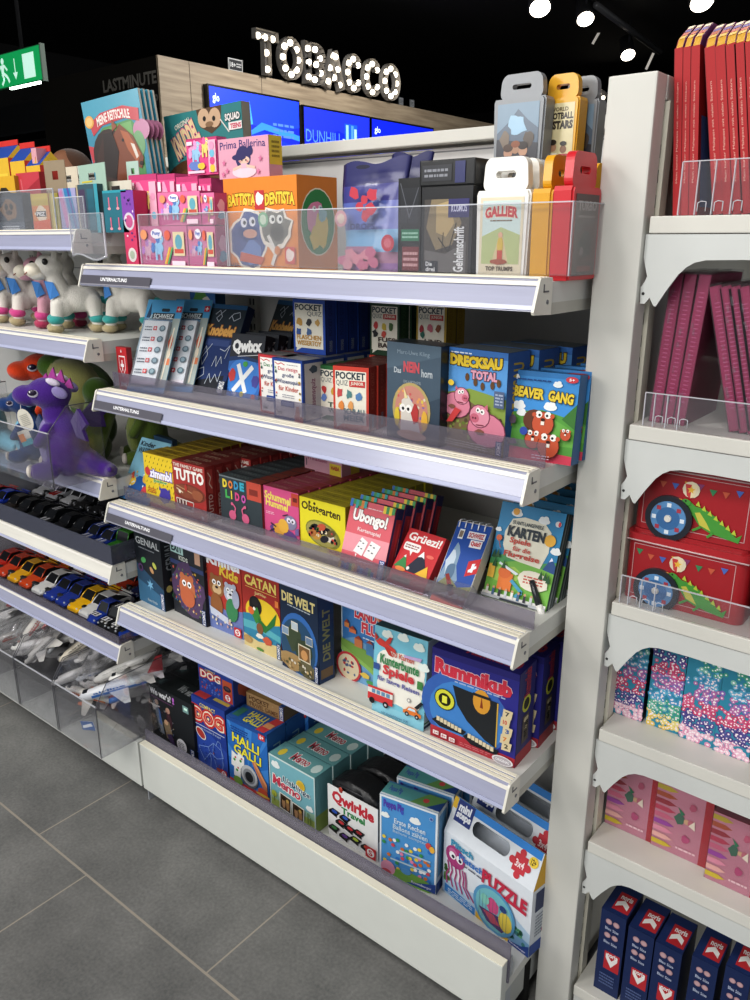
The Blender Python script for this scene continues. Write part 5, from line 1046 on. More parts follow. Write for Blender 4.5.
def blister_card(label, pl, tilt):
    a_, rz, W, H = pl; th = thing('blister_pack', label, 'blister pack', a_, (-tilt,0,rz))
    m = MB(); m.box((0,.0,0), (W,.0015,H), '#7ab0cc'); F = Face(m, (0,0,0), (1,0,0), (0,0,1), W, H); F.rect(0,0,1,1,'#4aa0d2'); F.poly([(0,0),(.24,0),(.24,.86),(0,.7)], '#8cb8cc'); F.poly([(.05,.80),(.12,.97),(.18,.8)], '#24486a'); F.line([(.02,.62),(.2,.84)],.02,'#c8d8e0')
    F.rrect(.44,.87,.66,.905,'#2a3a48',.03); F.rect(.22,.78,.82,.855,'#2f3a40'); F.text('SCHWEIZ', .25,.79,.79,.845,'#dce4e6',.03); swiss(F,.91,.90,.07); F.rect(.80,.06,1,.80,'#a8b4b0'); F.blob(.88,.55,.06,.08,'#c85a3a',3); F.blob(.9,.42,.05,.06,'#e8d8c0',4); F.rect(.84,.3,.97,.37,'#d87a4a'); F.line([(.9,.7),(.86,.1)],.04,'#e4dcc8'); F.rect(0,0,1,.05,'#5aa4d8')
    m.build('backing_card', th)
    m = MB(); F = Face(m, (W*.13,-.010,H*.07), (1,0,0), (0,0,1), W*.66, H*.68); m.box((W*.13,-.010,H*.07), (W*.79,-.001,H*.75), '#d8dce0', 'plastic'); F.rect(0,0,1,1,'#dfe2e4'); F.rect(0,0,1,.06,'#efe6ea')
    for i in range(5): swiss(F,.50,.88-i*.17,.075); F.lines_of_text(.08,.83-i*.17,.38,.92-i*.17,2,'#5a6270',.4); F.ell(.80,.88-i*.17,.13,.05,'#56707c',12); F.ell(.80,.885-i*.17,.08,.03,'#8aa4ae',10)
    m.build('sticker_tray', th, label='pale tray with five red cross squares and grey discs')
    m = MB(); m.box((W*.11,-.013,H*.05), (W*.81,-.0005,H*.77), '#fff', 'blister'); m.build('clear_blister', th)
    return th
pl, tl_ = lean((127,391),(163.5,394),(147.6,300),z,(192,305)); tl_ = min(tl_, .5)
bp_ = blister_card('light blue blister card with red crosses, front one at the left end', pl, tl_)
dup(bp_, bp_.location+Vector((.035,.045,0)), None, 'light blue blister card behind the front one, half hidden')
def a(F):
    F.rect(0,0,1,1,'#20386e'); F.rect(0,.62,1,1,'#27343e'); F.poly([(0,0),(.9,0),(.9,.22),(0,.1)], '#22252e'); F.rect(.0,.95,1,1,'#1f5a88')
    F.text('Knobelei', .05,.64,.86,.765,'#e8b05a',.06,'#8a4a2a',.05,slant=.1); F.rect(.15,.53,.8,.60,'#3a4f86')
    w_ = '#c4ccd8'
    for pts in ([(.2,.88),(.3,.93),(.4,.86),(.34,.8),(.25,.84),(.45,.94)], [(.6,.84),(.7,.9),(.85,.92),(.9,.86),(.75,.82),(.65,.88)], [(.12,.4),(.2,.52),(.3,.42),(.22,.3),(.15,.38),(.35,.55)], [(.5,.3),(.55,.42),(.62,.3),(.68,.42),(.75,.34)], [(.05,.12),(.12,.24),(.3,.28),(.35,.2),(.2,.14),(.08,.1)], [(.45,.1),(.5,.22),(.6,.12),(.66,.22),(.78,.14),(.8,.26)], [(.6,.5),(.75,.48),(.85,.55),(.8,.4)]): F.line(pts,.014,w_)
    kosmos(F,.82,.02,.16,'#2a3a5a')
pl, tl_ = lean((187,390),(222,396),(210.7,303),z,(250.6,307)); pl = (pl[0], pl[1], pl[2], pl[3])
KN = leaning('puzzle_pack', 'dark blue puzzle pack with white doodles and orange title, leaning back', 'puzzle', pl, .02, '#1a2a4a', a, min(tl_, .45), None)
dup(KN, KN.location+Vector((.075,.11,.004)), (-.42,.0,-.25), 'dark blue puzzle pack at the rear, turned and leaning to the right')
def a(F):
    F.rect(0,0,1,1,'#2a6fc0'); F.poly([(0,.62),(.4,.66),(1,.60),(1,1),(0,1)], '#2c3038'); F.ell(.5,.30,.5,.34,'#3a86d8'); F.poly([(0,.62),(.4,.66),(1,.60),(1,.56),(.4,.60),(0,.55)], '#1a3a6a')
    F.text('Qwixx', .06,.68,.93,.92,'#f2f2f0',.06,rot=.06); F.line([(.25,.64),(.85,.69)],.015,'#d8dade'); F.line([(.30,.52),(.60,.08)],.11,'#f2f4f4'); F.line([(.74,.50),(.22,.08)],.11,'#f2f4f4')
    F.blob(.15,.34,.11,.10,'#c83a3a',3); F.blob(.52,.53,.07,.05,'#4aa84a',4); F.blob(.86,.28,.10,.10,'#4a4aa0',6); F.circ(.5,.05,.06,'#d8c83a'); F.circ(.85,.03,.06,'#d86a6a'); F.circ(.3,.04,.05,'#b8c8e8')
def r(F): F.rect(0,0,1,1,'#1f2228'); F.text('Qwixx', .25,.35,.75,.85,'#8a8c94',.03,vert=True)
p = stand((224.6,390),(257.5,396),(233,333),z,(268.8,336.5)); pl, tl_ = lean((225,395),(258,400),(233,333),z,(268.8,336.5))
QW = leaning('card_game_box', 'blue and black dice game box with big white cross, leaning slightly, front of its row', 'card game', pl, .022, '#1f2228', a, min(max(tl_,0), .25), r, top=lambda F: F.rect(0,0,1,1,'#26282c'))
for i in range(4): dup(QW, QW.location+Vector((.006*(i+1),.030*(i+1),0)), None, '%s dark dice game box of the leaning row, counted from the front' % ['second','third','fourth','rearmost'][i])
# children quiz boxes
def kids(border, title2):
    def f(F):
        F.rect(0,0,1,1,border); F.rect(.07,.045,.95,.955,'#eceae4'); F.line([(.09,.93),(.2,.90),(.3,.93),(.42,.9)],.02,'#c83a3a'); F.lines_of_text(.5,.90,.85,.92,1,'#8a8a90')
        F.text('Das riesige', .2,.79,.85,.87,title2,.01); F.text('große', .33,.69,.72,.77,'#3a4a7a',.01); F.text('Wissensquiz', .14,.58,.90,.67,'#3a4a7a',.01); F.text('für Kinder', .2,.48,.86,.56,'#c8584a',.01); F.lines_of_text(.32,.36,.72,.43,2,'#9a9aa4',.4); F.rrect(.26,.22,.72,.32,'#2a4a94',.04); F.lines_of_text(.32,.24,.66,.30,2,'#b8c4e0',.4)
        F.speckle(.08,.3,.16,.9,9,['#3a4a5a','#4a8a5a','#c85a4a'],.03,4); F.speckle(.86,.3,.95,.9,9,['#3a4a5a','#c8a83a','#c85a4a'],.03,6); F.rect(.72,.0,1,.09,'#c8383c'); F.poly([(.74,.09),(.9,.09),(.86,.26),(.78,.24)], '#e08a6a'); F.text('moses', .14,.08,.3,.13,'#3a3a44',.02)
    return f
pB = stand((274.5,417),(304,423),(270,357),z,(301.3,361))
KB = carton('quiz_box', 'white quiz box with blue frame for children, foremost below the pocket boxes', 'quiz', pB, .05, '#1f3f86', kids('#1f4290','#c8485a'), lambda F: (F.rect(0,0,1,1,'#7a7d84'), F.rect(0,0,1,.08,'#24448c')), lambda F: (F.rect(0,0,1,1,'#24448c'), F.rect(.08,.03,.95,.95,'#b4b4b4'), F.text('Wissensquiz', .35,.1,.65,.7,'#7a4a6a',.02,vert=True), F.blob(.5,.85,.2,.06,'#3a4a5a',3)))
KR = carton('quiz_box', 'white quiz box with red frame left of the blue-framed one', 'quiz', (pB[0]+Vector((-.052,.016,0)), pB[1], pB[2]*.98, pB[3]), .05, '#a82a30', kids('#c03038','#4a8a5a'), lambda F: (F.rect(0,0,1,1,'#7d7a7a'), F.rect(0,0,1,.08,'#a83038')))
behind(KB, 4, .053, 'blue-framed children quiz boxes'); behind(KR, 4, .053, 'red-framed children quiz boxes')
def pocket(frame, c1, c2, words, junior, seed, icons):
    def f(F):
        F.rect(0,0,1,1,frame); F.rect(.06,.10,.93,.93,'#e9e4d4'); F.poly([(.1,.11),(.28,.11),(.08,.03)], '#e9e4d4'); F.text('POCKET', .08,.80,.90,.915,'#2c3a48',.03); F.text('QUIZ', .09 if junior else .45,.69,.42 if junior else .90,.785,'#5a646c',-.005)
        if junior: F.rect(.46,.69,.90,.785,'#c83c3a'); F.text('JUNIOR', .50,.705,.86,.77,'#e9e4d4',.03)
        rd = random.Random(seed)
        for i, c in enumerate(icons): u, v = .2+(i % 3)*.28+rd.uniform(-.03,.03), .56-(i//3)*.16+rd.uniform(-.03,.03); F.blob(u,v,.085,.07,c,seed+i,9,.3)
        F.text(words[0], .3 if junior else .12,.26,.88,.35,c1,.02); F.text(words[1], .3 if junior else .12,.15,.88,.245,c2,.02)
    return f
def pside(c, lc): return lambda F: (F.rect(0,0,1,1,c), F.rect(0,0,.06,1,'#0d1a3a'), F.text('POCKET QUIZ', .3,.35,.7,.92,lc,.0,vert=True), F.text('moses', .35,.06,.65,.26,'#8a94a8',.02,vert=True))
PG = stand((317.8,419),(350,425),(315.7,364.5),z); 
gq = carton('quiz_box', 'small pocket quiz box with green frame, lower row, half behind the red one', 'quiz', (PG[0]+Vector((0,.004,0)), PG[1], PG[2], PG[3]), .026, '#2a5a34', pocket('#2f6a3a','#3a5a4a','#3a5a4a',('TIER','WELT'),True,3,['#c83a3a','#c8a03a','#4a8a3a','#6a8ac8']), lambda F: F.rect(0,0,1,1,'#3a6a40'), pside('#24502e','#4a7a54'))
behind(gq, 7, .028, 'green-framed pocket quiz boxes below')
PR = stand((334,428.5),(369,432.5),(333.2,365.3),z,(368,368))
rq = carton('quiz_box', 'small pocket quiz box with orange-red frame and fox drawing, front of the lower row', 'quiz', PR, .026, '#a8281e', pocket('#cc3c28','#3a6a7a','#3a6a7a',('SCHLAU','MEIER'),True,8,['#c84a4a','#5a8a8a','#5a86b8','#e08a3a','#e0a05a']), lambda F: (F.rect(0,0,1,1,'#6e221e'), F.text('POCKET QUIZ', .2,.3,.8,.7,'#a86a60',.02)), pside('#a82a1e','#c8604a'))
behind(rq, 4, .0278, 'orange-red pocket quiz boxes below', .003)
# blue pocket quizzes stand on the children quiz boxes
zb = z+max(H_(KB), H_(gq))+.001
bq = carton('quiz_box', 'royal blue pocket quiz box on top, front of the five in the upper row', 'quiz', stand((294.4,354.5),(326,360),(291.4,297.8),zb,(323.9,301.3),y=.125), .026, '#16378e', pocket('#1a4aa8','#c8943a','#c8943a',('FLASCHEN','WISSERTOY'),False,5,['#c89a4a','#3a3a40','#c8a05a','#3a5a9a','#4a6a9a']), lambda F: F.rect(0,0,1,1,'#173a8a'), pside('#16358a','#0c1f5a'))
behind(bq, 4, .0285, 'royal blue pocket quiz boxes above', .001)
for nm, c, x0, x1, yb, lab, wd in (('g','#2a4f34',370.2,399.5,.19,'pocket quiz box with dark green frame and football, upper level',('FUSS','BALL')),('y','#a88a1c',416.5,446.5,.21,'small pocket quiz box with yellow frame, upper level at the right',('UND','ABLAUF'))):
    A2 = un(x0,330,1,yb); B2 = un(x1,330,1,yb); top_ = un((x0+x1)/2,302.5,1,yb).z; zt_ = z+H_(rq)+.001
    o_ = carton('quiz_box', lab, 'quiz', (Vector((A2.x,yb,zt_)), 0, B2.x-A2.x, top_-zt_), .026, c, pocket(c if nm == 'y' else '#22422a','#4a3a34','#4a3a34',wd,True,12 if nm == 'g' else 4,['#c83a3a','#c8b03a','#4a6a3a','#2a2a2c','#c84a3a'] if nm == 'g' else ['#a82a34','#c86a7a','#8a4a2a','#2a6a5a']), lambda F: F.rect(0,0,1,1,c), pside(c,'#4a6a4a' if nm == 'g' else '#8a6a10'))
    o2_ = behind(o_, 1, .028, ('dark green football' if nm == 'g' else 'yellow-framed')+' pocket quiz boxes above', .006 if nm == 'g' else 0)[0]
    for q_, wd_ in ((o_, 'front'), (o2_, 'rear')): dup(rq, (q_.location.x-.002, q_.location.y, z), (0,0,0), 'orange-red pocket quiz box supporting the %s %s box above' % (wd_, 'football' if nm == 'g' else 'yellow-framed'))
# dark blue picture book game
def a(F):
    F.rect(0,0,1,1,'#4a5c6c'); F.poly([(0,0),(1,0),(1,.5),(0,.2)], '#3c4c5c'); F.poly([(0,.72),(1,.9),(1,1),(0,1)], '#566a7a'); F.text('Marc-Uwe Kling', .2,.875,.8,.93,'#93a4b0',.0); F.text('NEIN', .32,.71,.62,.82,'#c8505a',.05); F.text('Das', .14,.69,.28,.75,'#b8c0c6',.03); F.text('horn', .66,.68,.86,.76,'#b8c0c6',.03); F.text('DAS KARTENSPIEL', .33,.60,.66,.63,'#a8b4bc',.0)
    F.ell(.48,.33,.36,.28,'#b8a46a',22); F.ell(.48,.33,.31,.25,'#c88a7a',20); F.speckle(.2,.14,.76,.54,40,['#d8c84a','#c85a5a','#d8d0b8','#8a6aa8','#e0a05a'],.03,7); F.poly([(.28,.10),(.30,.42),(.42,.48),(.56,.36),(.66,.10)], '#d8d2c8'); F.circ(.32,.34,.06,'#f2f0ea'); F.circ(.44,.34,.06,'#f2f0ea'); F.circ(.33,.335,.025,'#1c1c20',8); F.circ(.43,.335,.025,'#1c1c20',8); F.poly([(.36,.44),(.34,.56),(.42,.45)], '#e8d8a0'); F.blob(.56,.30,.07,.10,'#b83a3a',3); F.ell(.74,.24,.06,.10,'#e0b03a'); F.ell(.22,.24,.05,.10,'#d8c03a'); F.ell(.5,.07,.28,.05,'#c8a08a')
p = stand((387,436),(439,447.5),(388.5,341.8),z,(441,346))
carton('game_box', 'slate blue game box with round colourful picture and pink word in the title', 'game box', p, .042, '#22303e', a, lambda F: F.rect(0,0,1,1,'#3a4650'), lambda F: F.rect(0,0,1,1,'#171f2a'), mat='gloss')
def pig(F, u, v, s, fl=1):
    a2 = F.w/F.h; pk = '#d8849a'
    F.ell(u,v,s,s*.75*a2,'#7a3a50',16); F.ell(u,v,s*.95,s*.70*a2,pk,16); F.ell(u+fl*s*.35,v+s*.55*a2,s*.55,s*.5*a2,'#7a3a50',14); F.ell(u+fl*s*.35,v+s*.55*a2,s*.5,s*.46*a2,'#e094a8',14); F.ell(u+fl*s*.6,v+s*.45*a2,s*.24,s*.2*a2,'#c8687e',10); F.circ(u+fl*s*.55,v+s*.45*a2,s*.05,'#6a2a3a',6); F.circ(u+fl*s*.68,v+s*.45*a2,s*.05,'#6a2a3a',6)
    F.circ(u+fl*s*.2,v+s*.75*a2,s*.12,'#f4f2ee',8); F.circ(u+fl*s*.42,v+s*.8*a2,s*.12,'#f4f2ee',8); F.circ(u+fl*s*.22,v+s*.75*a2,s*.05,'#222',6); F.circ(u+fl*s*.43,v+s*.8*a2,s*.05,'#222',6); F.poly([(u-fl*s*.1,v+s*.85*a2),(u-fl*s*.05,v+s*1.1*a2),(u+fl*s*.12,v+s*.95*a2)], '#c8687e'); F.line([(u+fl*s*.1,v+s*.2*a2),(u+fl*s*.5,v+s*.18*a2)],.012,'#7a2a3a'); F.blob(u-s*.3,v-s*.1*a2,s*.25,s*.12*a2,'#8a5a4a',3)
def a(F):
    F.rect(0,0,1,1,'#5a9cd8'); F.rect(0,.93,1,1,'#3a78c0'); F.poly([(0,.55),(.4,.62),(1,.56),(1,0),(0,0)], '#8aa048'); F.poly([(0,.40),(.4,.5),(1,.3),(1,0),(0,0)], '#7c6a48'); F.speckle(.0,.06,1,.44,60,['#6a7a34','#8c9a4c','#5a4a34','#9c8a5a'],.035,5); F.lines_of_text(.07,.945,.42,.97,1,'#e8eef4')
    F.text('DRECKSAU', .06,.83,.92,.94,'#e8c82c',.07,'#4a3414',.06,arc=-.1); F.text('TOTAL', .42,.715,.86,.805,'#dca0b4',.06,'#5a2a3a',.06); 
    for u, v in ((.36,.73),(.5,.69),(.62,.66),(.78,.68),(.88,.71)): F.ell(u,v,.035,.04,'#6a4a2c',8)
    pig(F,.20,.44,.24,1); pig(F,.72,.24,.32,-1); F.poly([(.05,.26),(.2,.42),(.3,.40),(.16,.27)], '#c83a3a'); F.rect(.84,.48,1,.64,'#5a6a8a'); F.lines_of_text(.86,.5,.98,.62,4,'#a8b4c8'); F.ell(.12,.66,.05,.03,'#e8c83a'); F.lines_of_text(.04,.03,.78,.10,3,'#b8b4a8',.4); kosmos(F,.90,.02,.16)
p = stand((445,445),(503.5,458),(447,347.7),z,(511.5,352.3))
dk_ = carton('game_box', 'game box with muddy pink pigs under a blue sky, yellow title', 'game box', p, .052, '#2f62a8', a, lambda F: F.rect(0,0,1,1,'#6a747c'), lambda F: (F.rect(0,0,1,1,'#2a5494'), F.text('DRECKSAU', .25,.3,.75,.9,'#b89a2a',.03,vert=True)))
dup(dk_, back_of(dk_, .058, .012), None, 'pig game box standing behind the front pig game box'); dup(dk_, back_of(dk_, .116, .03), None, 'pig game box, rearmost of the three pig boxes')
def beaver(F, u, v, s):
    a2 = F.w/F.h; c = '#c8552e'
    F.ell(u,v,s,s*1.05*a2,'#5a2414',14); F.ell(u,v,s*.93,s*.98*a2,c,14)
    for sg in (-1,1): F.circ(u+sg*s*.4,v+s*.75*a2,s*.3,'#f4f2ec',10); F.circ(u+sg*s*.33,v+s*.7*a2,s*.12,'#222',6); F.circ(u+sg*s*.8,v+s*.7*a2,s*.2,c,8)
    F.rect(u-s*.15,v-s*.1*a2,u+s*.15,v+s*.2*a2,'#f0ece0'); F.ell(u,v+s*.35*a2,s*.2,s*.13*a2,'#3a1a14',8)
def a(F):
    F.rect(0,0,1,1,'#3a94d8'); F.rect(0,.94,1,1,'#2f80c0'); F.poly([(0,.52),(.5,.58),(1,.5),(1,0),(0,0)], '#5aa040'); F.poly([(.2,.4),(.6,.52),(1,.38),(1,.2),(.3,.2)], '#6cb04a'); F.poly([(0,.0),(1,0),(1,.10),(0,.14)], '#d8405a'); F.poly([(.8,.5),(1,.68),(1,.4)], '#3f7a34')
    for u, v, r in ((.15,.60,.10),(.2,.52,.08),(.62,.62,.10),(.7,.87,.07),(.08,.92,.05)): cloud(F,u,v,r)
    F.text('BEAVER', .06,.70,.52,.82,'#e8cc30',.05,'#4a3414',.05,rot=-.05); F.text('GANG', .58,.68,.95,.80,'#e8cc30',.05,'#4a3414',.05,rot=-.08); F.lines_of_text(.1,.89,.6,.92,1,'#1a4a8a'); F.ell(.9,.94,.09,.035,'#d83a48'); F.text('5+',.86,.925,.94,.955,'#fff',.03)
    F.ell(.40,.46,.16,.12,'#6a3a24',14,.3); beaver(F,.54,.43,.17); beaver(F,.42,.24,.13); beaver(F,.66,.19,.17); F.circ(.28,.33,.06,'#2a4aa8'); beaver(F,.90,.34,.08); F.blob(.1,.45,.06,.05,'#4a3a4a',3); F.poly([(.05,.2),(.16,.24),(.2,.18),(.06,.16)], '#5a4a5a'); F.lines_of_text(.44,.03,.7,.09,2,'#f0d0d8',.4)
pl, tl_ = lean((505,456),(570.7,466),(517.4,369),z,(577,375.5)); tl_ = max(.0, min(tl_, .25))
bv = leaning('card_game_box', 'card game box with red-brown beavers on green hills, leaning back at the right end', 'card game', pl, .03, '#2f80bc', a, tl_, lambda F: F.rect(0,0,1,1,'#28649a'), top=lambda F: (F.rect(0,0,1,1,'#2f80c0'), F.rect(.8,0,1,1,'#c83a44')))
for i in range(3): dup(bv, bv.location+Vector((-.004*i,.036*(i+1),0)), None, '%s beaver card game box of the leaning row, counted from the front' % ['second','third','rearmost'][i])
# ================================================================== TOP GAME SHELF (z = 1.2837)
z = Z1+.0005-.004
def at_y(px0, px1, pytop, y, zb=None, pybase=None):
    """upright product facing the aisle at depth y: left/right photo columns and the photo row of its top"""
    zb = z if zb is None else zb; pb = pybase or 262
    A2 = un(px0, pb, 1, y); B2 = un(px1, pb, 1, y); T2 = un((px0+px1)/2, pytop, 1, y)
    return (Vector((A2.x, y, zb)), 0, B2.x-A2.x, T2.z-zb)
# orange dentist game cube
def a(F):
    F.rect(0,0,1,1,'#e88a1e'); F.text('BATTISTA', .06,.70,.45,.83,'#f2d23a',.05,'#7a3a10',.05,arc=.15); F.text('DENTISTA', .58,.70,.97,.83,'#f2d23a',.05,'#7a3a10',.05,arc=.15); F.rect(.44,.66,.57,.86,'#c8343c'); F.blob(.505,.77,.05,.07,'#f4efe8',2)
    F.blob(.34,.32,.27,.33,'#f2e8d8',5,18,.12); F.blob(.34,.32,.24,.30,'#4a5a94',5,18,.12); F.ell(.33,.42,.14,.11,'#3a4a80'); F.ell(.36,.40,.10,.05,'#d8a08a'); F.circ(.28,.52,.045,'#e8e8f0'); F.circ(.40,.53,.045,'#e8e8f0'); F.circ(.29,.52,.02,'#222'); F.circ(.41,.53,.02,'#222'); F.blob(.38,.2,.14,.13,'#6a86c0',3); F.poly([(.2,.1),(.5,.06),(.56,.14),(.22,.2)], '#c85a3a')
    F.blob(.72,.44,.22,.24,'#f2e8d8',8,18,.15); F.blob(.72,.45,.19,.2,'#7c7a70',8,18,.2); F.ell(.74,.42,.09,.10,'#5a5850'); F.circ(.68,.55,.04,'#f0f0ea'); F.circ(.78,.55,.04,'#f0f0ea'); F.circ(.69,.55,.018,'#222'); F.circ(.79,.55,.018,'#222'); F.circ(.56,.55,.07,'#7ab48a'); F.circ(.56,.55,.045,'#cfe0c8'); F.line([(.62,.38),(.72,.2),(.66,.06)],.04,'#e8e4dc'); F.circ(.74,.22,.04,'#d8843a')
    F.rect(.84,.08,.97,.26,'#d84a3a'); F.blob(.905,.17,.05,.07,'#f4e0d8',2); F.text('HABA', .06,.03,.20,.08,'#7a3a10',.03)
def r(F):
    F.rect(0,0,1,1,'#e0801a'); F.ell(.5,.52,.44,.36,'#f4e8d0',22); F.ell(.5,.52,.42,.345,'#2f8a4a',22); F.blob(.46,.55,.22,.22,'#e88ab0',4); F.blob(.58,.45,.16,.20,'#e8c83a',6); F.blob(.40,.36,.12,.12,'#e8c83a',3); F.circ(.4,.66,.05,'#f4f0f0'); F.circ(.55,.67,.05,'#f4f0f0'); F.circ(.41,.66,.02,'#222'); F.circ(.56,.67,.02,'#222'); F.blob(.6,.6,.1,.08,'#8ac0c8',2)
p = at_y(227.5, 299, 176.5, .075)
bt = carton('game_box', 'large orange dentist game cube with blue animal and yellow title', 'game box', p, un(337,220,0,p[0].x+p[2]).y-.075, '#c8741a', a, None, r)
def a(F):
    F.rect(0,0,1,1,'#e0a4b8'); F.text('Prima Ballerina', .04,.74,.94,.93,'#4a3a78',.01,arc=.12); F.circ(.50,.50,.15,'#3a3468'); F.ell(.52,.44,.11,.10,'#e8c4b0'); F.ell(.42,.52,.14,.08,'#3a3468'); F.circ(.64,.66,.06,'#3a3468'); F.circ(.48,.44,.012,'#222'); F.circ(.56,.44,.012,'#222'); F.ell(.44,.41,.02,.015,'#d87a8a'); F.ell(.59,.41,.02,.015,'#d87a8a'); F.ell(.52,.16,.24,.16,'#eed0dc'); F.rect(.46,.24,.58,.36,'#e8b8c8'); F.line([(.47,.3),(.3,.22)],.035,'#e8c4b0'); F.line([(.57,.3),(.74,.24)],.035,'#e8c4b0')
    for u, v in ((.12,.4),(.18,.2),(.85,.45),(.8,.14),(.1,.12)): F.star(u,v,.045,'#d878a0')
p = at_y(224.5, 273, 136.5, .085, z+H_(bt)+.0005)
carton('game_box', 'pale pink ballerina game box standing on the orange cube', 'game box', p, .03, '#d096aa', a, None, lambda F: (F.rect(0,0,1,1,'#d8a0b4'), F.rect(0,.3,1,1,'#e0c83a'), F.lines_of_text(.2,.45,.8,.9,4,'#8a7a20')))
# pink pony surprise packs: generic little horses
def pony(F, u, v, s, c, mane):
    F.ell(u,v,s,s*.8*F.w/F.h,c,14); F.ell(u+s*.5,v+s*1.1*F.w/F.h,s*.62,s*.55*F.w/F.h,c,14); F.blob(u-s*.1,v+s*1.2*F.w/F.h,s*.5,s*.6*F.w/F.h,mane,3); F.circ(u+s*.65,v+s*1.15*F.w/F.h,s*.18,'#f4f4f8',8); F.circ(u+s*.68,v+s*1.15*F.w/F.h,s*.09,'#222',6); F.rect(u-s*.7,v-s*1.5*F.w/F.h,u-s*.3,v,c); F.rect(u+s*.3,v-s*1.5*F.w/F.h,u+s*.7,v,c); F.blob(u-s*1.1,v,s*.4,s*.6*F.w/F.h,mane,5)
def a_tall(F):
    F.rect(0,0,1,1,'#e04a8c'); F.rect(0,.94,1,1,'#c83a78'); F.blob(.33,.72,.24,.2,'#f4a0c4',3); pony(F,.30,.58,.15,'#9cc8e8','#e8a0d0'); pony(F,.62,.72,.12,'#f0d87a','#e86aa8'); F.rect(.74,.06,.98,.92,'#f2b8cc'); 
    for i in range(4): F.circ(.86,.16+i*.2,.08,['#e8c83a','#d84a8a','#7ac0d8','#e8a0c0'][i])
    F.blob(.3,.26,.2,.13,'#6a86c8',6); F.blob(.52,.24,.12,.1,'#e8c83a',4); F.rect(.06,.05,.6,.12,'#f4d0e0'); F.rect(.06,.82,.24,.92,'#f4e0ec')
def a_wide(F):
    F.rect(0,0,1,1,'#e878aa'); F.poly([(0,0),(.5,.1),(1,0),(1,.3),(0,.3)], '#d84a94'); pony(F,.18,.42,.08,'#f4c0d8','#c88ad8'); pony(F,.42,.48,.10,'#9cc8e8','#5a86c8'); F.ell(.40,.82,.12,.12,'#f4f0f4'); F.text('Pony', .32,.76,.48,.88,'#4a6ac0',.04); F.ell(.62,.78,.06,.12,'#e86a4a'); F.line([(.55,.1),(.66,.5)],.03,'#e8d03a'); F.line([(.58,.1),(.69,.5)],.03,'#e8843a'); F.line([(.61,.1),(.72,.5)],.03,'#4ab06a'); F.rect(.74,.3,.96,.86,'#e8d8b0'); F.ell(.85,.62,.07,.18,'#6ab0c0'); F.rect(.76,.36,.94,.46,'#c85a4a'); F.ell(.14,.8,.07,.12,'#e89a6a'); F.rect(.7,.04,.96,.18,'#f4d8e4')
def pink(lab, px0, px1, pt, y, zb, d, art, rside='#c84a86'):
    return carton('surprise_pack', lab, 'toy pack', at_y(px0, px1, pt, y, zb), d, '#d8569a', art, lambda F: F.rect(0,0,1,1,'#c8488a'), lambda F: (F.rect(0,0,1,1,rside), F.blob(.5,.6,.3,.2,'#f2b0cc',3), F.blob(.5,.3,.3,.12,'#7ab0d8',5)))
z1p = z
f1 = pink('pink pony pack, front lower row, left one behind the clear guard', 141, 189, 226, .045, z1p, .03, a_wide)
f2 = pink('pink pony pack, front lower row, right one beside the orange cube', 190, 217, 226, .045, z1p, .03, a_wide)
g1_ = pink('pink pony pack on the upper front row, left one', 163, 204, 191.5, .047, z1p+H_(f1)+.0008, .028, a_wide)
g2_ = pink('pink pony pack on the upper front row, right one touching the orange cube', 205, 218, 192.5, .047, z1p+H_(f1)+.0008, .028, a_wide)
h0 = pink('tall magenta pony pack at the rear left, behind the small front ones', 136, 163, 174, .085, z1p, .03, a_tall)
h1_ = pink('tall magenta pony pack in the rear row, second from the left', 164, 181, 173.5, .085, z1p, .03, a_tall)
h2_ = pink('tall magenta pony pack in the rear row, third from the left', 182, 203, 176, .085, z1p, .03, a_tall)
h3_ = pink('tall magenta pony pack in the rear row, right one beside the cube', 204, 216, 178, .085, z1p, .03, a_tall)
pink('magenta pony pack standing highest, beside the ballerina box', 194, 223.5, 137, .088, z1p+max(H_(h2_),H_(h3_))+.0008, .022, a_tall)
# round-tag pack hanging at the far left of the pinks
p = at_y(127, 139, 190, .05)
def a(F): F.rect(0,0,1,1,'#d83a6a'); F.rect(0,.62,1,1,'#8a4ab0'); F.circ(.5,.6,.42,'#d8d0d8'); F.circ(.5,.6,.3,'#c85a90'); F.circ(.55,.16,.34,'#e8e4e0'); F.circ(.55,.16,.2,'#b8c8b0'); F.speckle(.05,.3,.95,.95,14,['#f4e0ec','#5a3a8a'],.07,3)
carton('surprise_pack', 'narrow crimson and purple toy pack with round white seals, left of the pony packs', 'toy pack', p, .03, '#c02a5a', a)
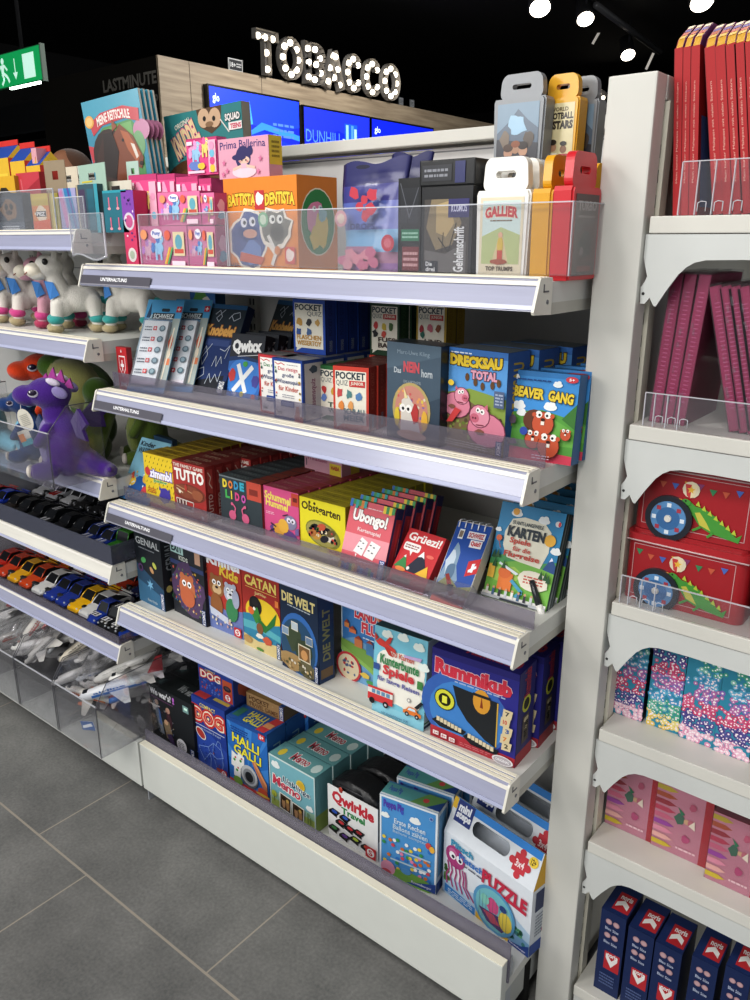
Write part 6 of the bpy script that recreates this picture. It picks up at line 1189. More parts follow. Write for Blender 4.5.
# purple sweets pouch
def pouch(label, p, art, col, top=.16, pr=None):
    a_, rz, W, H = p; th = thing('sweets_pouch', label, 'pouch', a_, (0,0,rz))
    m = MB(); nx, nz = 16, 20; d = .05
    def th_(u, v): 
        e = max(0, math.sin(PI*min(1, max(0, u))))**.45; q = v/(1-top) if v < 1-top else 1
        k = (1-q)**.6*1.0 if q < 1 else 0
        return d*.5*e*(.12+.88*k)+.0008
    for sg in (-1, 1):
        vs = []; fs = []
        for j in range(nz+1):
            for i in range(nx+1):
                u, v = i/nx, j/nz; w = 1-.07*math.sin(PI*v*.9)
                cr = .0012*math.sin(u*40+v*9)*math.sin(v*23)*math.sin(PI*min(1,max(0,u)))
                vs.append((W*(.5+(u-.5)*w)+(.004*math.sin(v*7)), d*.5+sg*(th_(u,v)+cr*(v<.9)), H*v*(1+.03*(u-.5)) + (.004*math.sin(u*9) if v > .95 else 0)))
        for j in range(nz):
            for i in range(nx):
                q = (j*(nx+1)+i, j*(nx+1)+i+1, (j+1)*(nx+1)+i+1, (j+1)*(nx+1)+i); fs.append(q if sg < 0 else q[::-1])
        for f in fs:
            j, i = f[0]//(nx+1) if sg < 0 else f[3]//(nx+1), 0
            c = vs[f[0]]; u, v = min(.999,max(0,c[0]/W)), c[2]/H
            m.mesh([vs[k] for k in f], [(0,1,2,3)], art(u+.02, v+.02) if sg < 0 else col, 'gloss', True)
    nsh = len(m.v)
    if pr: pr(Face(m, (0,-.0035,0), (1,0,0), (0,0,1), W, H, 'gloss'))
    po = m.build('pouch', th)
    bm = bmesh.new(); bm.from_mesh(po.data); bm.verts.ensure_lookup_table(); bmesh.ops.remove_doubles(bm, verts=bm.verts[:nsh], dist=.0021); bm.to_mesh(po.data); bm.free()
    return th, W, H, d, th_
def pc(u, v):
    if v > .80: return '#30306a'
    if v > .66: return '#43438a'
    if v > .40: return '#5f6fb8' if u < .7 else '#7078bc'
    if v > .22: return '#7ab0d8'
    return '#b07a98' if v > .08 else '#9a6aa8'
def pr_(F):
    for u, v, r_ in ((.36,.72,.07),(.50,.66,.06),(.62,.70,.07),(.44,.60,.06),(.60,.58,.07),(.52,.52,.06)): F.blob(u,v,r_,r_*.8,'#c8344a',int(u*90),9,.25)
    F.text('DROPS', .30,.40,.66,.455,'#2a3a78',.05); F.circ(.16,.50,.09,'#e0a0a8'); F.circ(.16,.50,.055,'#e8d0c0'); F.circ(.84,.28,.09,'#c83448'); F.circ(.84,.28,.05,'#d86a78')
    for u, v in ((.2,.12),(.3,.18),(.42,.13),(.54,.18),(.64,.11),(.26,.08),(.48,.08),(.6,.2)): F.blob(u,v,.085,.05,['#c86a8a','#b85a80','#d88a9a','#a84a78'][int(u*100) % 4],int(u*50),10,.2)
    F.ell(.5,.94,.10,.018,'#1a1a3a')
p = at_y(333, 401, 160, .065); pouch('purple sweets pouch with red drop lettering and berry picture', (p[0], 0, p[2], p[3]), pc, '#4a4a86', pr=pr_)
# tall folded corner of a second pouch
p2 = at_y(372, 413, 150, .125); th2, *_ = pouch('purple sweets pouch behind the front one, its top corner tilted up', (p2[0], 0, p2[2], p2[3]), lambda u, v: '#2c2c62' if v > .8 else '#38387a', '#2c2c62'); th2.rotation_euler = (0,.10,0)
# black mystery packs and tins
def a(F): F.rect(0,0,1,1,'#17181c'); F.rect(.1,.55,.9,.9,'#24262c'); F.line([(.1,.95),(.5,.6),(.9,.9)],.04,'#5a5c64'); F.rect(.15,.36,.95,.48,'#1f7a54'); F.rect(.2,.05,.95,.3,'#7a2a30'); F.lines_of_text(.2,.38,.9,.46,2,'#a8d8c0'); F.lines_of_text(.25,.08,.9,.26,3,'#d8a8a8')
p = at_y(398, 420, 178, .07); carton('puzzle_pack', 'narrow black glossy pack with green and red label bands, beside the purple pouch', 'puzzle', p, .04, '#121316', a, mat='gloss')
def a(F):
    F.rect(0,0,1,1,'#1a1a1e'); F.poly([(.06,.86),(.94,.86),(.94,.03),(.06,.03)], '#4a4440'); F.poly([(.2,.86),(.6,.86),(.8,.6),(.62,.36),(.3,.3),(.1,.55)], '#8a7a5c'); F.poly([(.3,.8),(.55,.84),(.66,.6),(.5,.45),(.3,.5)], '#b8a070'); F.line([(.35,.44),(.55,.28),(.7,.6)],.02,'#2a2622'); F.line([(.45,.5),(.42,.2)],.015,'#2a2622'); F.poly([(.08,.3),(.5,.26),(.9,.4),(.9,.05),(.08,.05)], '#6a6664'); F.rect(.54,.66,.94,.86,'#33306e'); F.text('KOSMOS', .60,.72,.9,.8,'#c8c8e0',.02)
    F.text('Geheimschrift', .66,.06,.86,.56,'#e4e4e4',.03,vert=True); F.rect(.08,.05,.36,.18,'#2a2c34'); F.text('Die', .11,.12,.24,.17,'#ddd',.03); F.text('drei', .11,.06,.3,.11,'#ddd',.03)
p = at_y(421, 471, 186, .055)
th = thing('puzzle_tin', 'black puzzle tin with feather picture and upright white title', 'puzzle', p[0])
W_, H0 = p[2], p[3]; dd = .055
m = MB(); m.box((0,0,0), (W_,dd,H0), '#101114', 'gloss'); a(Face(m, (0,0,0), (1,0,0), (0,0,1), W_, H0, 'gloss')); R = Face(m, (W_,0,0), (0,1,0), (0,0,1), dd, H0, 'gloss'); R.rect(0,0,1,1,'#16171b'); R.line([(.2,.1),(.8,.9)],.06,'#3a3a44'); m.build('body', th)
m = MB(); m.box((-.003,-.003,H0), (W_+.003,dd+.003,H0+.034), '#0e0f12', 'gloss', bev=.002); F = Face(m, (-.003,-.003,H0), (1,0,0), (0,0,1), W_+.006, .034, 'gloss', .0006); F.rect(.06,.2,.6,.8,'#2c2d34'); F.lines_of_text(.1,.3,.55,.7,2,'#8a8c94'); F.rect(.66,.1,.84,.9,'#2a2f66'); m.build('lid', th)
o_ = dup(th, (p[0].x+.015, .125, z), None, 'black puzzle tin standing behind the feather one')
# trump card cases: moulded case with a carrying handle and a picture insert
def card_case(name_lab, W, H, col, art, insert_back='#e4e0d4'):
    th = thing('card_case', name_lab, 'card game'); d = .026; hb = H*.735
    def rr(x0, y0, x1, y1, r, n=4):
        o_ = []
        for cx, cy, q in ((x1-r,y1-r,0),(x0+r,y1-r,1),(x0+r,y0+r,2),(x1-r,y0+r,3)):
            for i in range(n+1): t_ = PI/2*(q+i/n); o_.append((cx+r*math.cos(t_), cy+r*math.sin(t_)))
        return o_
    m = MB()
    # tapering body: slightly narrower at the foot, rounded sides
    prof = [(.0,.05),(.0,.95),(.12,1.0)]
    out = [(W*.03,0),(W*.97,0),(W,hb*.95),(W*.97,hb),(W*.03,hb),(0,hb*.95)]
    m.prism(out, 1, .002, d, col, 'plastic'); m.prism([(x*.94+W*.03, y*.97+hb*.015) for x, y in out], 1, -.001, .002, col, 'plastic')
    m.build('case', th)
    m = MB(); F = Face(m, (W*.10,-.0012,hb*.05), (1,0,0), (0,0,1), W*.80, hb*.87, 'gloss'); art(F); m.build('picture_insert', th, label='printed picture card in the window')
    m = MB(); x0, x1, y0, y1 = W*.08, W*.92, hb-.002, H
    o_ = rr(x0, y0, x1, y1, .011, 5); o_ = [(x+(W*.5-x)*.10*max(0,(y-y0)/(y1-y0)), y) for x, y in o_]
    hx0, hx1, hy0, hy1 = W*.32, W*.68, y0+(y1-y0)*.40, y0+(y1-y0)*.60
    hole = rr(hx0, hy0, hx1, hy1, (hy1-hy0)*.45, 5); n = len(o_)
    for ya, flip in ((.005, False), (.017, True)):
        for i in range(n):
            j = (i+1) % n; f = [(o_[i][0],ya,o_[i][1]), (o_[j][0],ya,o_[j][1]), (hole[j][0],ya,hole[j][1]), (hole[i][0],ya,hole[i][1])]
            m.face(f if flip else f[::-1], col, 'plastic')
    for L_, fl in ((o_, 0), (hole, 1)):
        for i in range(n):
            j = (i+1) % n; f = [(L_[i][0],.005,L_[i][1]), (L_[j][0],.005,L_[j][1]), (L_[j][0],.017,L_[j][1]), (L_[i][0],.017,L_[i][1])]
            m.face(f if not fl else f[::-1], col, 'plastic')
    m.build('handle', th); return th
def ar1(F):
    F.rect(0,0,1,1,'#e4d8bc'); F.rect(.06,.14,.94,.96,'#cfe0dc'); F.poly([(.06,.14),(.94,.14),(.94,.52),(.5,.62),(.06,.5)], '#b9c48a'); F.poly([(.3,.14),(.7,.14),(.56,.5),(.46,.5)], '#d8c49a'); F.text('GALLIER', .12,.74,.88,.88,'#c8323c',.05,'#f2e4c8',.05,arc=.2); F.lines_of_text(.25,.69,.75,.72,1,'#7a5a3a'); F.ell(.5,.38,.07,.12,'#d8b84a'); F.circ(.5,.52,.055,'#e0b090'); F.rect(.44,.2,.56,.32,'#c84a3a'); F.blob(.5,.17,.2,.04,'#a8543a',4); F.text('TOP TRUMPS', .18,.05,.82,.11,'#5a4a3a',.03)
def ar2(F):
    F.rect(0,0,1,1,'#5a6a7c'); F.poly([(0,.5),(.3,.7),(.5,.9),(.75,.7),(1,.55),(1,1),(0,1)], '#7c94a8'); F.blob(.5,.62,.2,.2,'#9cc0d8',4,16,.3); F.poly([(0,0),(1,0),(1,.3),(0,.4)], '#3a3a42'); F.blob(.2,.4,.12,.14,'#7a6a5a',3); F.blob(.78,.38,.12,.14,'#54483e',6); F.circ(.3,.16,.11,'#b88a70'); F.circ(.66,.18,.11,'#c09478'); F.circ(.48,.22,.10,'#ae8468'); F.ell(.3,.24,.12,.07,'#4a3020'); F.ell(.66,.27,.12,.07,'#2a1c16'); F.ell(.48,.30,.11,.06,'#8a4a24'); F.rect(.22,.0,.78,.1,'#4a2024')
def ar3(F):
    F.rect(0,0,1,1,'#d8cca0'); F.text('FOOTBALL', .06,.72,.97,.84,'#33281c',.05); F.text('STARS', .3,.55,.97,.70,'#33281c',.06); F.text('WORLD', .2,.86,.8,.93,'#6a5a3a',.03); F.circ(.35,.24,.12,'#b88a6a'); F.circ(.7,.2,.11,'#8a6248'); F.rect(.2,0,.5,.14,'#f0eadc'); F.rect(.56,0,.86,.12,'#a82a2a'); F.ell(.35,.33,.12,.05,'#33281c'); F.ell(.7,.3,.11,.04,'#1c1612')
def ar4(F): F.rect(0,0,1,1,'#4a2a2c'); F.poly([(0,0),(1,.2),(1,.7),(0,.5)], '#5c3434'); F.text('TURBO', .1,.8,.9,.92,'#b8a8a4',.04); F.blob(.5,.4,.3,.16,'#2a2022',3); F.lines_of_text(.15,.7,.85,.76,1,'#a89890'); F.circ(.35,.3,.09,'#8a7a76'); F.rect(.2,.05,.8,.12,'#8a3a34')
Wc, Hc = .0865, .152
A1 = un(474, 265, 1, .05); A2 = un(527, 265, 1, .05); Wc = A2.x-A1.x; Hc = un(503, 157, 1, .055).z-z
cs1 = card_case('white card game case with handle and red comic title, front row', Wc, Hc, '#e8e6e0', ar1); cs1.location = (A1.x, .05, z)
o_ = dup(cs1, (A1.x-.001, .082, z), None, 'white card game case standing directly behind the front white one')
g_ = card_case('grey card game case in the front row, mostly hidden behind the white cases', Wc, Hc, '#8e9194', ar2); g_.location = (A1.x-.003, .112, z)
yl = card_case('yellow card game case turned sideways between the white and red cases', Wc, Hc*1.0, '#d8a01c', ar3); yl.location = (A2.x+.0285, .050, z); yl.rotation_euler = (0,0,math.radians(89))
rd_ = card_case('red card game case turned to the right, dark insert, behind the clear guard', Wc, Hc*1.02, '#c8202c', ar4); rd_.location = (A2.x+.0575, .050, z); rd_.rotation_euler = (0,0,math.radians(89))
y2_ = card_case('yellow card game case at the right end, half hidden by the white post', Wc, Hc*.98, '#d8a01c', lambda F: F.rect(0,0,1,1,'#c48f18')); y2_.location = un(588.5,265,1,.16); y2_.location.z = z; y2_.rotation_euler = (0,0,math.radians(80))
# upper tier stands on a second row of cases
zt2 = z+Hc*.735+.0
zup = un(498,166,1,.16).z
B1 = un(492,150,1,.16); B2 = un(543,150,1,.16)
hi = un(522,73,1,.165).z
for k, (px, lab, art, c, y_, dx) in enumerate(((496.5,'grey card game case of the upper tier, film scene insert','g','#85888c',.16,0),)):
    u1 = card_case('grey card game case on the upper tier above the white case, cool toned group picture', B2.x-B1.x, hi-zup, c, ar2); u1.location = (B1.x, y_, zup)
C1 = un(536,150,1,.18); C2 = un(573,150,1,.18); hi2 = un(563,72,1,.185).z
u2 = card_case('yellow football card game case on the upper tier', C2.x-C1.x, hi2-zup, '#dba522', ar3); u2.location = (C1.x, .19, zup)
u3 = card_case('grey card game case behind the yellow football case on the upper tier', C2.x-C1.x, hi2-zup, '#85888c', ar2); u3.location = (C1.x+.012, .225, zup)
# the rear row the upper tier rests on
hr = zup-z-.0005
for i, (x_, lab) in enumerate(((B1.x,'black card display box at the rear under the upper grey case'),(C1.x,'black card display box at the rear under the upper yellow case'))):
    carton('display_box', lab, 'box', (Vector((x_, .158, z)), 0, (B2.x-B1.x)*(.98 if i == 0 else 1.0)-.001, hr), .095, '#1c1a1c', None)

# ================================================================== WHITE END SHELVES (right)
YS = PY+.02
def ex(px, py, y): return un(px, py, 1, y)
# clear guards along the near side of each end shelf
def side_guard(zb, x0, x1, h, lab, hooks):
    t = thing('acrylic_guard', lab, 'clear guard', (x0, PY+.012, zb+.0005)); w = x1-x0
    m = MB(); m.box((0,0,0), (w,.002,h), '#fff', 'acrylic'); m.build('panel', t)
    m = MB(); m.box((0,-.0003,h-.0004), (w,.0023,h+.0009), '#fff', 'acrylic_edge'); m.box((-.0006,-.0003,0), (.0008,.0023,h), '#fff', 'acrylic_edge'); m.build('edge', t, label='bright cut edge')
    for u in hooks:
        m = MB(); m.box((u,-.0005,0), (u+.0012,.0025,h), '#fff', 'acrylic_edge'); m.tube([(u+.004,-.001,.004),(u+.004,-.001,.014),(u+.008,-.001,.016),(u+.014,-.001,.015),(u+.014,-.001,.004)], .0008, '#e8e8ec', 'acrylic_edge', 6); m.build('clip', t)
    return t
g_a = side_guard(EZ[0], ex(680,210,YS).x, .44, .062, 'clear guard at the foot of the red books', (.02,.04,.062))
side_guard(EZ[1], ex(646,410,YS).x, .44, .045, 'clear guard at the foot of the magenta packs', (.013,.03,.046))
side_guard(EZ[2], ex(622,592,YS).x, .44, .043, 'clear guard in front of the lower red tin', (.012,.03,.05))
# red slip-cased books
zb = EZ[0]
def red_book(W, H, lean_, x, y, lab, d=.17, proto={}):
    key = 'b'
    th = thing('red_book', lab, 'book', (x, y, zb+.0005), (0, lean_, 0))
    m = MB(); m.box((0,0,0), (W,d,H), '#b30d16', 'card'); F = Face(m, (0,0,0), (1,0,0), (0,0,1), W, H); F.rect(0,0,1,1,'#b00c16'); F.rect(0,0,.05,1,'#8a1218'); F.text('Mein bunter Malspass mit vielen Stickern', .34,.20,.62,.80,'#e8b8a8',.0,vert=True)
    R = Face(m, (W,0,0), (0,1,0), (0,0,1), d, H); R.rect(0,0,1,1,'#8f0c12'); R.rect(.05,.05,.95,.6,'#3a5a94'); m.build('slipcase', th)
    m = MB(); pts = [(.0015,H-.001),(d*.9,H-.001),(d*.9,H+.035),(.05,H+.033),(.012,H+.012)]
    m.prism(pts, 0, W*.10, W*.90, '#d8a83a', 'card'); m.prism([(a_, b_) for a_, b_ in pts], 0, W*.86, W*.94, '#7a3a78', 'card'); m.prism(pts, 0, W*.03, W*.12, '#9a3a4a', 'card')
    # slanted printed sheets seen at the front
    for i, c in enumerate(('#e8b83a','#c85a3a','#6a4a9a','#e8d8b8')):
        v0, v1 = .012+i*.01, .02+i*.01
        m.face([(W*.14,v0-.0012,H+.012+(v0-.012)*.55),(W*.85,v0-.0012,H+.012+(v0-.012)*.55),(W*.85,v1-.0012,H+.012+(v1-.012)*.55),(W*.14,v1-.0012,H+.012+(v1-.012)*.55)], c)
    m.build('inner_pages', th, label='multicoloured page block rising above the slipcase'); return th
rb = [(673.7,682.0,'leftmost of the upright red books against the white frame'),(682.0,689.6,'second upright red book from the white frame'),(689.6,698.5,'third upright red book, left of the dark gap')]
yb = .172
for a_, b_, lab in rb:
    x0, x1 = ex(a_,205,yb).x, ex(b_,205,yb).x; red_book(x1-x0-.0006, ex(678,48,yb).z-zb, -.10, x0, yb, lab)
rb2 = [(714,'red book just right of the dark gap, leaning left'),(724,'second leaning red book right of the dark gap'),(733.5,'third leaning red book right of the dark gap'),(742.5,'fourth leaning red book right of the dark gap'),(752,'fifth leaning red book, at the photo edge')]
for a_, lab in rb2:
    x0 = ex(a_,205,yb).x; red_book(.0125, ex(705,46,yb).z-zb, -.175, x0, yb, lab)
# magenta packs
zb = EZ[1]
def mag(x, lab, lean_, W=.0155, H=.20, y=.175):
    th = thing('sticker_pack', lab, 'pack', (x, y, zb+.0005), (0, lean_, 0))
    m = MB(); m.box((0,0,0), (W,.14,H), '#98084c', 'card', bev=.001); F = Face(m, (0,0,0), (1,0,0), (0,0,1), W, H, 'gloss'); F.rect(.06,.01,.94,.99,'#a00c54'); F.lines_of_text(.3,.15,.7,.9,26,'#c8588c',.25); m.build('pack', th)
    m = MB(); m.box((-.0008,-.0015,-.0002), (W+.0008,.142,H+.003), '#fff', 'wrap'); 
    rd = random.Random(int(x*9999))
    for i in range(7): q = rd.uniform(.1,.9)*H; m.box((W*.3+rd.uniform(-.2,.3)*W,-.0022,q), (W*.3+rd.uniform(.0,.2)*W,-.0016,q+rd.uniform(.004,.012)), '#fff', 'acrylic')  # small pale slivers imitate highlights on the film
    m.build('wrapper', th, label='shiny clear film wrapper'); return th
for px, lab, ln in ((649.5,'magenta film-wrapped pack nearest the white frame',.05),(662,'second upright magenta pack from the white frame',.05),(674,'third upright magenta pack, left of the dark gap',.06)): mag(ex(px,412,.175).x, lab, ln)
for i, px in enumerate((731,741,750,759)): mag(ex(px,418,.175).x, '%s magenta pack leaning left, right of the dark gap' % ['first','second','third','fourth'][i], -.26, H=.19)
# red tins with wheels and a dragon picture
zb = EZ[2]
def rrect_pts(x0, y0, x1, y1, r, n=5):
    o_ = []
    for cx, cy, q in ((x1-r,y1-r,0),(x0+r,y1-r,1),(x0+r,y0+r,2),(x1-r,y0+r,3)):
        for i in range(n+1): t_ = PI/2*(q+i/n); o_.append((cx+r*math.cos(t_), cy+r*math.sin(t_)))
    return o_
def tin(W, H, loc, lab):
    th = thing('red_tin', lab, 'tin', loc); d = .11; hb = H*.84
    def pr(pts, z0, z1, c, mt='gloss'):
        n = len(pts); m.mesh([(x,y,z0) for x, y in pts]+[(x,y,z1) for x, y in pts], [tuple(range(n))[::-1], tuple(range(n,2*n))], c, mt); m.mesh([(x,y,z0) for x, y in pts]+[(x,y,z1) for x, y in pts], [(i,(i+1) % n,n+(i+1) % n,n+i) for i in range(n)], c, mt, True)
    m = MB(); pr(rrect_pts(0,0,W,d,.014), 0, hb, '#a5131f')
    F = Face(m, (0,0,0), (1,0,0), (0,0,1), W, hb, 'gloss')
    F.line([(.07,.1),(.07,.95),(.90,.95),(.90,.1),(.07,.1)],.006,'#c8a0a0')
    cs = ['#3a8a5a','#c85a3a','#4a6ab8','#d8a83a','#8a3a6a']
    for i in range(8):
        u = .12+i*.10; v = .82-.06*math.sin(PI*(i % 4)/3); F.poly([(u-.03,v+.05),(u+.03,v+.05),(u,v-.05)], cs[i % 5])
    F.ell(.45,.76,.07,.13,'#e0d4b8',12); F.poly([(.40,.84),(.50,.84),(.48,.66),(.45,.62),(.42,.66)], '#c83a3a'); F.poly([(.45,.85),(.5,.84),(.48,.66),(.45,.63)], '#e8d8b0'); F.star(.45,.76,.035,'#e8b83a')
    g1, g2 = '#4a9a3a', '#c8c04a'
    F.poly([(.38,.55),(.44,.60),(.50,.52),(.58,.50),(.66,.42),(.74,.30),(.84,.16),(.88,.22),(.86,.08),(.72,.12),(.62,.16),(.55,.22),(.50,.34),(.44,.46)], g1)
    F.poly([(.50,.42),(.55,.24),(.64,.18),(.60,.30),(.54,.44)], g2)
    for i in range(7): u, v = .50+i*.05, .54-i*.055; F.poly([(u,v),(u+.02,v+.07),(u+.04,v-.02)], '#b8c83a')
    F.blob(.42,.56,.045,.05,g1,3); F.circ(.42,.58,.008,'#222'); F.poly([(.38,.55),(.34,.60),(.39,.60)], '#e8a03a'); F.line([(.56,.22),(.50,.14)],.02,g1); F.line([(.66,.16),(.62,.08)],.02,g1)
    m.build('body', th)
    m = MB(); pr(rrect_pts(-.0025,-.0025,W+.0025,d+.0025,.016), hb, H-.006, '#b01622'); pr(rrect_pts(.004,.004,W-.004,d-.004,.012), H-.006, H, '#a5131f')
    m.tube([(W*.0,-.003,hb+.0012),(W*.5,-.0034,hb+.0012),(W,-.003,hb+.0012)], .0013, '#d8b8b8', 'gloss', 6); m.build('lid', th, label='red lid with a pale rim')
    for u in (.30,):
        m = MB(); c_ = Vector((W*u,0,hb*.26)); 
        def disc(r0, r1, y0, y1, c):
            n = 28; vs = []
            for r_, yy in ((r1,y0),(r0,y1)):
                for i in range(n): vs.append(c_+Vector((r_*math.cos(2*PI*i/n), yy, r_*math.sin(2*PI*i/n))))
            m.mesh(vs, [(i,(i+1) % n,n+(i+1) % n,n+i) for i in range(n)], c, 'plastic', True); m.mesh(vs[n:], [tuple(range(n))], c, 'plastic')
        R_ = hb*.36; disc(R_, R_, 0, -.006, '#20242e'); disc(R_*.74, R_*.76, -.006, -.0068, '#5a8ab8'); disc(R_*.5, R_*.5, -.0068, -.0070, '#3a6a9c'); disc(R_*.14, R_*.16, -.0070, -.009, '#d8d4cc')
        for i in range(8): t_ = 2*PI*i/8; q = c_+Vector((R_*.6*math.cos(t_),-.0072,R_*.6*math.sin(t_))); m.face([q+Vector((dx*R_*.09,0,dz*R_*.09)) for dx, dz in ((-1,-1),(1,-1),(1,1),(-1,1))], '#a83a4a' if i % 2 else '#d8e0e8', 'plastic')
        m.build('wheel', th, label='blue spoked wheel with a dark tyre')
    return th
yt = .170
x0, x1 = ex(621,600,yt).x, ex(738.5,640,yt).x; Ht = ex(625,526,yt).z-zb
tin(x1-x0, Ht, (x0, yt, zb+.0005), 'red wheeled tin with dragon picture, lower one of the two stacked')
tin(x1-x0, Ht, (x0+.004, yt+.006, zb+Ht+.001), 'red wheeled tin with dragon picture, upper one under the shelf bracket')
tin(x1-x0, Ht, (x1+.008, yt+.004, zb+.0005), 'red wheeled tin at the photo edge, right of the stacked pair')
# flowered boxes
zb = EZ[3]
def floral(F, up, seed):
    F.rect(0,0,1,1,'#2f8ca8'); rd = random.Random(seed)
    bands = [('#e8c0d0','#d890b0','#f0d8dc'),('#5a4a94','#4a3a84','#e8e0f0'),('#c8386a','#d85a88','#e8c0d0'),('#b86aa8','#8a6ab8','#e0b0d0'),('#4a9ac8','#6ab8d8','#a8d8e8'),('#4aa88a','#8ac8b8','#d8e8e0'),('#e0c05a','#e8d88a','#c8a84a')]
    if not up: bands = bands[::-1]
    for i, bnd in enumerate(bands):
        for k in range(52 if i < 5 else 34):
            v = (i+rd.random()*1.15)/7.1; u = rd.uniform(.03,.97) if i > 0 else rd.uniform(.0,1)
            if i in (3,4,5,6) and up and u < .12+.05*i and rd.random() < .8: continue
            r_ = rd.uniform(.055,.09); v = min(.975, max(.02, v)); u = min(.95, max(.05, u))
            c = rd.choice(bnd[:2]+bnd[:1]); F.circ(u,v,r_,c,7); F.k -= .7; F.circ(u,v,r_*.4,'#f4e8ec' if i < 5 else '#fff',5); F.k -= 1.29
    F.k += 2
specs = [(612,643,.198,'flowered gift box nearest the white frame, mostly behind the bracket',True),(648,681,.200,'second flowered gift box, yellow flowers at the foot',False),(683,718,.197,'third flowered gift box, pale pink flowers at the foot',True),(719.8,757,.194,'fourth flowered gift box, at the photo edge',True)]
for i, (a_, b_, y_, lab, up) in enumerate(specs):
    x0, x1 = ex(a_,700,y_).x, ex(b_,725,y_).x
    carton('gift_box', lab, 'box', (Vector((x0,y_,zb+.0005)), 0, x1-x0-.003, .168), .10, '#10323e', lambda F: floral(F, up, 5+i), lambda F: F.rect(0,0,1,1,'#3a94ac'))  # dark side colour imitates the shade in the gaps between boxes
# pink gift packs with crayons and a little fairy
zb = EZ[4]
def craft(F):
    F.rect(0,0,1,1,'#d08a9c'); F.rect(.86,0,1,1,'#b81a2c'); cs = ['#c8b02a','#b8542a','#a82a3a','#c83a5a','#d86a8a','#9a4a9a','#d88aa0','#e0a8a0']
    for i in range(9): v = .90-i*.105; F.poly([(0,v),(.24,v),(.38,v+.035),(.24,v+.07),(0,v+.07)], cs[i % 8])
    F.circ(.58,.56,.055,'#c8a080'); F.blob(.45,.57,.09,.08,'#4a6a5a',3); F.ell(.66,.56,.06,.05,'#b86a78'); F.poly([(.48,.63),(.40,.74),(.54,.66)], '#3a7a5a'); F.poly([(.62,.52),(.74,.48),(.72,.62)], '#e0d0c0'); F.blob(.66,.80,.06,.05,'#b85a74',5); F.blob(.60,.30,.07,.06,'#b04a74',2); F.lines_of_text(.45,.1,.8,.16,1,'#e8c0c8')
packs = [(603.8,651.5,.200,'pink craft pack with red edge nearest the white frame',0),(652.5,708,.198,'second pink craft pack with red edge, beside the gap',0),(711.5,766,.179,'pink craft pack at the photo edge, right of the gap',0)]
for a_, b_, y_, lab, rz in packs:
    x0, x1 = ex(a_,830,y_).x, ex(b_,850,y_).x
    th = thing('craft_pack', lab, 'craft pack', (x0,y_,zb+.0005), (0,0,rz)); W_ = x1-x0; H0 = ex(655,778,.2).z-zb; d_ = .07
    m = MB(); m.box((0,0,0), (W_,d_,H0), '#b81a2c', 'card'); craft(Face(m, (0,0,0), (1,0,0), (0,0,1), W_, H0, 'gloss')); T_ = Face(m, (0,0,H0), (1,0,0), (0,1,0), W_, d_); T_.rect(0,0,1,1,'#a8606e'); T_.rect(.86,0,1,1,'#a81828'); m.build('box', th)
    m = MB(); m.box((-.001,-.0012,0), (W_+.001,d_+.001,H0+.001), '#fff', 'wrap'); m.build('film_wrap', th, label='clear film wrap')
# navy boxes on the lowest end shelf
zb = EZ[5]
def nv(F):
    F.rect(0,0,1,1,'#172a58')
    F.rect(.30,.30,.92,.52,'#b81e2a'); F.poly([(.36,.50),(.60,.42),(.84,.50),(.84,.44),(.60,.34),(.36,.44)], '#e8e4e0'); F.text('noris', .42,.46,.82,.515,'#f0ecea',.03,vert=False)
    for v in (.88,.72):
        for u in (.34,.64): F.circ(u,v,.13,'#b08a90'); F.circ(u,v,.09,'#c8a4a8'); F.text('Blau' if u < .5 else 'Süss', u-.12,v-.10,u+.12,v-.065,'#b8c0d8',.02)
    F.lines_of_text(.2,.1,.8,.25,4,'#5a6a98')
def nt(F): F.rect(0,0,1,1,'#1a2e60'); F.rect(.30,.12,.95,.72,'#b81e2a'); F.poly([(.36,.22),(.60,.34),(.84,.22),(.84,.38),(.60,.50),(.36,.38)], '#e8e4e0'); F.text('noris', .40,.50,.86,.66,'#f0ecea',.03)
nb = [(602,907.5,627,.160,'navy box with red top label, nearest the white frame'),(629,925.5,655,.160,'second navy box with red top label from the white frame'),(655.7,941,683,.160,'third navy box with red top label from the white frame'),(692.5,955,719,.160,'fourth navy box, right of the narrow gap'),(726,965,752,.160,'fifth navy box, at the photo corner')]
ref = None
for a_, t_, b_, y_, lab in nb:
    x0, x1 = ex(a_,t_,y_).x, ex(b_,t_+10,y_).x; top_ = ex(a_,t_,y_).z
    if ref is None: ref = top_-zb
    # all boxes are one height: slide each in depth until its top edge matches
    best = min((abs(ex(a_,t_,.15+.002*q).z-zb-ref), .15+.002*q) for q in range(50))[1]
    best = y_
    o_ = carton('gift_box', lab, 'box', (Vector((x0,best,zb+.0005)), 0, x1-x0, top_-zb), .075, '#142450', nv, nt, lambda F: F.rect(0,0,1,1,'#0f1c42'))
import copy
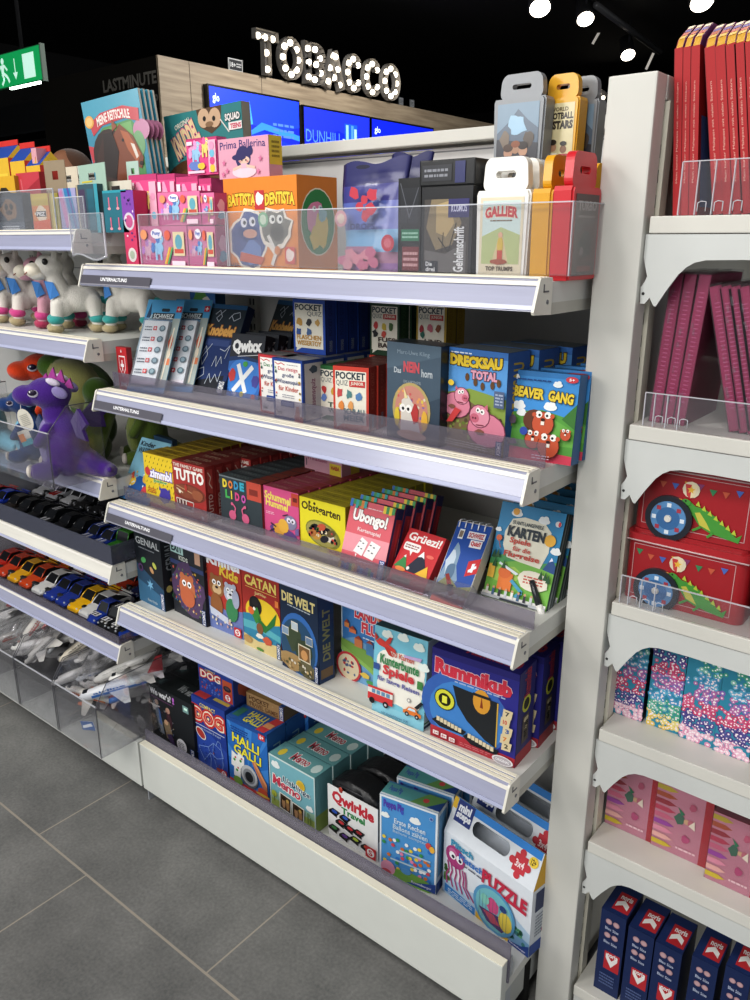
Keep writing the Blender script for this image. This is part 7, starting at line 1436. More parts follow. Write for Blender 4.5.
# ================================================================== LEFT BAY
def organic(name, prims, parent=None, voxel=.004, smooth=4, mat='plush', label=None, loc=(0,0,0), rot=(0,0,0)):
    """one continuous soft skin over overlapping rounded forms.
    prims: ('b', centre, radii, colour[, euler]) or ('t', [points], [radii], colour)"""
    m = MB()
    for p in prims:
        if p[0] == 'b': m.ball(p[1], p[2], p[3], mat, 20, 14, Euler(p[4]).to_matrix() if len(p) > 4 else None)
        else:
            m.tube(p[1], p[2], p[3], mat, 14)
            for q, r_ in zip(p[1], p[2]): m.ball(q, r_, p[3], mat, 12, 8)
    raw = m.build('raw')
    md = raw.modifiers.new('r', 'REMESH'); md.mode = 'VOXEL'; md.voxel_size = voxel
    if smooth: ms = raw.modifiers.new('s', 'SMOOTH'); ms.iterations = smooth; ms.factor = .5
    dg = bpy.context.evaluated_depsgraph_get(); ev = raw.evaluated_get(dg); me0 = ev.to_mesh()
    vs = [v.co.copy() for v in me0.vertices]; fs = [tuple(p.vertices) for p in me0.polygons]; ev.to_mesh_clear()
    bpy.data.objects.remove(raw)
    def dist(p, c):
        if p[0] == 'b':
            r = p[2] if not isinstance(p[2], (int, float)) else (p[2],)*3
            q = c-Vector(p[1])
            if len(p) > 4: q = Euler(p[4]).to_matrix().transposed() @ q
            k = Vector((q.x/r[0], q.y/r[1], q.z/r[2])).length; return (k-1)*min(r)
        best = 9
        for (a_, b_, ra, rb_) in zip(p[1][:-1], p[1][1:], p[2][:-1], p[2][1:]):
            a_, b_ = Vector(a_), Vector(b_); ab = b_-a_; t = max(0, min(1, (c-a_).dot(ab)/max(ab.length_squared, 1e-9)))
            best = min(best, (c-a_-ab*t).length-(ra+(rb_-ra)*t))
        return best
    o = MB()
    cols = [p[3] for p in prims]
    lst = {}
    for f in fs:
        c = sum((vs[i] for i in f), Vector())/len(f)
        k = min(range(len(prims)), key=lambda i: dist(prims[i], c)); lst.setdefault(cols[k], []).append(f)
    # keep one shared vertex list so the skin stays continuous
    o.v = vs
    for c, ff in lst.items():
        k = o.mi(mat)
        for f in ff: o.f.append(f); o.c.append(hx(c)); o.m.append(k); o.sm.append(True)
    return o.build(name, parent, loc, rot, label)

# ------------------------------------------------------------------ plush foals on the second left shelf
zp = 1.134-.004
R_ = math.radians
def foal(label, loc, rz, body, cuff, foot, muzzle='#e4dccb', scarf='#3a78b8', group=None, s=1.):
    th = thing('plush_foal', label, 'plush toy', loc, (0,0,rz)); th.scale = (s,s,s)
    # faces -x; legs under a short round body, long neck, big head
    P = [('b',(.040,0,.088),(.056,.035,.036),body), ('t',[(-.004,0,.095),(-.020,0,.150)],[.031,.023],body), ('b',(-.026,0,.172),(.036,.031,.032),body), ('b',(-.002,.0,.075),(.031,.034,.034),body),
         ('t',[(-.016,-.022,.075),(-.026,-.026,.018)],[.018,.014],body), ('t',[(-.016,.022,.075),(-.026,.026,.018)],[.018,.014],body), ('t',[(.074,-.022,.080),(.080,-.026,.018)],[.021,.015],body), ('t',[(.074,.022,.080),(.080,.026,.018)],[.021,.015],body),
         ('b',(-.012,-.026,.203),(.009,.006,.016),body), ('b',(-.012,.026,.203),(.009,.006,.016),body)]
    organic('body', P, th, .0042, 3)
    organic('muzzle', [('b',(-.064,0,.162),(.025,.027,.020),muzzle), ('b',(-.054,0,.150),(.024,.024,.014),body)], th, .0032, 3, label='cream muzzle with a stitched smile')
    m = MB(); m.tube([(-.082,-.018,.158),(-.087,-.009,.153),(-.0885,0,.152),(-.087,.009,.153),(-.082,.018,.158)], .0012, '#8a4a3a', 'matte', 6); m.build('smile', th)
    for sg in (-1, 1):
        m = MB(); m.ball((-.036,sg*.0285,.184), (.0075,.0055,.0085), '#15120f', 'gloss', 12, 8); m.build('eye', th)
    for (x, y) in ((-.025,-.026),(-.025,.026),(.080,-.026),(.080,.026)):
        organic('cuff', [('b',(x,y,.036),(.0215,.0215,.0135),cuff)], th, .003, 1, label='fluffy coloured ankle cuff')
        organic('foot', [('b',(x-.003,y,.0125),(.022,.020,.0125),foot)], th, .003, 1, label='glittery cream hoof')
    m = MB()
    for sg in (-1, 1): m.face([(-.043,sg*.010,.136),(-.022,sg*.029,.132),(-.010,sg*.036,.100),(-.034,sg*.030,.088)][::sg], scarf, 'matte')
    m.face([(-.0445,-.012,.136),(-.0445,.012,.136),(-.0415,.010,.094),(-.0415,-.010,.094)], scarf, 'matte'); m.build('bandana', th, label='blue bandana')
    organic('tail', [('t',[(.098,0,.085),(.118,0,.075),(.125,0,.045)],[.009,.011,.006],cuff)], th, .0035, 1)
    return th
CUFF_T, CUFF_P, FEET = '#3f9c98', '#c84a88', '#a89a78'
f0 = foal('white plush foal with teal cuffs at the shelf end, facing left', (-1.222,.080,zp+.0005), R_(62), '#d8d4cc', CUFF_T, FEET, s=.84)
f1_ = dup(f0, (-1.125,.165,zp+.0005), (0,0,R_(30)), 'white plush foal with teal cuffs behind the front one, under the price rail')
f2_ = dup(f0, (-1.30,.155,zp+.0005), (0,0,R_(60)), 'white plush foal behind, its muzzle beside the front white foal')
fp = foal('white plush foal with pink cuffs, left of the teal-cuffed one', (-1.455,.115,zp+.0005), R_(66), '#d8d2ca', CUFF_P, FEET, s=.84)
fq = foal('pink plush foal between the white pink-cuffed and teal-cuffed foals', (-1.352,.12,zp+.0005), R_(62), '#cc9aa8', CUFF_P, '#a83a5a', s=.80)
dup(fp, (-1.56,.13,zp+.0005), (0,0,R_(66)), 'white plush foal with pink cuffs at the photo edge')
# small bright packs behind the foals
def a(F): F.rect(0,0,1,1,'#2f6ab0'); F.blob(.4,.5,.3,.3,'#5a9a4a',3); F.blob(.65,.4,.2,.2,'#d8d4cc',5); F.rect(.1,.8,.9,.95,'#e8e4dc')
carton('toy_pack', 'blue and green pack glimpsed behind the right white foal', 'toy pack', (Vector((-1.09,.33,zp)), .0, .09, .12), .03, '#2a5a8a', a)

# ------------------------------------------------------------------ clear bin of plush dragons
zd = .838-.004
def bin_(x0, x1, y0, y1, zb_, h, lab, cham=.03, name='acrylic_bin'):
    t = thing(name, lab, 'clear bin', (x0, y0, zb_)); w = x1-x0; d = y1-y0
    m = MB(); m.box((0,0,.0), (w,.0025,h), '#fff', 'acrylic'); m.build('front_panel', t)
    m = MB(); m.box((0,.0025,0), (w,d,.002), '#fff', 'acrylic'); m.build('floor_panel', t)
    for x in (0, w-.0025):
        m = MB(); m.prism([(.0025,0),(d,0),(d,h+.05),(cham*1.6,h+.05),(.0025,h)], 0, x, x+.0025, '#fff', 'acrylic'); m.build('side_panel', t)
    m = MB(); m.box((0,-.0004,h-.0005), (w,.003,h+.0012), '#fff', 'acrylic_edge')
    for x in (0, w-.0025):
        m.tube([(x+.0012,0,0),(x+.0012,0,h),(x+.0012,cham*1.6,h+.05),(x+.0012,d,h+.05)], .0011, '#4a4a50', 'plastic', 6)
    m.build('edge', t, label='dark glinting cut edge'); return t
bin_(-1.42, -1.028, -.104, .02, .8382, .118, 'clear bin holding the plush dragons')
def dragon(label, loc, rz, body, belly, spike, horn, wing, s=1.):
    th = thing('plush_dragon', label, 'plush toy', loc, (0,0,rz)); th.scale = (s,s,s)
    P = [('b',(.010,0,.075),(.048,.046,.075),body), ('b',(-.002,0,.14),(.030,.028,.035),body), ('b',(-.012,0,.185),(.046,.037,.034),body,(0,.12,0)), ('b',(-.058,0,.180),(.032,.027,.023),body,(0,.15,0)),
         ('b',(-.030,-.038,.022),(.034,.020,.021),body), ('b',(-.030,.038,.022),(.034,.020,.021),body), ('t',[(-.012,-.036,.115),(-.034,-.040,.085)],[.014,.012],body), ('t',[(-.012,.036,.115),(-.034,.040,.085)],[.014,.012],body),
         ('t',[(.05,0,.035),(.085,-.015,.022),(.110,-.035,.022),(.115,-.06,.03)],[.03,.022,.015,.007],body)]
    organic('body', P, th, .0045, 3)
    organic('belly', [('b',(-.018,0,.075),(.029,.033,.062),belly)], th, .0035, 2, label='pale belly patch')
    m = MB()
    for i, (x, z_, h) in enumerate(((-.020,.214,.014),(-.004,.218,.022),(.012,.215,.020),(.028,.203,.014))):
        m.prism([(x-.011,z_-.006),(x+.012,z_-.008),(x+.007,z_+h)], 1, -.004, .004, spike, 'plush')
    m.build('spikes', th, label='row of bright felt spikes')
    for sg in (-1, 1):
        m = MB(); m.ball((-.034,sg*.0345,.190), (.0115,.0045,.0085), '#d8d2e0', 'plastic', 12, 8); m.ball((-.0345,sg*.0375,.1925), (.0095,.0030,.0068), '#241236', 'gloss', 10, 7); m.ball((-.038,sg*.0398,.194), (.002,.001,.002), '#f4f0f8', 'gloss', 6, 5); m.build('eye', th, label='embroidered white-rimmed eye')
        organic('horn', [('b',(.008,sg*.030,.213),(.016,.007,.0075),horn,(0,.4,0))], th, .0025, 1)
        organic('ear', [('b',(.022,sg*.038,.192),(.018,.006,.012),belly,(0,.5,0))], th, .0025, 1)
        m = MB(); w0 = Vector((.035,sg*.03,.13))
        pts = [w0, w0+Vector((.03,sg*.045,.035)), w0+Vector((.050,sg*.060,.005)), w0+Vector((.035,sg*.045,-.010)), w0+Vector((.040,sg*.040,-.035)), w0+Vector((.015,sg*.02,-.03))]
        vs = pts+[p_+Vector((.006,sg*-.002,0)) for p_ in pts]; n = 6
        m.mesh(vs, [tuple(range(n)), tuple(range(n,2*n))[::-1]]+[(i,(i+1) % n,n+(i+1) % n,n+i) for i in range(n)], wing, 'plush'); m.build('wing', th)
        organic('sole', [('b',(-.058,sg*.040,.024),(.008,.014,.015),'#c8c0b8')], th, .0028, 1, label='pale foot sole')
        m = MB(); m.ball((-.079,sg*.012,.186), (.003,.003,.003), '#241232', 'plastic', 8, 6); m.build('nostril', th)
    return th
dp = dragon('purple plush dragon with pink spikes, front of the clear bin', (-1.115,-.028,zd+.0005), math.radians(42), '#46227c', '#8a7fae', '#b04a9c', '#cfc6d6', '#3a1f66', 1.0)
# hang tag on its chest
m = MB(); n = 20
m.mesh([(.017*math.cos(2*PI*i/n), 0, .025*math.sin(2*PI*i/n)) for i in range(n)], [tuple(range(n))], '#d4d0c2', 'card'); F = Face(m, (-.012,0,-.016), (1,0,0), (0,0,1), .024, .032); F.lines_of_text(.1,.1,.9,.9,7,'#9a968a',.4)
HT = thing('hang_tag', 'oval cream paper tag hanging in front of the purple dragon chest', 'tag', (-1.152,-.082,.965), (0,-.35,.5)); m.build('oval_card', HT)
m = MB(); F = Face(m, (-.034,.002,-.052), (1,0,0), (0,0,1), .028, .034); m.box((-.034,.002,-.052), (-.006,.0026,-.018), '#d8d4c8'); F.rect(0,0,1,.4,'#4aa0b0'); F.rect(0,.3,.5,.8,'#d8884a'); F.rect(.5,.5,1,1,'#e0dcd0'); m.build('back_card', HT, label='second card with colourful corner')
m = MB(); m.tube([(0,0,.022),(.004,.012,.05)], .0007, '#e8e4da', 'matte', 5); m.build('loop', HT)
gc_ = un(62, 395, 1, .13)
th = thing('plush_crocodile', 'green plush crocodile with pale olive belly leaning behind the purple dragon', 'plush toy', (gc_.x+.03, .125, zd+.0005))
o1 = un(52,366,1,.10)-th.location; o2 = un(76,384,1,.11)-th.location; o3 = un(97,392,1,.09)-th.location; o4 = un(92,440,1,.07)-th.location; o5 = un(88,462,1,.07)-th.location
organic('body', [('b',tuple(o1),(.036,.034,.030),'#3f5c1c'), ('b',tuple(o2),(.085,.055,.055),'#8c8a54',(0,.35,0)), ('b',tuple(o2+Vector((.0,.035,-.02))),(.09,.05,.065),'#46621f',(0,.35,0)), ('b',tuple(o3),(.034,.032,.034),'#3f5c1c'), ('t',[tuple(o3+Vector((-.01,.02,-.02))),tuple(o4)],[.038,.034],'#5d6e2c'), ('b',tuple(o4),(.036,.032,.040),'#6a7832'), ('b',tuple(o5),(.034,.032,.036),'#55682a'), ('t',[tuple(o5),(o5.x,o5.y+.03,.035)],[.034,.034],'#46581f'), ('t',[tuple(o2),(o2.x,o2.y+.03,.06)],[.05,.06],'#46621f')], th, .0045, 4)
m = MB(); F = Face(m, (0,0,0), (1,0,0), (0,0,1), .022, .018); m.box((0,0,0), (.022,.0006,.018), '#d8d4c8'); F.rect(.1,.3,.6,.5,'#6a6a6a'); tg = m.build('fabric_tag', th, tuple(o4+Vector((-.025,-.045,.065))), (0,-.4,.3), label='small white sewn-in tag')
db = dragon('navy blue plush dragon at the left of the purple one', (-1.30,.0,zd+.0005), math.radians(40), '#1c3a6e', '#7fb8cc', '#16305c', '#c8d4d8', '#1a3462', .74)
do = dragon('orange-red plush dragon with cream belly, rear left of the dragons', (-1.395,.12,zd+.0005), math.radians(62), '#c8401a', '#d8b890', '#b0361a', '#d8c0a0', '#c8401a', 1.06)
dragon('light blue plush dragon at the left photo edge', (-1.47,-.02,zd+.0005), math.radians(30), '#7ab4c8', '#b8d4dc', '#5a9ab4', '#d8dce0', '#6aa8c0', .9)
dl = dragon('olive plush dragon low behind the shelf end, beside the blue booklet', (-1.075,.16,zd+.0005), math.radians(60), '#55682a', '#7f8a48', '#3f5220', '#8a9250', '#46581f', .9)
def a(F): F.rect(0,0,1,1,'#2a4a66'); F.circ(.55,.62,.36,'#a4aaa6'); F.circ(.55,.62,.30,'#8c9490'); F.ell(.4,.2,.25,.12,'#b8763a'); F.rect(0,0,1,.06,'#1c3248')
carton('toy_pack', 'dark blue hanging pack with grey disc, left of the pale blue booklet', 'toy pack', (Vector((-1.0,.13,Z3-.004)), -.1, .075, .13), .012, '#1c3248', a)

# ------------------------------------------------------------------ toy cars
def toy_car(label, col, loc, rz, style='sport', roof=None, stripe=None, number=None, s=1.):
    th = thing('toy_car', label, 'toy car', loc, (0,0,rz)); th.scale = (s,s,s); L, w = .118, .0245
    if style == 'sport': belt = [(0,.013,.78),(.05,.0165,.92),(.2,.020,1),(.45,.0235,.98),(.75,.025,1),(.93,.0245,.95),(1,.017,.82)]; cab = (.30,.46,.66,.90,.0375,.70)
    elif style == 'beetle': belt = [(0,.012,.55),(.06,.020,.74),(.22,.0265,.80),(.45,.028,.84),(.75,.027,.84),(.93,.019,.74),(1,.011,.55)]; cab = (.27,.40,.60,.86,.047,.66)
    else: belt = [(0,.019,.80),(.03,.028,.88),(.3,.031,.90),(.5,.0315,.94),(.8,.0315,.94),(.97,.031,.92),(1,.022,.88)]; cab = (.36,.42,.84,.90,.052,.86)
    m = MB(); vs = []; fs = []; K = 10
    for (t, zt, kw) in belt:
        ww = w*kw; y = t*L
        prof = [(-ww*.92,.006),(-ww,.010),(-ww,zt*.72),(-ww*.93,zt*.93),(-ww*.6,zt),(ww*.6,zt),(ww*.93,zt*.93),(ww,zt*.72),(ww,.010),(ww*.92,.006)]
        vs += [(x,y,z_) for x, z_ in prof]
    for i in range(len(belt)-1):
        for j in range(K):
            k = (j+1) % K; fs.append((i*K+j, i*K+k, (i+1)*K+k, (i+1)*K+j))
    fs.append(tuple(range(K))[::1]); fs.append(tuple(range((len(belt)-1)*K, len(belt)*K))[::-1])
    m.mesh(vs, fs, col, 'carpaint', False)
    y0, y1, y2, y3, zr, kr = cab; rc = roof or col
    zb0 = .019 if style != 'jeep' else .03; r_ = w*kr
    A_ = [(-w*.86,y0*L,zb0),(w*.86,y0*L,zb0),(w*.86,y3*L,zb0+.003),(-w*.86,y3*L,zb0+.003)]; B_ = [(-r_,y1*L,zr),(r_,y1*L,zr),(r_,y2*L,zr),(-r_,y2*L,zr)]
    # pillars and roof in body colour
    m.box((-r_,y1*L,zr-.001), (r_,y2*L,zr+.0012), rc, 'carpaint', bev=.0008)
    for i in (0, 1, 2, 3):
        a_, b_ = Vector(A_[i]), Vector(B_[i]); m.tube([a_, (a_+b_)/2+Vector((0,0,.0015)), b_], .0013, rc, 'carpaint', 6)
    if style == 'sport': m.box((-w*.8,L*.95,.026), (w*.8,L*.995,.0275), col, 'carpaint')
    if stripe:
        for sx in (-.3, .3) if stripe[1:] != 'x' else (0,): m.box((w*(sx-.12),L*.07,.0190), (w*(sx+.12),L*.30,.0222), stripe, 'carpaint'); m.box((w*(sx-.12)*kr,y1*L,zr+.001), (w*(sx+.12)*kr,y2*L,zr+.0016), stripe, 'carpaint')
    if number:
        F = Face(m, (-w*.52,L*.09,.0268), (1,0,0), (0,1,-.0), w*1.04, L*.14, 'carpaint'); F.rect(0,0,1,1,'#e8e8ea'); F.text(number, .15,.12,.85,.88,'#1a1a1e',.05)
    m.build('body', th)
    m = MB(); q = .985
    A2 = [(x*q,y,z_) for x, y, z_ in A_]; B2 = [(x*q,y,z_) for x, y, z_ in B_]
    for i in range(4): j = (i+1) % 4; m.face([A2[i],A2[j],B2[j],B2[i]], '#14161a', 'gloss')
    m.build('windows', th, label='dark tinted windows')
    for sx in (-1, 1):
        for ty in (.17, .80):
            m = MB(); rr_ = .0098 if style != 'jeep' else .0125; c_ = Vector((sx*w*.86, ty*L, rr_)); m.tube([c_-Vector((sx*.005,0,0)), c_+Vector((sx*.0042,0,0))], rr_, '#141416', 'matte', 14); m.tube([c_+Vector((sx*.0042,0,0)), c_+Vector((sx*.0050,0,0))], rr_*.6, '#8a8c92', 'carpaint', 10); m.build('wheel', th)
    for sx in (-1, 1):
        m = MB(); m.ball((sx*w*.58,L*.035,.0145 if style == 'sport' else .019), (.0034,.0022,.0024), '#a8acb2', 'gloss', 8, 6); m.build('headlamp', th)
    return th
def smoke_tray(x0, x1, z_, h, lab, d=.42, mt='smoke'):
    t = thing('car_tray', lab, 'tray', (x0, -.004, z_)); w = x1-x0
    m = MB(); m.box((0,0,0), (w,.0025,h), '#333', mt); m.build('front_panel', t)
    m = MB(); m.box((0,.0025,0), (w,d,.002), '#222', mt); m.build('floor_panel', t)
    m = MB(); m.box((w-.0025,.0025,.002), (w,.09,h), '#333', mt); m.build('side_panel', t); return t
zc = .441+.0005
smoke_tray(-2.18, -1.013, .4440, .020, 'low tinted tray under the colourful toy cars', mt='lip')
zc2 = .4462
rowA = [(-1.66,'#b8281e','sport','red sports car at the left photo edge',None,None),(-1.60,'#c8421e','sport','orange-red sports car, leftmost in full view',None,None),(-1.535,'#e0a81c','sport','yellow sports car left of the orange one, front row',None,None),(-1.475,'#cc4a1c','sport','orange sports car between the yellow and white cars',None,None),
  (-1.410,'#d8d8d6','sport','white sports car with black windows in the front row',None,None),(-1.352,'#1c3a96','sport','blue sports car right of the white one',None,None),(-1.296,'#1c3890','sport','blue sports car left of the bright yellow one',None,None),(-1.240,'#e8b414','sport','bright yellow sports car in the front row',None,None),(-1.190,'#d4d4d2','sport','white sports car tucked behind the blue beetle',None,None),
  (-1.143,'#1c3a94','beetle','blue beetle car with white number square',None,'12'),(-1.098,'#16171a','beetle','black beetle car with white number square, left one','#e0e0e0','11'),(-1.056,'#141518','beetle','black beetle car with white number square, right one','#e0e0e0','17')]
for x, c, st, lab, sp, nb_ in rowA: toy_car(lab, c, (x, .016 if st == 'sport' else .004, zc2), 0, st, None, sp, nb_, 1.12 if st == 'sport' else 1.0)
toy_car('small blue jeep car at the right end of the tray, big front wheel', '#1d3f9c', (-1.036,.010,zc2), math.radians(-20), 'jeep', s=.55)
rowB = [(-1.60,'#8a2a1e','orange-brown car in the second row at left'),(-1.52,'#c8a018','small yellow car in the second row'),(-1.455,'#8a1c1c','dark red car in the second row'),(-1.39,'#a82a1c','red car in the second row, middle'),(-1.325,'#c8481c','orange-red car in the second row'),(-1.265,'#b83a20','reddish car behind the bright yellow one'),(-1.20,'#18265a','dark navy car in the second row'),(-1.14,'#1c3f9a','blue car with white ring in the second row'),(-1.075,'#b01c20','red car at the right end of the second row')]
for x, c, lab in rowB: toy_car(lab, c, (x, .165, zc2), math.radians(random.Random(lab).uniform(-4, 4)), 'sport' if 'ring' not in lab else 'beetle', None)
# dark cars on the shelf above
smoke_tray(-2.18, -1.006, .6432, .045, 'dark tinted tray of small black toy cars')
zk = .6454
rowC = [(-1.66,'#b81c1c','red racing car at the left edge of the dark tray'),(-1.60,'#1d3cac','bright blue open car near the left of the dark tray'),(-1.535,'#2a2320','dark brown car right of the bright blue one'),(-1.475,'#15161a','black car, first of the black front row'),(-1.412,'#15161a','black car, second of the black front row'),(-1.350,'#17181b','black car, third of the black front row'),(-1.288,'#15161a','black car, fourth of the black front row'),(-1.226,'#17181b','black car left of the two blue cars'),(-1.165,'#18307c','blue car left of the blue car with white mark'),(-1.108,'#1a3488','blue car with white mark beside the green jeep')]
for x, c, lab in rowC: toy_car(lab, c, (x,.010,zk), math.radians(random.Random(lab).uniform(-3, 3)), 'sport', None, '#d8d8dc' if 'mark' in lab or 'row' in lab and 'third' in lab else None)
toy_car('green jeep at the right end of the dark tray', '#2f7a1c', (-1.042,.006,zk), 0, 'jeep')
rowD = [(-1.60,'#c8c8cc','silver racing car with white hoops, second row left'),(-1.53,'#c0c0c6','silver racing car with red bonnet, second row'),(-1.46,'#ccccd0','silver racing car with white hoops, right one'),(-1.395,'#1a1b1e','black car in the second row, left'),(-1.33,'#17181b','black car in the second row, second from left'),(-1.265,'#1a1b1e','black car in the second row, third from left'),(-1.20,'#17181b','black car in the second row, fourth from left'),(-1.135,'#1a1b1e','black car in the second row, fifth from left'),(-1.07,'#17181b','black car in the second row, right end')]
for x, c, lab in rowD: toy_car(lab, c, (x,.150,zk), math.radians(random.Random(lab).uniform(-4, 4)), 'sport', None, '#b81c1c' if 'red' in lab else None)
for i, x in enumerate((-1.395,-1.33,-1.265,-1.20,-1.135,-1.07)): toy_car('black car in the third row, %s from the left' % ['first','second','third','fourth','fifth','sixth'][i], '#16171a', (x,.295,zk), 0, 'sport')

# ------------------------------------------------------------------ bagged toy aeroplanes in clear bins on the base
zb = .132
for x0, x1, lab in ((-1.19,-1.012,'clear bin at the right end of the aeroplane base'),(-1.375,-1.195,'clear bin in the middle of the aeroplane base'),(-1.56,-1.38,'clear bin at the left of the aeroplane base'),(-1.745,-1.565,'clear bin at the left photo edge of the aeroplane base')):
    bin_(x0, x1, -.082, .40, .181, .135, lab, .022)
def plane(label, loc, rot, col='#d8d4cc', stripe='#c8642a', fin='#c8642a', s=1., bag=True):
    th = thing('toy_aeroplane', label, 'toy aeroplane', loc, rot); th.scale = (s,s,s)
    m = MB(); L = .19; st = [(0,.002,0),(.006,.007,0),(.02,.0115,0),(.05,.0138,0),(.12,.0138,0),(.155,.010,.002),(.182,.005,.005),(.19,.002,.006)]
    m.tube([(0,y,z_) for y, r, z_ in st], [r for y, r, z_ in st], col, 'gloss', 16)
    for sx in (-1, 1):
        m.box((sx*.0128-.0012,.03,-.0035), (sx*.0128+.0012,.15,.0015), stripe, 'gloss')
    F = Face(m, (.0145,.035,.003), (0,1,0), (0,0,1), .07, .007, 'gloss'); F.text('airline', 0,.1,1,.9,stripe,.02)
    m.box((-.006,.012,.0095), (.006,.022,.0118), '#23282e', 'gloss'); m.build('fuselage', th)
    for sx in (-1, 1):
        m = MB(); m.mesh([(sx*.008,.065,-.004),(sx*.085,.115,.002),(sx*.085,.128,.002),(sx*.008,.108,-.004),(sx*.008,.065,-.0015),(sx*.085,.115,.0032),(sx*.085,.128,.0032),(sx*.008,.108,-.0015)], [(0,1,2,3),(7,6,5,4),(0,4,5,1),(1,5,6,2),(2,6,7,3),(3,7,4,0)], col, 'gloss'); m.build('wing', th)
        m = MB(); m.tube([(sx*.035,.070,-.010),(sx*.035,.078,-.010),(sx*.035,.098,-.009)], [.0055,.0062,.004], stripe, 'gloss', 10); m.build('engine', th)
        m = MB(); m.mesh([(sx*.003,.165,.006),(sx*.034,.186,.008),(sx*.034,.194,.008),(sx*.003,.186,.006),(sx*.003,.165,.0075),(sx*.034,.186,.0088),(sx*.034,.194,.0088),(sx*.003,.186,.0075)], [(0,1,2,3),(7,6,5,4),(0,4,5,1),(1,5,6,2),(2,6,7,3),(3,7,4,0)], col, 'gloss'); m.build('tailplane', th)
    m = MB(); m.prism([(.150,.008),(.186,.006),(.196,.045),(.182,.045)], 0, -.0012, .0012, fin, 'gloss'); m.build('tail_fin', th)
    if bag and 'red tail, lying' not in label and random.Random(label+'b').random() < .5:
        m = MB(); rd = random.Random(label); nx, ny = 9, 12
        for sg in (-1, 1):
            vs = []; fs = []
            for j in range(ny+1):
                for i in range(nx+1):
                    u, v = i/nx-.5, j/ny; e = max(0, 1-(2*u)**2)*math.sin(PI*min(max(v, .02), .98))**.5
                    vs.append((u*.13*(1+.15*math.sin(v*5)), -.012+v*.225, .004+sg*(.003+.030*e)+rd.uniform(-.003,.003)))
            for j in range(ny):
                for i in range(nx): q = (j*(nx+1)+i, j*(nx+1)+i+1, (j+1)*(nx+1)+i+1, (j+1)*(nx+1)+i); fs.append(q if sg > 0 else q[::-1])
            m.mesh(vs, fs, '#fff', 'film', False)
        m.build('bag', th, label='crinkled clear plastic bag')
    return th
PL = [('white and orange toy aeroplane in the middle bin, nose pointing left', (-1.235,-.030,.262), (R_(-8),R_(10),R_(-68)), '#dcd8d0','#c8602a','#c8602a',.8),
 ('white aeroplane with blue stripe and red tail, lying in the right bin', (-1.165,-.035,.262), (R_(14),R_(0),R_(-44)), '#d8dade','#2f6ab0','#b81c2a',1.15),
 ('white and orange aeroplane on top of the middle bin pile', (-1.325,.09,.335), (R_(6),R_(12),R_(-50)), '#dcd8d0','#c8642a','#d8842a',1.05),
 ('cream aeroplane standing nose down in the middle bin', (-1.345,.02,.275), (R_(32),R_(-10),R_(-38)), '#cfc6b4','#8a8478','#c8602a',1.0),
 ('grey and white aeroplane at the rear of the right bin', (-1.24,.14,.300), (R_(14),R_(10),R_(-46)), '#b8bac0','#7a7f88','#8a8c94',1.0),
 ('white aeroplane with red tail in the left bin', (-1.475,-.01,.300), (R_(48),R_(5),R_(-20)), '#d4d0c8','#b02a2a','#a81c24',1.0),
 ('red aeroplane at the rear of the left bin', (-1.52,.14,.335), (R_(10),R_(-8),R_(-62)), '#a81e26','#d8d4cc','#8a161e',1.1),
 ('white aeroplane lying across the top of the left bin', (-1.505,.07,.345), (R_(2),R_(10),R_(-72)), '#d8d4ce','#8a3a3a','#a82a2a',1.0),
 ('deep red aeroplane at the left edge bin', (-1.66,.05,.330), (R_(20),R_(10),R_(-40)), '#9a1c24','#d0ccc4','#8a161e',1.1),
 ('white aeroplane low in the left edge bin', (-1.63,-.02,.250), (R_(12),R_(0),R_(-30)), '#d4d0c8','#c84a2a','#b8302a',1.0),
 ('white aeroplane with blue tail, low behind the middle bin front', (-1.29,.03,.235), (R_(5),R_(-14),R_(-30)), '#cfd2d6','#3a6aa8','#2f5a9a',.9),
 ('silver aeroplane with orange tail at the back of the middle bin', (-1.38,.2,.30), (R_(8),R_(0),R_(-52)), '#bcb8b4','#b8562a','#c8642a',1.0)]
PL += [('white aeroplane with orange engine pods on the pile of the middle bin', (-1.27,.10,.34), (R_(-4),R_(-12),R_(-58)), '#dad6ce','#c8642a','#b8302a',1.0),
 ('white aeroplane nose up at the right of the middle bin pile', (-1.255,.05,.30), (R_(26),R_(10),R_(-30)), '#d4d2d0','#8a8c94','#5a6a8a',.95),
 ('red and white aeroplane between the left and middle bins', (-1.42,.06,.35), (R_(10),R_(10),R_(-48)), '#b02a30','#dcd8d2','#9a1c24',1.0),
 ('white aeroplane with grey stripe leaning in the left bin', (-1.43,-.03,.26), (R_(38),R_(0),R_(-24)), '#d8d5ce','#9a9c9e','#b85a2a',.95),
 ('white aeroplane on the rear pile of the right bin', (-1.22,.22,.29), (R_(10),R_(-8),R_(-52)), '#cfd0d4','#c8642a','#c8642a',1.0),
 ('white aeroplane with red stripe on the rear pile of the left bin', (-1.60,.12,.36), (R_(6),R_(0),R_(-55)), '#d8d4ce','#b02a2a','#a81c24',1.0)]
for lab, loc, rot, c, st, fn, s in PL: plane(lab, loc, rot, c, st, fn, s)
rp = random.Random(11); pw = plane('plain white toy aeroplane without coloured stripe in the jumbled bin pile', (-1.16,.06,.225), (R_(10),R_(8),R_(-44)), '#dcdad6','#cfcdc8','#d6d4d0', 1.0, False)
pw['group'] = 'plain white aeroplanes in the bins'
for i in range(11):
    q_ = dup(pw, (-1.13-.052*i+rp.uniform(-.02,.02), rp.uniform(-.035,.08), .215+rp.uniform(0,.085)), (R_(rp.uniform(-4,34)), R_(rp.uniform(-16,16)), R_(rp.uniform(-70,-22))))
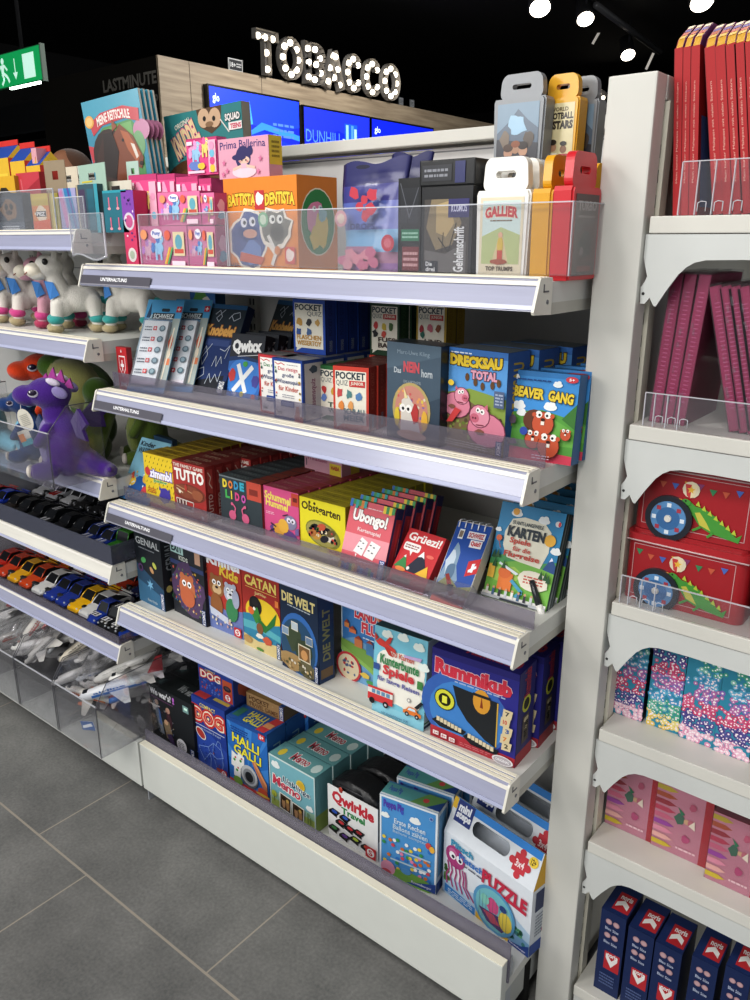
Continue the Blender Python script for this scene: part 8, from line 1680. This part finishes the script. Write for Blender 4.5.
m = MB(); m.box((-.03,0,0), (.03,.001,.022), '#c8ccd0'); F = Face(m, (-.03,0,0), (1,0,0), (0,0,1), .06, .022); F.rect(0,0,1,1,'#2f6ab4'); F.poly([(.1,.2),(.9,.5),(.8,.8),(.1,.5)], '#d8dce0'); pq = un(88, 723, 1, -.080); tag(m.build('info_card', None, (pq.x, -.0790, pq.z-.02), (0,-.35,0)), 'small blue and white card slipped into the right clear bin', 'card')

# ------------------------------------------------------------------ toy packs on the top left shelf (z = 1.348)
zt = 1.348-.004
def pk_(name, lab, cat, px0, px1, pyt, y, d, col, art, ht=None, mat='card', rz=0, pb=215):
    A2 = un(px0, pb, 1, y); B2 = un(px1, pb, 1, y); T2 = un((px0+px1)/2, pyt, 1, y)
    return carton(name, lab, cat, (Vector((A2.x,y,zt)), rz, B2.x-A2.x, ht or T2.z-zt), d, col, art, None, None, mat=mat)
def a(F): F.rect(0,0,1,1,'#3a4450'); F.blob(.5,.6,.3,.25,'#8a6a4a',3); F.circ(.42,.66,.06,'#1c1a18'); F.circ(.6,.66,.06,'#1c1a18'); F.ell(.5,.52,.12,.06,'#3a2a20'); F.rect(0,0,1,.28,'#5a6470'); F.lines_of_text(.2,.08,.8,.2,2,'#d8dce0'); F.rect(0,.92,1,1,'#2a3038')
pk_('toy_bag', 'grey-blue toy bag with brown dog picture at the left photo edge', 'toy pack', -4, 24, 193, .04, .02, '#2c343c', a, mat='gloss')
def a(F): F.rect(0,0,1,1,'#d8843a'); F.rect(0,.7,1,1,'#c8b04a'); F.blob(.5,.5,.35,.2,'#e8d8c0',3); F.rect(.2,.42,.8,.56,'#2a2a30'); F.text('PEZ', .25,.44,.75,.54,'#e8e8e8',.04); F.poly([(0,0),(1,0),(1,.35),(0,.3)], '#d85a2a')
pk_('toy_pack', 'orange and yellow toy pack with dark lettering, behind the clear guard', 'toy pack', 33, 50, 193.5, .045, .018, '#c8702a', a)
def a(F): F.rect(0,0,1,1,'#a89a4a'); F.rect(.2,0,.5,1,'#c8b86a'); F.blob(.6,.5,.2,.3,'#8a8a4a',3)
pk_('toy_pack', 'olive green slim toy pack right of the orange one', 'toy pack', 51, 60, 193, .047, .014, '#8a8040', a)
def a(F): F.rect(0,0,1,1,'#a8a4cc'); F.poly([(.3,1),(.7,1),(1,.1),(.6,.1)], '#2f86b8'); F.poly([(.5,1),(.6,1),(.9,.1),(.8,.1)], '#5a4aa0'); F.poly([(0,.9),(.2,1),(.5,.2),(.3,.1)], '#c88ab8'); F.rect(0,0,1,.1,'#3a94c8')
pk_('toy_bag', 'lilac toy bag with blue and violet combs', 'toy pack', 61, 78, 188, .045, .018, '#7a78a8', a, mat='gloss')
def a(F): F.rect(0,0,1,1,'#3a5a66'); F.rect(.1,.1,.4,.9,'#4a3a5a'); F.rect(.5,.05,.8,.9,'#2a6a7a'); F.rect(.84,0,1,1,'#3aa0b0'); F.rect(0,0,.08,1,'#b8a88a')
pk_('toy_bag', 'dark teal toy bag with brushes, right of the lilac bag', 'toy pack', 79, 100, 184, .047, .018, '#2a4a54', a, mat='gloss')
def a(F):
    F.rect(0,0,1,1,'#2a7484'); F.rect(0,.94,1,1,'#2fa0b0')
    for u, v in ((.25,.70),(.62,.70),(.28,.22),(.62,.22)): F.line([(u,v-.12),(u,v+.14)],.05,'#d86a88'); F.ell(u,v-.13,.07,.035,'#e8a0a8',8)
pk_('straw_card', 'teal card with four pink curved clips beside the pink packs', 'toy pack', 104.5, 128, 190, .05, .012, '#1f5a68', a)
def a(F): F.rect(0,0,1,1,'#a8162a'); F.poly([(0,.6),(1,.9),(1,1),(0,1)], '#c83444'); F.line([(.3,.1),(.2,.9)],.05,'#d86a74')
pk_('toy_pack', 'shiny red pack behind the orange one', 'toy pack', 21, 44, 172, .10, .03, '#98121f', a, mat='gloss')
def a(F): F.rect(0,0,1,1,'#d8a818'); F.blob(.5,.4,.5,.4,'#2a2620',3); F.circ(.35,.5,.1,'#e8d8b0'); F.circ(.65,.5,.1,'#e8d8b0')
pk_('toy_pack', 'yellow and black toy pack behind the dog bag', 'toy pack', -4, 19, 176, .09, .03, '#b88a14', a)
# gable-top drink-carton shaped toy boxes
def gable(lab, px0, px1, pyt, y):
    A2 = un(px0, 160, 1, y); B2 = un(px1, 160, 1, y); T2 = un((px0+px1)/2, pyt, 1, y).z; W = B2.x-A2.x; H0 = T2-zt; hb = H0-.042; d = .06
    th = thing('carton_pack', lab, 'toy pack', (A2.x, y, zt)); m = MB()
    m.box((0,0,0), (W,d,hb), '#d8b024', 'card', dict(right='#c83a2a', front='#dcb42a')); F = Face(m, (0,0,0), (1,0,0), (0,0,1), W, hb); F.rect(.1,.2,.9,.8,'#e8c83a'); F.ell(.5,.6,.3,.15,'#3a5ab0'); F.lines_of_text(.2,.25,.8,.4,3,'#b83a2a'); m.build('box', th)
    m = MB(); a0, a1, a2, a3 = Vector((0,0,hb)), Vector((W,0,hb)), Vector((W,d,hb)), Vector((0,d,hb)); t0, t1 = Vector((0,d/2,H0-.012)), Vector((W,d/2,H0-.012))
    m.face([a0,a1,t1,t0], '#1f4aa0'); m.face([a2,a3,t0,t1], '#1f4aa0'); m.face([a1,a2,t1], '#e0b82c'); m.face([a3,a0,t0], '#e0b82c'); m.box((0,d/2-.001,H0-.012), (W,d/2+.001,H0), '#d0281c'); m.build('gable_top', th, label='blue sloping top with a red ridge'); return th
gable('red-ridged carton toy box, leftmost at the photo edge', -10, 8, 139, .13); gable('red-ridged carton toy box, the middle one of three', 9.5, 24, 141, .12); gable('red-ridged carton toy box, the right one of three', 25, 39, 145, .11)
def a(F): F.rect(0,0,1,1,'#d8a0a8'); F.poly([(.1,.0),(.9,.1),(.8,.9),(.2,.8)], '#e0c83a'); F.line([(.2,.1),(.7,.9)],.08,'#c83a5a')
pk_('toy_pack', 'narrow pink and yellow pack right of the carton boxes', 'toy pack', 39, 44, 147, .115, .03, '#c88a94', a)
# hang cards with euro holes
def hang(lab, px0, px1, py0, py1, y, rx, rz, col, art, base_h, d=.0012):
    A2 = un(px0, py1, 1, y); B2 = un(px1, py1, 1, y); T2 = un((px0+px1)/2, py0, 1, y); W = B2.x-A2.x; H0 = T2.z-zt
    th = thing('hang_card', lab, 'hang card', (A2.x, y, zt), (0,0,rz)); m = MB(); hh = base_h
    m.box((.004,0,0), (W-.004,.014,hh), '#c8c4bc', 'gloss'); m.build('pack', th)
    hx0, hx1, v0, v1 = W*.36, W*.64, H0-(H0-hh)*.55, H0-(H0-hh)*.30
    m = MB()
    for lo, hi in (((0,0,hh),(W,d,v0)),((0,0,v0),(hx0,d,v1)),((hx1,0,v0),(W,d,v1)),((0,0,v1),(W,d,H0))): m.box(lo, hi, col)
    F = Face(m, (0,0,hh), (1,0,0), (0,0,1), W, v0-hh); art(F); m.build('header', th, label='cardboard header with a slot hole'); return th
hang('pale green hang card with slot hole and blue drop, standing above the teal bag', 80, 115, 164, 186, .075, 0, -.15, '#a9c4b4', lambda F: (F.ell(.2,.5,.12,.3,'#2f86a8'), F.rect(.1,.86,.5,.98,'#d8c83a')), .075)
hang('brown pouch-shaped hang card with round hole, left of the cream cards', 45, 63, 160, 178, .11, 0, .1, '#9a8a72', lambda F: F.rect(0,0,1,.3,'#8a7a64'), .08)
hang('cream hang card behind the teal bag, left of the pale green one', 60, 80, 167, 182, .12, 0, -.05, '#d8cdb8', lambda F: F.rect(0,0,.3,.3,'#e8e0d0'), .08)
hang('white hang card with two red labels above the straw card', 100, 132, 181, 192, .07, 0, 0, '#d8d0c0', lambda F: (F.rect(.08,.1,.45,.8,'#c83a3a'), F.rect(.6,.1,.95,.8,'#c83a3a')), .066)
hang('pale mint card pack left of the pony packs', 128, 140, 161, 186, .10, 0, 0, '#b4ccc0', lambda F: (F.ell(.5,.4,.3,.2,'#4a7aa0'), F.rect(.2,.7,.9,.85,'#c8c04a')), .09)
# clear guard of that shelf and the wavy clear price holder at its end
def guard2(x0, x1, zz, h, lab):
    t = thing('acrylic_guard', lab, 'clear guard', (x0,.022,zz)); w = x1-x0
    m = MB(); m.box((0,0,0), (w,.002,h), '#fff', 'acrylic'); m.build('panel', t)
    m = MB(); m.box((0,-.0003,h-.0005), (w,.0023,h+.0012), '#fff', 'acrylic_edge'); m.box((w-.0012,-.0003,0), (w,.0023,h), '#fff', 'acrylic_edge'); m.build('edge', t, label='bright cut edge'); return t
guard2(-1.75, -1.118, 1.3508, .078, 'clear guard in front of the bagged toys at far left'); guard2(-1.113, -1.012, 1.3508, .06, 'short clear guard in front of the straw card')
wx0, wx1 = un(71,240,1,-.022).x, un(104.5,240,1,-.022).x; wz0, wz1 = un(88,259,1,-.022).z, un(88,213,1,-.022).z
t = thing('price_holder', 'clear wavy price holder hanging at the end of the top left shelf', 'price holder', (wx0,-.022,wz0)); w_ = wx1-wx0; h_ = wz1-wz0
n = 16; bot = [(w_*i/n, .010*math.sin(2*PI*i/n*1.0+.4)*.5+.004) for i in range(n+1)]
m = MB(); m.prism(bot+[(w_,h_),(0,h_)], 1, 0, .002, '#fff', 'acrylic'); m.build('panel', t)
m = MB(); m.tube([(x, .001, z_) for x, z_ in bot], .0022, '#eef0f2', 'acrylic_edge', 8); m.box((-.0006,-.0003,.004), (.0008,.0023,h_), '#fff', 'acrylic_edge'); m.box((w_-.0012,-.0003,.004), (w_+.0012,.0023,h_), '#fff', 'acrylic_edge'); m.box((0,-.0003,h_-.001), (w_,.0023,h_), '#fff', 'acrylic_edge'); m.build('edge', t, label='bright wavy lower edge')
m = MB(); m.box((.0,.002,h_*.35), (w_*.5,.05,h_*.37), '#fff', 'acrylic'); m.build('arm', t)

# ------------------------------------------------------------------ horse magazines and big teal plush book standing at the back
def slab(name, lab, cat, q, d, art, col, tilt=0, side='#d8d4c8'):
    """q: photo corners bl, br, tl at depth y"""
    (bl, br, tl, y) = q; A2 = un(*bl, 1, y); B2 = un(*br, 1, y); T2 = un(*tl, 1, y)
    U = B2-A2; W = math.hypot(U.x, U.z); roll = math.atan2(U.z, U.x); H0 = (T2-A2).length
    m = MB(); m.box((0,0,0), (W,d,H0), col, 'card', dict(right=side, top=side)); art(Face(m, (0,0,0), (1,0,0), (0,0,1), W, H0, 'gloss'))
    o = m.build(name, None, A2, (0,-roll,0)); return tag(o, lab, cat), W, H0
def a(F):
    F.rect(0,0,1,1,'#2f86a0'); F.poly([(.0,.80),(.12,.76),(.88,.78),(1,.84),(1,1),(0,1)], '#3a94ac'); F.poly([(.12,.60),(.3,.72),(.8,.74),(.94,.6),(.9,0),(.1,0)], '#4a8a4a'); F.poly([(.3,.4),(.8,.5),(.8,.72),(.3,.7)], '#6aa05a'); F.ell(.95,.62,.14,.1,'#b87a9a'); F.ell(.88,.5,.1,.12,'#6a9a6a')
    F.poly([(.08,.78),(.3,.86),(.7,.88),(.96,.82),(.94,.70),(.7,.76),(.3,.74),(.12,.66)], '#b8303c'); F.text('MEINE REITSCHULE', .22,.755,.80,.845,'#e8e0d8',.03,arc=.35,rot=.02); F.poly([(.0,.58),(.16,.54),(.22,.48),(.02,.4)], '#b8303c')
    F.circ(.09,.80,.08,'#d8a048'); F.circ(.09,.80,.055,'#e0b870'); H = copy.copy(F); H.o = F.o+F.V*(.16*F.h); F.rect(.12,0,.66,.2,'#2c1a14'); H.k = F.k; H.ell(.36,.28,.30,.26,'#2c1a14'); H.poly([(.1,0),(.12,.3),(.34,.52),(.6,.46),(.7,.0)], '#3a2018'); H.poly([(.46,.46),(.60,.56),(.80,.42),(.92,.20),(.86,.10),(.70,.16),(.60,.0),(.4,.0)], '#7a3e22'); H.poly([(.60,.5),(.72,.46),(.88,.24),(.80,.16),(.68,.30)], '#a85a30'); H.poly([(.74,.36),(.80,.34),(.84,.22),(.80,.20)], '#d8cfc4'); H.poly([(.46,.50),(.48,.62),(.56,.54)], '#8a4a2a'); H.circ(.62,.40,.022,'#120c0a',8); H.poly([(.3,.5),(.46,.5),(.52,.3),(.4,.05),(.2,.1)], '#23130f'); H.ell(.87,.15,.035,.02,'#2a1510')
TLm = un(81, 103, 1, .13); yw, rl, Wm, Hm = R_(14), R_(7), .152, .20
Um = Vector((math.cos(yw), math.sin(yw), 0)); nm_ = Vector((-math.sin(yw), math.cos(yw), 0)); upm = Vector((0,0,1))*math.cos(rl)-Um*math.sin(rl); rtm = Um*math.cos(rl)+Vector((0,0,1))*math.sin(rl)
m = MB(); m.box((0,0,0), (Wm,.006,Hm), '#2a7a92', 'card', dict(right='#d8d4c8', top='#d8d4c8')); a(Face(m, (0,0,0), (1,0,0), (0,0,1), Wm, Hm, 'gloss'))
mg = tag(m.build('horse_magazine'), 'teal horse magazine with red title ribbon and brown horse head, front one', 'magazine')
mg.location = TLm-upm*Hm; mg.rotation_euler = Matrix(((rtm.x,nm_.x,upm.x),(rtm.y,nm_.y,upm.y),(rtm.z,nm_.z,upm.z))).to_euler()
base_z = 1.348-.004
m = MB(); m.box((0,0,0), (.15,.05,mg.location.z-base_z-.001), '#2c3236', 'matte'); tag(m.build('display_riser', None, (mg.location.x-.005, mg.location.y-.004, base_z), (0,0,yw)), 'dark riser block under the horse magazines', 'riser')
for i in range(3): dup(mg, mg.location+nm_*(.011*(i+1))+Um*(.003*(i+1)), None, '%s teal magazine of the horse stack, only its edge showing' % ['second','third','rearmost'][i])
def a(F):
    F.rect(0,0,1,1,'#2f7f80'); F.ell(.40,.02,.42,.30,'#5a3a22'); F.ell(.42,.0,.30,.2,'#6a4628'); F.poly([(.44,1),(.76,1),(.74,.72),(.62,.62),(.48,.74)], '#5a4028'); F.circ(.53,.86,.075,'#c8a888'); F.circ(.67,.84,.075,'#c8a888'); F.circ(.54,.85,.02,'#1c1410'); F.circ(.66,.83,.02,'#1c1410'); F.ell(.60,.76,.05,.04,'#8a6a4a'); F.line([(.74,.80),(.84,.60)],.012,'#d8d4cc')
    F.text('ORIGINAL', .14,.80,.36,.88,'#d8d8c8',.03,rot=.25); F.text('KNUDDEL', .10,.42,.46,.78,'#e0c89a',.05,'#c85a8a',.04,rot=.45); F.text('SQUAD', .80,.74,.98,.86,'#e4e0dc',.05,'#2a3a3a',.06); F.rect(.84,.62,1,.73,'#e4e0dc'); F.text('TEENS', .86,.64,.99,.71,'#c83a5a',.04)
slab('plush_book', 'large teal activity book with round brown bear figure and owl face, behind the pink packs', 'book', ((170,182),(246,172),(160,118),.24), .022, a, '#256a6c', side='#8a8478')
bk = bpy.data.objects['plush_book']
m = MB(); m.box((0,0,0), (.24,.03,bk.location.z-(Z1-.004)-.002), '#3a3a3e', 'matte'); tag(m.build('display_riser', None, (bk.location.x+.02, .245, Z1-.004)), 'dark riser block under the large teal book', 'riser')

# ------------------------------------------------------------------ person standing behind the shelving: only the crown shows
pc_ = un(68, 149, 1, .98); hp = pc_.z; px_, py_ = pc_.x, .98
th = thing('person', 'person behind the shelves at far left, only the top of a brown-haired head showing', 'person', (px_, py_, 0), (0,0,.3))
k = hp/1.75
B_ = [('t',[(-.10,0,.09),(-.10,.0,.48),(-.09,0,.90)],[.045,.055,.085],'#23252c'), ('t',[(.10,0,.09),(.10,0,.48),(.09,0,.90)],[.045,.055,.085],'#23252c'), ('b',(-.10,-.06,.045),(.045,.11,.042),'#1a1a1c'), ('b',(.10,-.06,.045),(.045,.11,.042),'#1a1a1c'),
  ('b',(0,0,.95),(.16,.11,.12),'#23252c'), ('b',(0,0,1.15),(.155,.105,.2),'#2c3038'), ('b',(0,0,1.34),(.19,.11,.12),'#2c3038'), ('t',[(0,.0,1.40),(0,-.01,1.53)],[.06,.055],'#9a6c52'), ('b',(0,-.015,1.63),(.078,.098,.118),'#9a6c52'), ('b',(0,-.112,1.615),(.013,.018,.022),'#9a6c52'),
  ('t',[(-.20,0,1.38),(-.25,.01,1.10),(-.24,-.06,.86)],[.052,.042,.032],'#2c3038'), ('t',[(.20,0,1.38),(.25,.01,1.10),(.24,-.06,.86)],[.052,.042,.032],'#2c3038'), ('b',(-.078,-.005,1.62),(.012,.022,.03),'#9a6c52'), ('b',(.078,-.005,1.62),(.012,.022,.03),'#9a6c52')]
for sx in (-1, 1):
    B_.append(('b',(sx*.24,-.075,.80),(.022,.036,.045),'#9a6c52'))
    for f_, (dy, ln) in enumerate(((-.026,.075),(-.009,.085),(.009,.08),(.024,.062))): B_.append(('t',[(sx*.24,-.075+dy,.77),(sx*.236,-.080+dy,.735-.0),(sx*.228,-.082+dy,.77-ln)],[.0095,.009,.0075],'#9a6c52'))
    B_.append(('t',[(sx*.235,-.10,.815),(sx*.225,-.125,.785),(sx*.222,-.130,.76)],[.011,.010,.008],'#9a6c52'))
ob = organic('body', [tuple([p[0], tuple(v*k for v in p[1]) if p[0] == 'b' else [tuple(v*k for v in q) for q in p[1]], tuple(v*k for v in p[2]) if p[0] == 'b' else [v*k for v in p[2]], p[3]]) for p in B_], th, .009, 3, 'skin')
organic('hair', [('b',(0,.008*k,1.668*k),(.083*k,.099*k,.085*k),'#5a3f30'), ('b',(0,.05*k,1.62*k),(.076*k,.06*k,.09*k),'#5a3f30')], th, .007, 2, 'plush', label='short brown hair')
for sx in (-1, 1):
    m = MB(); m.ball((sx*.031*k,-.102*k,1.635*k), (.012*k,.008*k,.008*k), '#e8e4de', 'gloss', 10, 8); m.ball((sx*.031*k,-.108*k,1.635*k), (.005*k,.003*k,.005*k), '#2a1c14', 'gloss', 8, 6); m.build('eye', th)
m = MB(); m.ball((0,-.105*k,1.575*k), (.024*k,.008*k,.006*k), '#8a4a42', 'skin', 10, 8); m.build('mouth', th)
